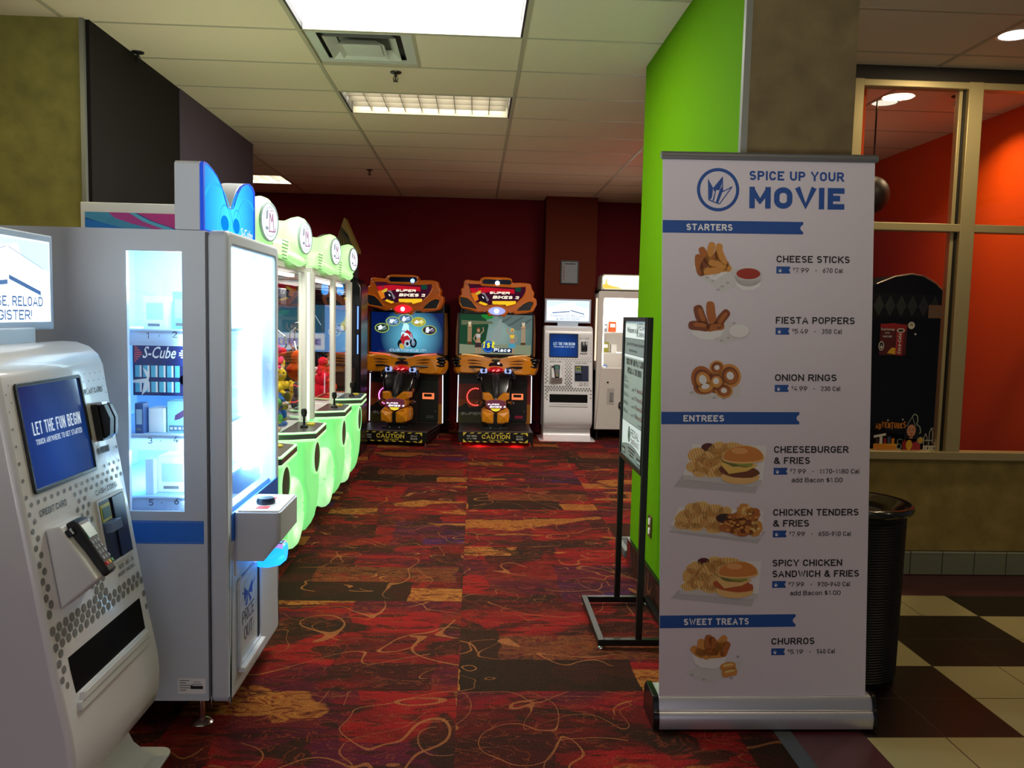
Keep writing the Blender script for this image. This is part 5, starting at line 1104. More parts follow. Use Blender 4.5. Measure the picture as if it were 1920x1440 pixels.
    f.poly(Q([(560, 470), (610, 440), (690, 470), (740, 600), (700, 640), (640, 620), (570, 560)]), A('bike_dark', (44, 26, 40), .6), 2); f.poly(Q([(600, 420), (680, 410), (780, 560), (740, 600), (690, 470)]), A('bike_grey', (150, 140, 150), .7), 3); f.poly(Q([(480, 440), (560, 380), (610, 370), (600, 430), (540, 460)]), A('rider_yellow', (226, 196, 60), .8), 3); f.ell(*Q([(520, 335)])[0], .014, .014, A('rider_plum', (120, 60, 70), .7), 3); f.line(Q([(640, 490), (670, 530)]), .012, WHT, 4)
    f.rect(mqx(1320), mqx(1435), mqz(375), mqz(290), A('green_box', (26, 92, 70), .5), 2)
    TW = A('title_white', (255, 240, 214), 1.15)
    f.text('SUPER', mqx(780), mqz(435), .030, TW, width=mqx(1200)-mqx(780), l=5, bold=.05, slant=.3); f.text('BIKES 2', mqx(850), mqz(530), .036, TW, width=mqx(1390)-mqx(850), l=5, bold=.05, slant=.3)
    mb.build('marquee_art', mq, smooth=False)
    VL = [(172, 500), (330, 522), (430, 600), (540, 742), (500, 762), (220, 722), (176, 640)]; VR = [(1340, 782), (1480, 622), (1600, 562), (1690, 572), (1702, 640), (1640, 772)]
    RIM = mat('amber_rim', S(232, 128, 30), .3, coat=.3)
    mb = MB()
    for P in (art, VL, VR): mb.tube([(mqx(u), -.221, mqz(v)) for u, v in P], .009, RIM, 6, closed=True)
    mb.tube([(a, -.222, b_) for a, b_ in rrect(mqx(640), mqx(1235), mqz(250), mqz(122), .02)], .010, RIM, 6, closed=True)
    mb.build('marquee_rims', mq)
    for P in (VL, VR):
        mb = MB(); mb.prism(Q(P), -.222, -.215, mat('speaker_navy_black', S(12, 16, 30), .5), 'xz'); mb.build('marquee_speaker', mq)
    mb = MB(); mb.prism(rrect(mqx(640), mqx(1235), mqz(250), mqz(122), .02), -.224, -.215, NAVYG, 'xz'); mb.build('lamp_bar', mq)
    lamp_u = 1135 if kind == 'left' else 945
    LB = emi('lamp_blue', (.08, .22, 1), 9) if kind == 'left' else emi('lamp_white', (.75, .82, 1), 9)
    mb = MB(); mb.ell((mqx(lamp_u), -.226, mqz(208)), (.026, .02, .026), LB); mb.build('beacon_lamp', mq)
    P = [(mqx(945)+.10*cos(a)*(1 if abs(cos(a)) < .9 else 1.05), mqz(785)+.05*sin(a)) for a in [2*pi*i/24 for i in range(24)]]
    mb = MB(); mb.prism(P, -.232, -.21, mat('eye_red', S(200, 10, 30), .2, emit=(1, .02, .04), es=.8) if kind == 'left' else mat('eye_blue_white', S(120, 130, 190), .2, emit=(.45, .5, 1), es=.7), 'xz'); ey = mb.build('marquee_eye', mq)
    mb = MB(); mb.ell((mqx(938), -.234, mqz(787)), (.026, .016, .026), emi('eye_lamp_pink', (1, .6, .55), 6) if kind == 'left' else emi('eye_lamp_white', (.75, .8, 1), 8)); mb.build('eye_lamp', ey)
    mb = MB()
    for u, v in ((270, 190), (300, 245), (1660, 410), (1225, 805), (690, 800)): mb.ell((mqx(u), -.222, mqz(v)), (.009, .006, .009), CHROME, n=8, k=5)
    mb.build('marquee_bolts', mq)
    # console / fairing under the screen (organic lobes)
    kx = .00089
    def X5(u): return (u-655)*kx
    def Z5(v, D=10.1): return 1.54-(49+v/7.2)/1538*D
    top = [(120, 210), (250, 185), (400, 190), (510, 215), (600, 235), (655, 228), (720, 235), (810, 215), (930, 190), (1080, 195), (1200, 235)]
    bot = [(1255, 300), (1252, 380), (1215, 455), (1130, 468), (900, 455), (660, 420), (430, 445), (200, 450), (95, 445), (68, 400), (80, 350), (62, 310), (72, 265)]
    ol_ = [(X5(u), Z5(v)) for u, v in top+bot]; cc = (0, Z5(330))
    secs = []
    for y, sh in ((-.02, .0), (-.16, .0), (-.23, .06), (-.26, .16)):
        secs.append([(a, y, b_) for a, b_ in shrink(ol_, sh, *cc)])
    mb = MB(); mb.sweep(secs, OR); co = mb.build('handlebar_fairing', t, bevel=.006, angle=30)
    for sx in (-1, 1):
        mb = MB()
        for k, v in enumerate((250, 292, 335)): mb.ell((sx*(.475-.012*k), -.215, Z5(v)), (.075, .05, .026), GB)
        mb.build('exhaust_pod', co)
        mb = MB()
        for k in range(3): mb.tube([(sx*(.40-.02*k), -.25, Z5(262+k*38)), (sx*.28, -.262, Z5(258+k*40)), (sx*.17, -.258, Z5(272+k*36))], [.004, .010, .003], mat('amber_dark_groove', S(120, 62, 16), .35), 6)
        mb.tube([(sx*.34, -.24, Z5(352)), (sx*.2, -.33, Z5(345)), (sx*.13, -.36, Z5(360))], .013, BLACK, 8)
        mb.build('handlebar', co)
        LR = emi('led_red_row', (1, .1, .06), 3.0) if kind == 'left' else emi('led_amber_row', (1, .55, .2), 2.2)
        mb = MB()
        for k in range(16):
            q = k/15; mb.ell((sx*(.155+.26*q), -.245+.02*q, Z5(210-28*sin(q*1.6))), (.005, .004, .005), LR, n=6, k=4)
        mb.build('led_row', co)
    mb = MB(); mb.ell((0, -.262, Z5(255)), (.055, .02, .016), mat('gauge_dark', S(50, 34, 16), .3)); mb.ell((0, -.277, Z5(250)), (.03, .008, .006), mat('gauge_green', S(60, 120, 50), .4)); mb.build('gauge', co)
    # lower front panel with art, side light strips, coin box
    mb = MB(); mb.box(-.46, .46, -.012, 0, .17, .80, mat('panel_art_dusk', S(40, 26, 24), .4)); lp = mb.build('lower_panel', t)
    mb = MB(); f = Flat(mb, (-.46, -.0125, .17), (1, 0, 0), (0, 0, 1)); pm = lambda n_, c: mat('art_'+n_, S(*c), .4)
    f.rect(0, .30, .50, .63, pm('night', (22, 20, 34)), 0); f.rect(0, .30, .30, .50, pm('red_sky', (120, 34, 18)), 0); f.rect(0, .30, .20, .30, pm('amber_sky', (150, 70, 18)), 0); f.rect(0, .30, 0, .20, pm('field', (70, 62, 24)), 0); f.poly([(0, .2), (.05, .22), (.1, .26), (.14, .2), (.3, .22), (.3, .15), (0, .13)], pm('hill', (30, 20, 16)), 1)
    mb.build('panel_art', lp, smooth=False); mb = MB(); f = Flat(mb, (-.46, -.0125, .17), (1, 0, 0), (0, 0, 1))
    f.text('SUPER', .03, .105, .035, pm('chrome_text', (180, 180, 180)), width=.27, l=2, bold=.03, slant=.35); mb.build('panel_lettering', lp, smooth=False)
    mb = MB(); f = Flat(mb, (-.46, -.0125, .17), (1, 0, 0), (0, 0, 1)); f.rect(.86, .92, 0, .25, pm('amber_edge', (150, 92, 20)), 0); f.rect(.86, .92, .25, .6, pm('red_edge', (110, 24, 18)), 0); mb.build('panel_edge_art', lp, smooth=False)
    LS = emi('white_side_strip', (.85, .9, 1), 1.6)
    for sx in (-1, 1):
        mb = MB(); mb.tube([(sx*.468, -.02, .18), (sx*.466, -.02, .40), (sx*.462, -.02, .78)], .006, LS, 6); mb.build('light_strip', lp)
    mb = MB(); mb.box(.17, .41, -.03, 0, .20, .72, mat('coin_door_black', S(14, 14, 16), .4)); cd = mb.build('coin_door', t, bevel=.004)
    mb = MB(); mb.box(.215, .36, -.052, -.03, .48, .555, mat('amber_lit_box', S(180, 90, 40), .4, emit=(1, .22, .08), es=.9)); mb.box(.235, .335, -.054, -.05, .51, .545, BLACK); rb = mb.build('card_reader', cd, bevel=.003)
    mb = MB(); mb.box(.26, .36, -.034, -.03, .24, .275, mat('coin_return', S(60, 60, 64), .4) if kind == 'left' else mat('coin_return_red', S(110, 20, 40), .4, emit=(1, .02, .1), es=.06)); mb.lathe([(0, -.036), (.008, -.036), (.008, -.03)], (.375, 0, .33), CHROME, 'y', 12); mb.build('coin_return', cd)
    # arc of lamps beside the bike
    AL = emi('arc_violet', (.85, .2, 1), 3.0) if kind == 'left' else emi('arc_red', (1, .06, .05), 4.0)
    mb = MB(); rng = range(18) 
    for k in rng:
        a = radians(75+k*210/17); q = (-.24+.108*cos(a), -.018, .505+.108*sin(a))
        mb.ell(q, (.008, .005, .008), AL, n=8, k=5)
    if kind == 'left': mb.tube([(-.24+.108*cos(a), -.018, .505+.108*sin(a)) for a in [radians(150+k*6) for k in range(14)]], .006, AL, 6)
    mb.build('lamp_arc', lp)
    # platform
    mb = MB(); mb.box(-.436, .436, -.79, 0, .13, .175, mat('platform_deck', S(30, 22, 24), .35)); mb.box(-.44, .44, -.80, -.76, .05, .170, BLACK); mb.box(-.438, -.40, -.75, 0, .05, .13, BLACK); mb.box(.40, .438, -.75, 0, .05, .13, BLACK); mb.box(-.441, .441, -.804, -.78, .170, .179, mat('platform_edge', S(80, 74, 70), .4)); pf = mb.build('platform', t, bevel=.004)
    mb = MB(); f = Flat(mb, (-.38, -.8008, .048), (1, 0, 0), (0, 0, 1)); YW = mat('caution_yellow', S(226, 206, 70), .5); PW = mat('caution_white', S(200, 200, 190), .5)
    f.rect(0, .76, 0, .118, BLACK)
    for k in range(8):
        for y0, sl in ((.104, .02), (.002, -.02)): f.poly([(.075+k*.085, y0), (.115+k*.085, y0), (.115+k*.085+sl, y0+.012), (.075+k*.085+sl, y0+.012)], YW, 1)
    for sx in (0, 1):
        q = lambda x: x if not sx else .76-x
        f.poly([(q(0), .118), (q(.045), .118), (q(.0), .075)], YW, 1); f.poly([(q(0), 0), (q(.045), .0), (q(.0), .04)], YW, 1)
    f.text('CAUTION', .22, .044, .050, YW, width=.33, l=1, bold=.022); f.text('WATCH YOUR STEP', .30, .020, .015, YW, width=.18, l=1, bold=.01)
    f.text('ONE RIDER', .045, .066, .018, PW, width=.115, l=1, bold=.02); f.text('AT A TIME', .045, .036, .018, PW, width=.115, l=1, bold=.02); f.text('STAY', .625, .064, .021, PW, width=.075, l=1, bold=.03); f.text('BACK', .625, .034, .021, PW, width=.08, l=1, bold=.03)
    mb.build('caution_strip', pf, smooth=False)
    for x in (-.41, .41):
        for y in (-.76, -.06):
            mb = MB(); mb.lathe([(0, 0), (.022, 0), (.022, .008), (.007, .014), (.007, .06)], (x, y, 0), CHROME, n=12); mb.build('levelling_foot', pf)
    # ridden motorbike
    kx2 = .00089*.975
    X6 = lambda u: (u-655)*kx2
    Z6 = lambda v: 1.54-(49+v/7.2)/1538*9.9
    mb = MB()
    secs = []
    for z, w_, y0, y1 in ((Z6(415), .17, -.30, -.22), (Z6(450), .20, -.36, -.18), (Z6(520), .195, -.42, -.14), (Z6(620), .185, -.46, -.14), (Z6(700), .165, -.50, -.16), (Z6(760), .14, -.52, -.2)):
        secs.append([(a, b_, z) for a, b_ in rrect(-w_, w_, y0, y1, .05, 4)])
    mb.sweep(secs, GB); mb.tube([(-.20, -.30, Z6(430)), (-.225, -.36, Z6(480)), (-.205, -.40, Z6(520))], .022, GB); mb.tube([(.20, -.30, Z6(430)), (.225, -.36, Z6(480)), (.205, -.40, Z6(520))], .022, GB)
    bk = mb.build('bike_body', t, bevel=.01, angle=50)
    mb = MB(); mb.tube([(-.09, -.24, Z6(350)), (-.06, -.25, Z6(325)), (0, -.255, Z6(315)), (.06, -.25, Z6(325)), (.09, -.24, Z6(350))], [.018, .024, .028, .024, .018], mat('windscreen_black', S(26, 26, 40), .15)); mb.ell((0, -.28, Z6(395)), (.10, .05, .035), mat('dash_red', S(120, 8, 16), .2, emit=(.9, .01, .02), es=.35)); ds = mb.build('dash_display', bk)
    mb = MB()
    for sx in (-1, 1): mb.tube([(sx*.025+sx*.02*0-.018, -.332, Z6(413)), (sx*.03+.016, -.332, Z6(395))], .005, emi('dash_red_mark', (1, .2, .2), 3), 6)
    mb.build('dash_marks', ds)
    for sx in (-1, 1):
        mb = MB(); c = (sx*.148, -.30, Z6(410)); mb.lathe([(0, -.345), (.018, -.345), (.02, -.335), (.02, -.30)], (c[0], 0, c[2]), mat('ring_centre', S(24, 34, 80), .3), 'y', 20); mb.lathe([(.020, -.342), (.040, -.340), (.043, -.325), (.040, -.29), (.02, -.29)], (c[0], 0, c[2]), mat('ring_blue_white', S(150, 165, 215), .3, emit=(.45, .55, 1), es=.65), 'y', 20, cap=False); mb.build('headlamp_ring', bk)
    mb = MB(); secs = []
    for y, z, w_, h_ in ((-.36, Z6(500), .052, .05), (-.45, Z6(560), .05, .06), (-.53, Z6(640), .045, .06), (-.58, Z6(700), .04, .05), (-.60, Z6(730), .03, .03)):
        secs.append([(w_*cos(a), y, z+h_*sin(a)) for a in [2*pi*i/12 for i in range(12)]])
    mb.sweep(secs, mat('seat_black', S(18, 18, 22), .5)); mb.box(-.008, .008, -.615, -.60, Z6(775), Z6(750), ALU); mb.build('seat', bk, angle=60)
    up = [(470, 690), (560, 685), (600, 715), (610, 740), (700, 740), (715, 715), (760, 685), (845, 690), (845, 770), (800, 785), (800, 880), (655, 945), (520, 880), (510, 790), (470, 775)]
    mb = MB(); P = [(X6(u), Z6(v)) for u, v in up]; secs = [[(a, y, b_) for a, b_ in shrink(P, s_, 0, Z6(800))] for y, s_ in ((-.38, 0), (-.55, 0), (-.585, .08))]
    mb.sweep(secs, OR); tail = mb.build('tail_fairing', t, bevel=.006, angle=30)
    lo = [(500, 890), (570, 905), (630, 950), (655, 955), (680, 950), (740, 905), (810, 890), (850, 925), (858, 1000), (845, 1070), (790, 1108), (690, 1112), (672, 1060), (640, 1060), (620, 1112), (520, 1108), (465, 1070), (452, 1000), (460, 925)]
    mb = MB(); P = [(X6(u), Z6(v)) for u, v in lo]; secs = [[(a, y, b_) for a, b_ in shrink(P, s_, 0, Z6(1000))] for y, s_ in ((-.32, .06), (-.40, 0), (-.56, .03), (-.61, .16))]
    mb.sweep(secs, OR); lf = mb.build('lower_fairing', t, bevel=.006, angle=30)
    mb = MB()
    for sx in (-1, 1): mb.add([(sx*.03, -.612, Z6(960)), (sx*.16, -.618, Z6(930)), (sx*.10, -.632, Z6(1000)), (sx*.155, -.616, Z6(1070)), (sx*.035, -.614, Z6(1080))], [(0, 1, 2), (1, 3, 2), (3, 4, 2), (4, 0, 2)], mat('amber_facet', S(236, 150, 28), .25))
    mb.box(-.02, .02, -.625, -.60, Z6(1090), Z6(955), BLACK); mb.build('fairing_facets', lf, smooth=False)
    sh = [(525, 790), (600, 775), (710, 775), (785, 790), (792, 850), (770, 885), (700, 925), (655, 935), (610, 925), (545, 885), (522, 850)]
    mb = MB(); mb.prism([(X6(u), Z6(v)) for u, v in sh], -.605, -.585, mat('plate_plum', S(90, 40, 60), .3, emit=S(120, 50, 70), es=.4), 'xz'); pl = mb.build('lit_number_plate', tail, bevel=.003)
    mb = MB(); f = Flat(mb, (0, -.6055, 0), (1, 0, 0), (0, 0, 1)); f.poly([(X6(u), Z6(v)) for u, v in ((585, 890), (725, 890), (700, 922), (655, 932), (610, 922))], emi('plate_yellow', S(235, 215, 60), 1.0), 0)
    PWH = emi('plate_white', (.95, .93, 1), 1.4); f.text('SUPER', X6(540), Z6(845), .017, PWH, width=.14, l=1, bold=.05, slant=.3); f.text('BIKES 2', X6(570), Z6(880), .022, PWH, width=.19, l=1, bold=.05, slant=.3); mb.build('plate_print', tail, smooth=False)
    mb = MB()
    for sx in (-1, 1): mb.tube([(sx*.15, -.48, Z6(820)), (sx*.205, -.50, Z6(810))], .012, CHROME); mb.ell((sx*.20, -.50, Z6(825)), (.028, .05, .02), CHROME); mb.ell((sx*.20, -.54, Z6(822)), (.016, .02, .012), BLACK)
    mb.build('foot_pegs', bk)
    mb = MB(); mb.box(-.09, .09, -.52, -.2, .175, Z6(1060), BLACK); mb.box(-.15, .15, -.6, -.12, .172, .20, BLACK); mb.ell((-.058, -.605, .19), (.009, .006, .009), CHROME, n=8, k=5); mb.ell((.058, -.605, .19), (.009, .006, .009), CHROME, n=8, k=5); mb.build('bike_stand', t, bevel=.004)
    return t
BX = ((-.845, 10.28, radians(-8.6), 'left'), (.262, 10.34, 0, 'right'))
for x, y, a, kd in BX:
    b_ = make_bike(kd); b_.location = (x, y, 0); b_.rotation_euler = (0, 0, a); b_['group'] = 'amber motorbike racing games'
    b_['label'] = {'left': 'amber motorbike racing game with blue screen and red marquee lamp', 'right': 'amber motorbike racing game with first place screen beside the back kiosk'}[kd]
point('red_underglow', (.07, 9.58, .05), 6, (1, .02, .03), .02); point('red_underglow', (.50, 9.58, .05), 6, (1, .02, .03), .03)
# ------------------------------------------------------------------ white lit prize cabinet at the back right
o = (1.82, 10.45, 0); t = thing('prize_cabinet', 'white prize cabinet with glowing yellow header beside the back kiosk', 'arcade machine', o)
VW = mat('ivory_cabinet', S(206, 200, 194), .45)
mb = MB(o); X0, X1, Y0, Y1 = 1.515, 2.12, 10.17, 10.82
mb.box(X0, X0+.03, Y0, Y1, .14, 1.87, VW); mb.box(X1-.03, X1, Y0, Y1, .14, 1.87, VW); mb.box(X0, X1, Y1-.03, Y1, .14, 1.87, VW); mb.box(X0, X1, Y0, Y1, 1.84, 1.87, VW); mb.box(X0, X1, Y0+.03, Y1, .14, .88, VW); mb.build('cabinet', t)
mb = MB(o); mb.ring(rrect(X0+.004, X1, .14, 1.865, .02), rrect(1.585, 2.06, .915, 1.785, .025), Y0-.03, Y0+.02, VW, 'xz'); mb.box(X0+.01, X1-.004, Y0-.025, Y0+.02, .16, .90, VW); dr = mb.build('door', t, bevel=.008)
mb = MB(o); mb.box(1.585, 2.06, Y0-.012, Y0-.008, .915, 1.785, PANE); mb.build('door_pane', dr, smooth=False)
mb = MB(o); mb.box(1.66, 1.75, Y0-.034, Y0-.028, .46, .66, mat('ivory_shadow', S(176, 170, 166), .5)); mb.box(1.695, 1.735, Y0-.045, Y0-.03, .50, .61, GREYDOT); mb.lathe([(0, -.036), (.012, -.036), (.012, -.025)], (1.665, Y0, .735), BLACK, 'y', 12); mb.build('coin_lock', dr, bevel=.002)
mb = MB(o); mb.tube([(1.86+.045*cos(a), Y0-.04, .45+.05*sin(a)) for a in [radians(60+k*16) for k in range(16)]], .012, BLACK, 8); mb.build('door_handle', dr)
mb = MB(o); mb.prism([(1.545, 1.88), (1.55, 2.04), (1.575, 2.075), (2.10, 2.075), (2.10, 1.88)], Y0-.02, Y0+.30, mat('header_frame_ivory', S(190, 186, 170), .4), 'xz'); hd = mb.build('header', t, bevel=.006)
mb = MB(o); mb.prism(rrect(1.565, 2.09, 1.895, 2.06, .03), Y0-.026, Y0-.018, emi('header_warm_white', (1, .93, .62), 2.0), 'xz'); mb.build('header_face', hd)
mb = MB(o); f = Flat(mb, (1.565, Y0-.0265, 1.895), (1, 0, 0), (0, 0, 1)); HY = emi('header_yellow', (1, .72, .12), 1.0)
f.poly([(.0, .02), (.0, .05), (.03, .06), (.04, .12), (.05, .125), (.055, .06), (.10, .04), (.2, .02), (.26, .005), (.02, .002)], HY, 0); f.text('S', .27, .06, .03, emi('header_ink', (.3, .2, .1), .4), l=1); mb.build('header_print', hd, smooth=False)
CWL = emi('cabinet_warm_lamp', (1, .95, .82), 5)
mb = MB(o); mb.box(1.60, 2.05, Y0+.04, Y0+.09, 1.80, 1.825, CWL); mb.tube([(1.60, Y0+.05, .94), (1.60, Y0+.05, 1.76)], .012, CWL); mb.build('interior_lamp', t)
point('prize_cabinet_light', (1.82, 10.36, 1.55), 16, (1, .94, .8), .05); point('prize_cabinet_light', (1.80, 10.36, 1.1), 10, (1, .94, .8), .05)
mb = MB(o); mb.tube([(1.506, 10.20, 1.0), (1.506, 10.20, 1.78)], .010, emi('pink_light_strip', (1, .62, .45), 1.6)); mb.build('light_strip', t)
for z in (1.10, 1.36):
    mb = MB(o); mb.box(1.55, 2.09, Y0+.10, Y1-.05, z-.012, z, WHITE2); mb.build('shelf', t)
def small_prize(x, z, sx, sz, c, label):
    oo = (x, 10.36, z); mb = MB(oo); mb.box(x-sx/2, x+sx/2, 10.32, 10.40, z, z+sz, mat('prize_'+c, TC.get(c, S(60, 60, 64)), .5)); Flat(mb, (x-sx/2, 10.32, z), (1, 0, 0), (0, 0, 1)).rect(sx*.15, sx*.85, sz*.45, sz*.8, PAPER)
    mb.build('prize_box', None, label, cat='box', group='prizes in the back cabinet', bevel=.002)
small_prize(1.635, 1.36, .07, .10, 'grey', 'grey prize box on the upper shelf of the back prize cabinet')
small_prize(1.735, 1.36, .09, .13, 'orange', 'orange prize box on the upper shelf of the back prize cabinet')
small_prize(1.65, 1.10, .09, .13, 'olive', 'olive prize box on the middle shelf of the back prize cabinet')
small_prize(1.76, 1.10, .07, .10, 'white', 'white prize box on the middle shelf of the back prize cabinet')
small_prize(1.64, .88, .08, .06, 'blue', 'dark blue prize box on the floor of the back prize cabinet')
for x in (1.56, 2.07):
    for y in (10.22, 10.76):
        mb = MB(o); mb.lathe([(0, 0), (.025, 0), (.025, .01), (.01, .02), (.01, .14)], (x, y, 0), BLACK, n=12); mb.build('levelling_foot', t)
# framed notice on the pillar
o = (1.185, 10.46, 2.1); t = thing('framed_notice', 'small framed notice hanging on the brown back pillar', 'frame', o)
mb = MB(o); mb.ring([(1.07, 1.955), (1.30, 1.955), (1.30, 2.25), (1.07, 2.25)], [(1.085, 1.97), (1.285, 1.97), (1.285, 2.235), (1.085, 2.235)], 10.45, 10.47, BLACKM, 'xz'); mb.build('frame', t)
mb = MB(o); mb.box(1.085, 1.285, 10.458, 10.468, 1.97, 2.235, mat('notice_paper', S(120, 124, 130), .5)); f = Flat(mb, (1.085, 10.458, 1.97), (1, 0, 0), (0, 0, 1))
f.rect(.03, .17, .232, .245, PRINTBLACK)
for k in range(5):
    f.rect(.015, .035, .03+k*.038, .055+k*.038, mat('notice_red', S(120, 60, 60), .5)); 
    for j in range(3): f.rect(.05, .16-.02*(j % 2), .032+k*.038+j*.009, .0355+k*.038+j*.009, GREYDOT)
mb.build('notice_sheet', t, smooth=False)

# ------------------------------------------------------------------ pedestal sign stand
o = (.79, 3.98, 0); t = thing('sign_stand', 'black pedestal sign stand with grey poster in front of the green wall', 'sign', o)
SB_ = mat('satin_black_steel', S(18, 18, 18), .38, .3)
mb = MB(o); bx0, bx1, by0, by1 = .598, .968, 3.675, 4.290
for a in ((bx0, bx0+.03, by0, by1), (bx1-.03, bx1, by0, by1), (bx0+.03, bx1-.03, by0, by0+.03), (bx0+.03, bx1-.03, by1-.03, by1)): mb.box(a[0], a[1], a[2], a[3], .018, .048, SB_)
mb.build('base_frame', t, bevel=.002)
for y in (3.677, 4.262):
    mb = MB(o); mb.box(.775, .803, y, y+.028, .048, 1.545, SB_); mb.build('post', t, bevel=.002)
for x in (bx0+.015, bx1-.015):
    for y in (by0+.015, by1-.015):
        mb = MB(o); mb.lathe([(0, 0), (.014, 0), (.014, .008), (.006, .018)], (x, y, 0), CHROME, n=12); mb.build('glide_foot', t)
mb = MB(o); PY0, PY1 = 3.705, 4.262
mb.ring([(PY0, .815), (PY1, .815), (PY1, 1.545), (PY0, 1.545)], [(PY0+.012, .838), (PY1-.02, .838), (PY1-.02, 1.525), (PY0+.012, 1.525)], .772, .806, SB_, 'yz'); fr_ = mb.build('sign_frame', t, bevel=.001)
PG = mat('poster_grey_green', S(150, 158, 150), .45); PWT = mat('poster_white', S(226, 230, 228), .45); PGD = mat('poster_dark_grey', S(128, 136, 132), .45); INK = mat('poster_ink', S(44, 46, 44), .5); INKR = mat('poster_red_ink', S(110, 36, 36), .5)
mb = MB(o); mb.box(.782, .800, PY0+.01, PY1-.018, .836, 1.527, PG); f = Flat(mb, (.782, PY1-.02, .838), (0, -1, 0), (0, 0, 1)); W_ = PY1-PY0-.032; H_ = .687
f.rect(0, W_, H_-.085, H_, PWT); f.rect(0, W_, H_-.166, H_-.086, PGD); f.rect(0, W_, H_-.182, H_-.167, PWT); f.rect(0, W_, 0, .179, PWT); f.rect(0, W_, H_-.0868, H_-.0848, INK, 1); f.rect(0, W_, .178, .180, INK, 1); f.rect(0, W_, H_-.1675, H_-.1655, INK, 1)
f.text('Welcome to', .05, H_-.058, .028, INK, width=.23, bold=.015); f.ell(.312, H_-.044, .020, .032, INK, 1); f.ell(.312, H_-.044, .015, .026, PWT, 2); f.poly([(.30, H_-.055), (.314, H_-.022), (.324, H_-.05), (.312, H_-.068)], mat('crest_green', S(50, 90, 60), .5), 3); f.text('REGAL', .345, H_-.042, .032, INK, width=.16); f.text('CINEMAS', .345, H_-.074, .022, INK, width=.155)
f.text('"State of the Art" Interactive Games Room', .05, H_-.122, .018, INK, width=.44); f.text('Please Visit the Attendant', .12, H_-.152, .013, INK, width=.20)
f.text('CHECK OUT OUR PLAY CARD', .055, .468, .030, INK, width=.42, bold=.01); f.text('SPECIALS AT THE KIOSK!', .085, .424, .030, INK, width=.36, bold=.01)
f.text('BUY A', .02, .390, .018, INK, width=.06); f.rect(.0, .13, .379, .3825, INK)
for k, (a, b_) in enumerate((('$10', '$1'), ('$20', '$2'), ('$40', '$8'), ('$50', '$10'))):
    y = .346-k*.042
    f.text(a+' Play Card', .02, y, .019, INK, width=.11); f.text('. . . . . get', .14, y, .014, INK, width=.14); f.text(b_, .30, y, .019, INK); f.text('Bonus on Card', .35, y, .021, INKR, width=.15, bold=.015)
f.text('See below', .40, .190, .011, INK, width=.09)
f.ell(.19, .122, .032, .040, INK, 1); f.ell(.19, .122, .025, .033, PG, 2); f.poly([(.173, .11), (.19, .15), (.208, .122), (.194, .094)], mat('crest_green'), 3); f.text('REGAL', .235, .120, .036, INK, width=.20); f.text('CINEMAS', .235, .082, .026, INK, width=.20)
f.poly([(0, .050)]+[(W_*q/12, .050+.028*sin(pi*q/12)) for q in range(1, 12)]+[(W_, .050), (W_, 0), (0, 0)], PGD, 3); f.rect(.02, .11, .010, .042, INK, 4); f.rect(.03, .10, .016, .032, PG, 5); f.rect(W_-.12, W_-.02, .010, .040, INK, 4); f.rect(W_-.11, W_-.03, .016, .030, PG, 5)
for k in range(3): f.rect(.18+.02*k, .36-.02*k, .052-.016*k, .059-.016*k, INK, 4)
mb.build('poster', t, smooth=False)

# things on and by the green wall
o = (.99, 4.46, .385); t = thing('wall_outlet', 'electrical outlet with bronze cover plate low on the green wall', 'outlet', o)
mb = MB(o); mb.prism(rrect(4.422, 4.498, .325, .445, .006), .991, 1.0, mat('bronze_plate', S(110, 92, 62), .35, .6), 'yz'); mb.build('cover_plate', t, bevel=.002)
mb = MB(o)
for z in (.358, .412): mb.prism(rrect(4.443, 4.477, z-.018, z+.018, .008), .988, .993, mat('ivory_socket', S(232, 228, 214), .4), 'yz')
mb.build('socket', t)
o = (.99, 4.07, 1.6); t = thing('wall_frame', 'black framed notice on the green wall mostly behind the banner', 'frame', o)
mb = MB(o); mb.ring([(3.86, 1.455), (4.28, 1.455), (4.28, 1.745), (3.86, 1.745)], [(3.875, 1.47), (4.265, 1.47), (4.265, 1.73), (3.875, 1.73)], .978, 1.0, BLACKM, 'yz'); mb.build('frame', t)
mb = MB(o); mb.box(.988, .999, 3.872, 4.268, 1.467, 1.733, PAPER); mb.build('sheet', t)
o = (1.15, 5.30, 0); t = thing('floor_grate', 'dark grey slatted grate on the carpet behind the sign stand', 'grate', o)
GR = mat('grate_grey', S(84, 92, 92), .45, .3)
mb = MB(o); mb.ring([(.985, 5.13), (1.36, 5.13), (1.36, 5.47), (.985, 5.47)], [(1.02, 5.16), (1.33, 5.16), (1.33, 5.44), (1.02, 5.44)], 0, .05, GR, 'xy'); mb.build('frame', t, bevel=.004)
for k in range(8):
    mb = MB(o); mb.box(1.02, 1.33, 5.175+k*.034, 5.19+k*.034, .02, .046, GR); mb.build('slat', t)

# ------------------------------------------------------------------ roll-up menu banner
BO = (1.112, 2.985, 0); t = thing('banner_stand', 'tall white roll up menu banner with blue headings in a silver base', 'banner', BO)
PO = Vector((.716, 2.948, .128)); PU = Vector((1, .008, .014)).normalized(); PV = Vector((-.0215, .040, 1)).normalized(); PN = PU.cross(PV).normalized()
BW_, BH_ = .795, 2.0
mb = MB(BO); q = lambda a, b_, d=0: tuple(PO+PU*a+PV*b_+PN*d)
CLOTH = mat('banner_film', S(214, 206, 216), .5)
V = [q(a, b_, d) for d in (0, -.0012) for a, b_ in ((0, -.03), (BW_, -.03), (BW_, BH_+.01), (0, BH_+.01))]
mb.add(V, [(0, 1, 2, 3), (7, 6, 5, 4), (0, 4, 5, 1), (1, 5, 6, 2), (2, 6, 7, 3), (3, 7, 4, 0)], CLOTH); pan = mb.build('banner_panel', t, smooth=False)
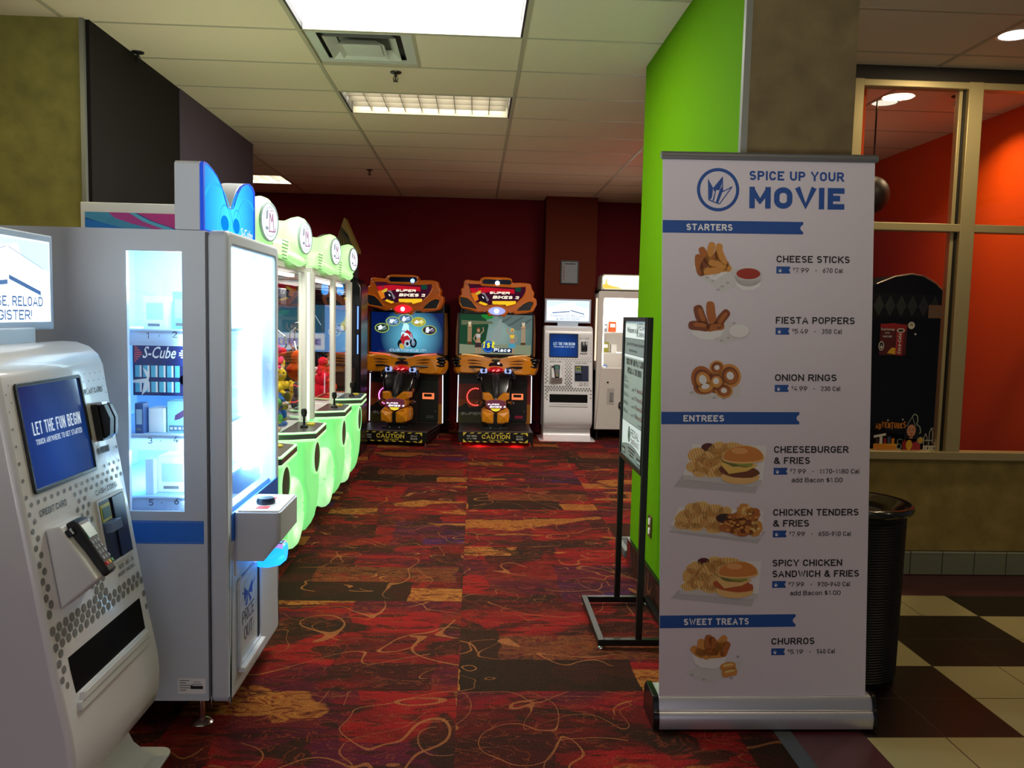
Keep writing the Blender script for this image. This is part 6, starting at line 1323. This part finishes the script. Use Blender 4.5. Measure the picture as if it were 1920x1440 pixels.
mb = MB(BO); mb.tube([q(-.006, BH_+.012, -.002), q(BW_+.008, BH_+.012, -.002)], .013, mat('grey_rail', S(120, 120, 124), .4, .6), 10); mb.tube([q(-.006, BH_+.004, .004), q(BW_+.008, BH_+.004, .004)], .009, mat('grey_rail'), 8); mb.build('top_rail', t)
mb = MB(BO); mb.tube([(1.112, 3.03, .10), (1.07, 3.068, 2.12)], .009, ALU); mb.build('support_pole', t)
# base cassette
bp_ = [(2.915, .012), (2.912, .05), (2.920, .072), (2.924, .076), (2.924, .080), (2.928, .082), (2.936, .112), (2.945, .126), (2.965, .13), (3.06, .128), (3.085, .10), (3.09, .05), (3.085, .012)]
mb = MB(BO); mb.prism(bp_, .712, 1.530, mat('silver_cassette', (.66, .66, .70), .38, .85), 'yz'); ba = mb.build('base_cassette', t, bevel=.001, angle=30)
for x0, x1 in ((.690, .713), (1.529, 1.545)):
    mb = MB(BO); mb.prism([(a+(.004 if a > 3 else -.005), b_*1.04) for a, b_ in bp_], x0, x1, mat('black_end_cap', S(14, 14, 15), .25), 'yz'); mb.build('end_cap', ba, bevel=.004)
for x in (.78, 1.46):
    mb = MB(BO); mb.box(x-.03, x+.03, 2.93, 3.08, 0, .012, BLACK); mb.build('rubber_foot', ba)
F0 = lambda mb: Flat(mb, PO, PU, PV)
def crown(f, cx, cy, s_, m, l):
    for P in (((-.30, -.5), (-.36, .35), (-.08, -.45)), ((-.1, -.5), (.14, .55), (.20, -.5)), ((.1, -.5), (.62, .15), (.40, -.5)), ((-.32, -.48), (.38, -.48), (.30, -.75), (-.2, -.7))):
        f.poly([(cx+a*s_, cy+b_*s_) for a, b_ in P], m, l)
mb = MB(BO); f = F0(mb)
f.annulus(.206, 1.888, .067, .079, PRINTBLUE, 0, 48)
# crown emblem: outlined blades, the left ones filled
E = lambda P: [(.206+a*.00052, 1.888+b_*.00052) for a, b_ in P]
f.poly(E([(-72, 74), (-36, 12), (-44, -64), (-68, -72)]), PRINTBLUE, 1); f.poly(E([(30, 92), (-36, 12), (-28, -30), (-14, -2), (8, -4), (26, 40)]), PRINTBLUE, 1)
f.poly(E([(-14, -4), (-30, -80), (-46, -72), (-28, -24)]), PRINTBLUE, 1); f.poly(E([(32, -14), (2, -92), (-16, -86), (12, 0), (26, 26)]), PRINTBLUE, 1)
f.line(E([(30, 90), (33, -14), (100, 22), (10, -100), (-66, -72)]), .0036, PRINTBLUE, 2); f.line(E([(-70, 70), (-66, -72)]), .0036, PRINTBLUE, 2)
f.poly(E([(-50, -68), (-30, -6), (-24, -18), (-40, -74)]), CLOTH, 3)
mb.build('crown_emblem', pan, smooth=False)
mb = MB(BO); f = F0(mb); f.text('SPICE UP YOUR', .322, 1.925, .034, PRINTBLUE, width=.356, bold=.03); f.text('MOVIE', .323, 1.822, .079, PRINTBLUE, width=.358, bold=.045); mb.build('title_lettering', pan, smooth=False)
for nm, y0, y1, tx, tw, wd in (('STARTERS', 1.729, 1.775, .089, .172, .527), ('ENTREES', 1.024, 1.070, .084, .153, .523), ('SWEET TREATS', .257, .305, .092, .248, .520)):
    mb = MB(BO); f = F0(mb); h_ = y1-y0; hole = [(wd-.006, y0), (wd-.006, y0+h_*.28), (wd-.011, y0+h_*.38), (wd-.012, y0+h_*.5), (wd-.011, y0+h_*.62), (wd-.006, y0+h_*.72), (wd-.006, y1)]
    f.poly([(.001, y0)]+[(wd, y0), (wd, y0+h_*.2)]+[(wd-.009, y0+h_*.36), (wd-.011, y0+h_*.5), (wd-.009, y0+h_*.64)]+[(wd, y0+h_*.8), (wd, y1), (.001, y1)], PRINTBLUE, 0)
    f.text(nm, tx, y0+h_*.22, h_*.52, PAPER, width=tw, l=1, bold=.03); mb.build('section_bar', pan, smooth=False)
ITEMS = [(['CHEESE STICKS'], [.277], 1.625, '7.99', '670 Cal', .680, None), (['FIESTA POPPERS'], [.300], 1.399, '5.49', '350 Cal', .680, None), (['ONION RINGS'], [.235], 1.186, '4.99', '230 Cal', .678, None),
 (['CHEESEBURGER', '& FRIES'], [.285, .138], .917, '7.99', '1170-1180 Cal', .757, 'add Bacon $1.00'), (['CHICKEN TENDERS', '& FRIES'], [.328, .138], .680, '7.99', '650-910 Cal', .729, None), (['SPICY CHICKEN', 'SANDWICH & FRIES'], [.268, .334], .488, '7.99', '920-940 Cal', .729, 'add Bacon $1.00'), (['CHURROS'], [.166], .189, '5.19', '540 Cal', .674, None)]
for names, wds, y, pr_, cal, xr, extra in ITEMS:
    for k, (nm, wd) in enumerate(zip(names, wds)):
        mb = MB(BO); F0(mb).text(nm, .428, y-.0415*k, .0255, PRINTBLACK, width=wd, bold=.022); mb.build('item_name', pan, smooth=False)
    mb = MB(BO); f = F0(mb); yb = y-.0415*(len(names)-1)-.0405; f.poly([(.428, yb), (.480, yb), (.480, yb+.006), (.475, yb+.013), (.480, yb+.020), (.480, yb+.026), (.428, yb+.026)], PRINTBLUE, 0); crown(f, .441, yb+.0145, .013, PAPER, 1); mb.build('ticket_icon', pan, smooth=False)
    mb = MB(BO); f = F0(mb); yt = yb+.004; f.text('$', .491, yt+.008, .011, PRINTBLACK, width=.006); f.text(pr_, .499, yt, .0175, PRINTBLACK, width=.052, bold=.008); f.ell(.578, yt+.008, .0022, .0022, PRINTBLACK, 1, 8); f.text(cal, .603, yt, .0175, PRINTBLACK, width=xr-.603, bold=.008); mb.build('price_line', pan, smooth=False)
    if extra: mb = MB(BO); F0(mb).text(extra, .497, yb-.029, .0175, PRINTBLACK, width=.195, bold=.008); mb.build('extra_line', pan, smooth=False)
# food pictures printed on the film
fc = lambda n_, c: mat('food_'+n_, S(*c), .55)
SHD = fc('soft_grey', (186, 182, 186)); DISH = fc('dish_white', (226, 224, 224)); DISH2 = fc('dish_edge', (200, 196, 196)); SHEET = fc('paper', (206, 204, 204)); FR1 = fc('golden', (206, 140, 62)); FR2 = fc('brown', (170, 96, 36)); FR3 = fc('pale_golden', (226, 190, 116)); FR4 = fc('deep_brown', (126, 62, 24)); SAU = fc('red_sauce', (160, 44, 24)); DSAU = fc('dark_sauce', (84, 26, 22)); BUN = fc('bun', (204, 126, 52)); BUN2 = fc('bun_pale', (228, 182, 112)); PICK = fc('pickle', (110, 110, 44)); CHS = fc('cheese', (228, 186, 90)); PAT = fc('patty', (110, 56, 26)); SPI = fc('spicy_patty', (178, 80, 34))
def stick(f, x, y, ln, wd, rot, m, l):
    P = []
    for k in range(16):
        a = 2*pi*k/16; c = cos(a); s_ = sin(a); px = ln/2*math.copysign(abs(c)**.5, c); py = wd/2*math.copysign(abs(s_)**.7, s_)*(1+.08*sin(5*a)); P.append((x+px*cos(rot)-py*sin(rot), y+px*sin(rot)+py*cos(rot)))
    f.poly(P, m, l)
def sheet_marks(f, P):
    for x, y in P: f.annulus(x, y, .0045, .0062, GREYDOT, 1, 14, .6); f.ell(x, y, .002, .0015, GREYDOT, 1, 6)
def fry(f, x, y, rx, ry, rot, l):
    f.blob(x, y, rx, ry, FR3, l, rot, .10, 18)
    for k in range(-3, 4):
        d = k*rx*.27; w_ = ry*.82*math.sqrt(max(.05, 1-(d/rx)**2))
        f.line([(x+d*cos(rot)+w_*sin(rot), y+d*sin(rot)-w_*cos(rot)), (x+d*cos(rot)-w_*sin(rot), y+d*sin(rot)+w_*cos(rot))], rx*.09, FR1, l+1)
def pic(fn): 
    mb = MB(BO); fn(F0(mb)); mb.build('food_picture', pan, smooth=False)
def p1(f):
    f.poly([(.13, 1.575), (.225, 1.51), (.32, 1.56), (.25, 1.62)], SHEET, 0); sheet_marks(f, [(.19, 1.555), (.225, 1.535), (.245, 1.548), (.21, 1.522), (.17, 1.567)])
    f.poly([(.118, 1.60), (.195, 1.555), (.262, 1.60), (.262, 1.612), (.20, 1.64), (.118, 1.615)], DISH, 1); f.poly([(.118, 1.612), (.195, 1.572), (.262, 1.612), (.20, 1.64)], DISH2, 2)
    for x, y, r_, m in ((.137, 1.615, 1.7, FR2), (.16, 1.645, 2.1, FR2), (.18, 1.66, 1.4, FR1), (.21, 1.655, 1.5, FR1), (.222, 1.635, 2.2, FR2), (.195, 1.635, .9, FR2), (.225, 1.613, -.5, FR1), (.205, 1.605, -.2, FR1), (.185, 1.593, .2, FR1), (.155, 1.607, 1.2, FR4)): stick(f, x, y, .075, .028, r_, m, 3)
    for x, y, r_ in ((.205, 1.615, -.3), (.222, 1.645, 2.0), (.188, 1.59, .15)): stick(f, x, y, .068, .024, r_, FR1, 4)
    f.ell(.322, 1.572, .052, .037, DISH, 2); f.poly([(.27, 1.575), (.374, 1.575), (.365, 1.535), (.34, 1.522), (.30, 1.522), (.278, 1.54)], DISH, 2); f.ell(.322, 1.582, .050, .024, DISH2, 3, 28); f.ell(.322, 1.582, .045, .020, SAU, 4, 28)
def p2(f):
    f.poly([(.15, 1.355), (.235, 1.32), (.34, 1.36), (.25, 1.41)], SHEET, 0); f.ell(.29, 1.368, .042, .03, DISH2, 1); f.ell(.29, 1.372, .038, .024, DISH, 2); sheet_marks(f, [(.20, 1.345), (.225, 1.335), (.25, 1.345), (.27, 1.40)])
    f.poly([(.102, 1.38), (.235, 1.375), (.222, 1.352), (.19, 1.338), (.145, 1.34), (.115, 1.357)], DISH, 2)
    for x, y, ln, wd, r_, m in ((.145, 1.425, .085, .038, 1.95, FR4), (.185, 1.435, .09, .034, 1.72, FR2), (.225, 1.415, .08, .034, .95, FR4), (.14, 1.388, .082, .036, -.1, FR4), (.20, 1.385, .07, .03, .15, FR2)): stick(f, x, y, ln, wd, r_, m, 3); stick(f, x+.003, y+.004, ln*.6, wd*.45, r_, FR2, 4)
def p3(f):
    f.poly([(.10, 1.14), (.15, 1.115), (.30, 1.125), (.30, 1.165), (.2, 1.19)], SHEET, 0); sheet_marks(f, [(.115, 1.142), (.2, 1.123), (.235, 1.12)])
    f.blob(.2, 1.18, .07, .04, FR4, 1)
    for x, y, a, b_, r_, m in ((.155, 1.19, .042, .052, .4, FR2), (.208, 1.235, .028, .026, 0, FR1), (.258, 1.205, .040, .045, .5, FR1), (.165, 1.165, .045, .03, .2, FR2), (.235, 1.150, .034, .028, -.2, FR1), (.205, 1.185, .034, .035, 0, FR2)):
        f.ell(x, y, a, b_, m, 2, 26, r_); f.ell(x, y, a*.76, b_*.76, FR4, 3, 24, r_); f.ell(x+.002, y-.003, a*.62, b_*.62, FR1 if m is FR2 else FR2, 3.5, 24, r_); f.ell(x, y, a*.34, b_*.34, DISH, 4, 18, r_)
def tray(f, P, Q):
    f.poly(P, SHD, 0); f.poly(Q, DISH, 1)
def burger(f, x, y, s_, spicy):
    f.ell(x, y-.038*s_, .060*s_, .022*s_, BUN2, 6, 24); f.blob(x-.004*s_, y-.020*s_, .066*s_, .020*s_, SPI if spicy else PAT, 7, -.1, .06); f.poly([(x-.066*s_, y+.005*s_), (x-.01*s_, y+.016*s_), (x+.055*s_, y-.002*s_), (x+.02*s_, y-.020*s_), (x-.035*s_, y-.028*s_)], CHS if not spicy else BUN2, 8); f.blob(x-.012*s_, y+.008*s_, .045*s_, .014*s_, PICK, 9, -.12, .15); f.blob(x+.012*s_, y+.003*s_, .03*s_, .008*s_, fc('pickle_light', (146, 150, 62)), 10, -.1, .15)
    P = [(x+.066*s_*cos(a)+.008*s_, y+.018*s_+.042*s_*sin(a)*(1 if sin(a) > 0 else .35)) for a in [2*pi*k/26 for k in range(26)]]
    f.poly(P, BUN2, 11); f.poly([(x+.008*s_+(a-x-.008*s_)*.94, y+.022*s_+(b_-y-.022*s_)*.86+.004) for a, b_ in P], BUN, 12); f.ell(x-.004*s_, y+.043*s_, .026*s_, .010*s_, fc('bun_shine', (222, 158, 92)), 13, 18, -.05)
def p4(f):
    tray(f, [(.05, .79), (.10, .86), (.38, .83), (.36, .765)], [(.085, .835), (.12, .95), (.40, .945), (.385, .800), (.35, .792), (.09, .818)]); f.poly([(.085, .835), (.085, .818), (.35, .790), (.38, .797), (.385, .815)], DISH2, 2)
    f.ell(.178, .938, .026, .016, DSAU, 3)
    for x, y, a, b_, r_ in ((.215, .935, .035, .024, .3), (.27, .94, .04, .018, 0), (.24, .91, .04, .028, -.2), (.135, .91, .036, .028, .3), (.19, .90, .042, .034, .5), (.16, .875, .036, .032, .2), (.12, .865, .026, .022, 0), (.205, .862, .044, .036, .5), (.15, .845, .03, .02, .1), (.23, .845, .03, .02, 0)): fry(f, x, y, a, b_, r_, 3)
    burger(f, .30, .873, 1.22, False)
def p5(f):
    tray(f, [(.03, .62), (.10, .66), (.40, .62), (.37, .575)], [(.04, .645), (.07, .715), (.39, .70), (.385, .600), (.36, .592), (.05, .626)]); f.poly([(.04, .645), (.045, .625), (.355, .590), (.385, .598), (.385, .61)], DISH2, 2)
    for x, y, a, b_, r_ in ((.12, .70, .035, .03, .3), (.155, .71, .036, .026, -.2), (.205, .70, .035, .025, .2), (.09, .672, .035, .032, .5), (.14, .668, .042, .032, .1), (.19, .665, .04, .034, .4), (.245, .695, .025, .022, 0), (.08, .645, .03, .015, -.2), (.20, .635, .035, .02, -.2), (.13, .640, .035, .016, -.1), (.225, .645, .03, .024, .3)): fry(f, x, y, a, b_, r_, 3)
    f.ell(.243, .672, .034, .018, DSAU, 6); f.ell(.243, .675, .028, .013, fc('black_sauce', (44, 32, 26)), 7)
    for x, y, a, b_, m in ((.28, .665, .04, .028, FR2), (.32, .70, .035, .024, FR1), (.35, .685, .03, .025, FR2), (.27, .64, .045, .026, FR2), (.32, .645, .045, .03, FR4), (.36, .635, .024, .034, FR1), (.31, .625, .045, .02, FR2)): f.blob(x, y, a, b_, m, 7, random.uniform(-.4, .4), .16, 20); [f.blob(x+random.uniform(-a, a)*.6, y+random.uniform(-b_, b_)*.6, .007, .005, FR1 if m is not FR1 else FR3, 8) for _ in range(6)]
def p6(f):
    tray(f, [(.04, .37), (.10, .43), (.37, .40), (.35, .335)], [(.075, .405), (.12, .515), (.385, .508), (.375, .372), (.34, .364), (.075, .388)]); f.poly([(.075, .405), (.075, .388), (.34, .362), (.372, .368), (.375, .385)], DISH2, 2)
    f.ell(.165, .508, .024, .015, DSAU, 3)
    for x, y, a, b_, r_ in ((.205, .505, .03, .022, .2), (.255, .508, .045, .016, 0), (.22, .485, .036, .03, -.2), (.13, .485, .032, .024, .3), (.175, .47, .044, .032, .5), (.115, .455, .03, .03, .2), (.15, .435, .042, .03, .2), (.20, .43, .034, .03, .5), (.11, .415, .03, .018, 0), (.19, .405, .04, .016, -.1)): fry(f, x, y, a, b_, r_, 3)
    burger(f, .285, .440, 1.18, True)
def p7(f):
    f.poly([(.10, .085), (.18, .045), (.29, .075), (.32, .125), (.2, .14)], SHEET, 0); sheet_marks(f, [(.125, .078), (.275, .063), (.30, .145), (.17, .06)])
    f.poly([(.122, .158), (.262, .162), (.245, .115), (.215, .100), (.16, .106), (.135, .122)], DISH, 2); f.poly([(.135, .122), (.16, .106), (.215, .1), (.245, .115), (.24, .108), (.21, .095), (.16, .1)], DISH2, 2)
    for x, y, r_, m in ((.145, .165, 2.5, FR1), (.16, .185, 1.7, FR1), (.185, .20, 1.5, FR2), (.21, .195, 2.2, FR2), (.235, .20, 1.0, FR1), (.225, .18, .8, FR1), (.25, .175, 1.2, FR2), (.195, .165, 0, FR2), (.215, .155, .05, FR1), (.165, .158, -.5, FR1)): stick(f, x, y, .062, .030, r_, m, 3)
    for x, y, r_ in ((.262, .108, .15), (.268, .085, .2)): stick(f, x, y, .060, .032, r_, FR1, 4); stick(f, x, y+.006, .04, .010, r_, FR3, 5)
for fn in (p1, p2, p3, p4, p5, p6, p7): pic(fn)

# ------------------------------------------------------------------ trash can behind the banner
o = (1.675, 3.44, 0); t = thing('trash_can', 'round black ribbed trash can behind the menu banner', 'trash can', o)
mb = MB(o); TB = mat('trash_black', S(9, 9, 9), .45, spec=.3)
pr = [(0, .0), (.175, .0), (.182, .01)]
for k in range(60): z = .03+k*.0115; pr += [(.186+.012*z, z), (.190+.012*z, z+.004), (.186+.012*z, z+.008)]
pr += [(.196, .735), (.0, .735)]
mb.lathe(pr, (o[0], o[1], 0), TB, n=40); mb.build('ribbed_body', t, angle=20)
mb = MB(o); mb.lathe([(.10, .70), (.105, .735), (.15, .752), (.195, .770), (.212, .776), (.224, .768), (.227, .755), (.220, .742), (.205, .735), (.195, .73)], (o[0], o[1], 0), mat('trash_lid_gloss', S(18, 18, 17), .18, coat=.5), n=44, cap=False); mb.build('funnel_lid', t, angle=70)
mb = MB(o); mb.lathe([(0, .69), (.104, .69), (.104, .70)], (o[0], o[1], 0), mat('trash_liner', S(60, 64, 58), .6), n=24); mb.build('liner', t)

# ------------------------------------------------------------------ behind and on the window
o = (2.75, 5.5, 0); t = thing('display_cabinet', 'tall black arched cabinet standing behind the lobby window glass', 'cabinet', o)
KB_ = mat('cabinet_matte_black', S(4, 4, 4), .8, spec=.08)
ar = [(2.36, 0), (2.36, 1.765), (2.50, 1.765), (2.62, 1.80), (2.74, 1.85), (2.85, 1.868), (2.93, 1.858), (3.02, 1.81), (3.10, 1.735), (3.16, 1.655), (3.16, 0)]
mb = MB(o); mb.prism(ar, 5.30, 5.80, KB_, 'xz'); bd = mb.build('body', t, bevel=.006)
mb = MB(o); mb.tube([(x, 5.295, z) for x, z in ar[3:10]], .006, mat('arch_edge_metal', S(200, 190, 180), .25, .9), 8); mb.build('arch_trim', t)
mb = MB(o); f = Flat(mb, (2.36, 5.298, 1.58), (1, 0, 0), (0, 0, 1)); DG = mat('diamond_green', S(26, 40, 28), .5); DG2 = mat('diamond_dark', S(20, 18, 16), .5)
f.rect(0, .80, 0, .16, mat('header_dark_green', S(11, 14, 11), .6, spec=.1))
for k in range(9): f.poly([(.06+k*.075, .01), (.095+k*.075, .08), (.06+k*.075, .15), (.025+k*.075, .08)], DG, 1)
mb.build('diamond_header', bd, smooth=False)
mb = MB(o); f = Flat(mb, (2.98, 5.297, 1.585), (1, 0, 0), (0, 0, 1)); f.rect(0, .115, 0, .085, mat('price_card_tan', S(150, 128, 84), .6)); f.rect(.01, .05, .05, .06, GREYDOT, 1); f.rect(.01, .09, .02, .03, GREYDOT, 1); mb.build('price_card', t, smooth=False)
o = (2.70, 5.6, 2.42); mb = MB(o); mb.ell(o, (.115, .115, .125), mat('dark_globe', S(18, 12, 10), .5), n=20, k=12); mb.tube([(2.70, 5.6, 2.53), (2.70, 5.6, CEIL)], .006, BLACK); mb.build('reflection_globe', None, 'dark round hanging globe seen through the glass at the banner\'s upper right edge', cat='lamp', angle=70)  # dark shape added for a likely reflection; globe and cord are made up
# stickers on the pane
GY = 4.865
def sticker(name, label, x, z, fn):
    oo = (x, GY, z); mb = MB(oo); fn(Flat(mb, oo, (1, 0, 0), (0, 0, 1), w0=.0004, step=.0003)); mb.build(name, None, label, cat='sticker', smooth=False)
SRED = mat('sticker_red', S(150, 22, 24), .5); SDR = mat('sticker_dark_red', S(84, 14, 18), .5); SWH = mat('sticker_white', S(222, 216, 204), .5); SBK = mat('sticker_black', S(16, 12, 12), .5); SYE = mat('sticker_yellow', S(222, 168, 40), .5); SOR = mat('sticker_orange', S(214, 132, 30), .5); SSK = mat('sticker_skin', S(206, 140, 104), .5); SBR = mat('sticker_brown', S(60, 34, 22), .5); SPK = mat('sticker_pink', S(200, 70, 80), .5); SPG = mat('sticker_pale_green', S(150, 160, 140), .5); SCR = mat('sticker_cream', S(206, 200, 176), .5)
def s1(f):
    f.rect(0, .165, 0, .19, SDR, 0); f.poly([(0, .165), (.16, .15), (.165, .18), (.08, .195), (0, .185)], SRED, 1)
    f.text('Great beverage', .004, .150, .013, SWH, width=.085, l=2, bold=.02); f.text('and', .032, .130, .011, SWH, width=.026, l=2); f.text('snack deal', .018, .108, .013, SWH, width=.055, l=2, bold=.02)
    f.ell(.012, .055, .017, .028, SWH, 1, 24); f.ell(.012, .055, .013, .023, SBK, 2, 24); crown(f, .011, .056, .022, SWH, 3)
    f.poly([(.05, .012), (.06, .025), (.075, .045), (.10, .045), (.10, .005), (.05, .012)], SYE, 1); f.poly([(.102, .0), (.105, .145), (.148, .145), (.142, -.002)], SRED, 2); f.line([(.106, .145), (.103, .005)], .004, SPK, 3); f.ell(.127, .150, .025, .013, SWH, 3); f.ell(.127, .150, .018, .008, SBR, 4)
    f.text('Coca-Cola', .133, .008, .021, SWH, width=.122, l=4, bold=.02, slant=.2, rot=pi/2)
sticker('window_decal', 'red drink and popcorn decal on the window pane beside the banner', 2.446, 1.352, s1)
def s2(f): f.ell(0, 0, .021, .022, SCR, 0); f.rect(-.01, .01, .004, .008, SBK, 1); f.rect(-.012, .012, -.004, 0, GREYDOT, 1); f.text('13', -.008, .008, .010, SBK, width=.012); f.ell(.028, -.052, .006, .006, SWH, 0, 10)
sticker('round_sticker', 'small round pale sticker on the window pane right of the red decal', 2.637, 1.534, s2)
def s3(f):
    x = 0
    for ch, dy, h_ in zip('ADVENTURES', (0, -.004, .003, .006, .002, -.004, .004, .002, .004, .006), (.036, .034, .04, .034, .036, .044, .034, .034, .032, .04)): f.text(ch, x, dy, h_, SOR, width=.016, l=1, bold=.03); x += .0192
    for p in ((.075, .052), (.168, .058)): f.ell(*p, .005, .005, SWH, 0, 10)
sticker('adventures_decal', 'orange ADVENTURES lettering decal on the lower window pane', 2.452, .902, s3)
def s4(f):
    f.rect(0, .15, .0, .035, SYE, 0); f.poly([(0, .035), (.15, .02), (.14, .0), (.0, .0)], SOR, 1); f.poly([(.0, .085), (.075, .10), (.075, .085), (.0, .07)], SWH, 1)
    for k, c in enumerate((SBR, SWH, SRED, mat('sticker_slate', S(70, 80, 110), .5), SOR)): f.rect(.012+k*.025, .03+k*.025, .035, .068+.01*(k % 2), c, 1)
sticker('train_decal', 'yellow cart decal under the orange lettering on the lower window pane', 2.445, .775, s4)
def s5(f):
    f.poly([(-.055, 0), (.055, 0), (.062, .06), (.03, .085), (-.03, .085), (-.06, .06)], SBK, 0); f.poly([(-.05, 0), (.06, 0), (.058, .055), (.02, .07), (-.03, .07), (-.055, .045)], SRED, 1)
    for k in range(4): f.rect(.012+k*.012, .017+k*.012, 0, .05, SPK, 2)
    f.ell(-.012, .03, .020, .032, SYE, 3); f.ell(0, .10, .045, .065, SBK, 1); f.ell(-.003, .118, .028, .038, SSK, 2); f.ell(-.012, .125, .004, .003, SBK, 3, 8); f.ell(.008, .125, .004, .003, SBK, 3, 8); f.poly([(-.012, .103), (.008, .103), (-.002, .097)], SRED, 3); f.rect(-.012, .008, .07, .085, SSK, 2)
    f.line([(-.035, .145), (-.002, .205), (.022, .145)], .004, SPG, 3); f.line([(-.002, .205), (.012, .222), (.03, .21), (.034, .18), (.028, .16), (.05, .14), (.056, .11), (.048, .10)], .007, SPG, 3)
    f.annulus(.058, .06, .016, .021, SPG, 3); f.ell(.058, .06, .014, .016, SYE, 2); f.annulus(-.075, .02, .012, .017, SPG, 3); f.annulus(-.070, .05, .014, .018, SPG, 3, a0=.8, a1=5)
sticker('child_decal', 'decal of a smiling child in pointed hat holding a yellow cup', 2.680, .774, s5)
def s6(f):
    f.rect(0, .10, 0, .028, SCR, 0); 
    for a, b_ in (((.012, .03), (.012, .075)), ((.045, .03), (.045, .11)), ((.085, .03), (.085, .06))):
        x, y0 = a; y1 = b_[1]; f.line([(x-.010, y0), (x-.010, y1), (x, y1+.028), (x+.010, y1), (x+.010, y0)], .0035, SCR, 1)
    f.line([(.0, .06), (.06, .06)], .004, SCR, 1); f.line([(.05, .045), (.10, .045)], .003, SCR, 1)
    f.line([(.045, .138), (.06, .132)], .004, SPG, 1)
    for x, y in ((.02, .035), (.05, .03), (.08, .033)): f.rect(x, x+.010, y, y+.016, SBR, 2)
    for x in range(5): f.rect(.004+.02*x, .014+.02*x, .006, .018, SBR if x % 2 else SPG, 1)
    for p in ((.092, .128), (.09, .098), (.08, .118)): f.ell(*p, .004, .004, SPG, 1, 8)
sticker('tower_decal', 'cream outline decal of small turreted towers at the right of the pane', 2.757, .774, s6)
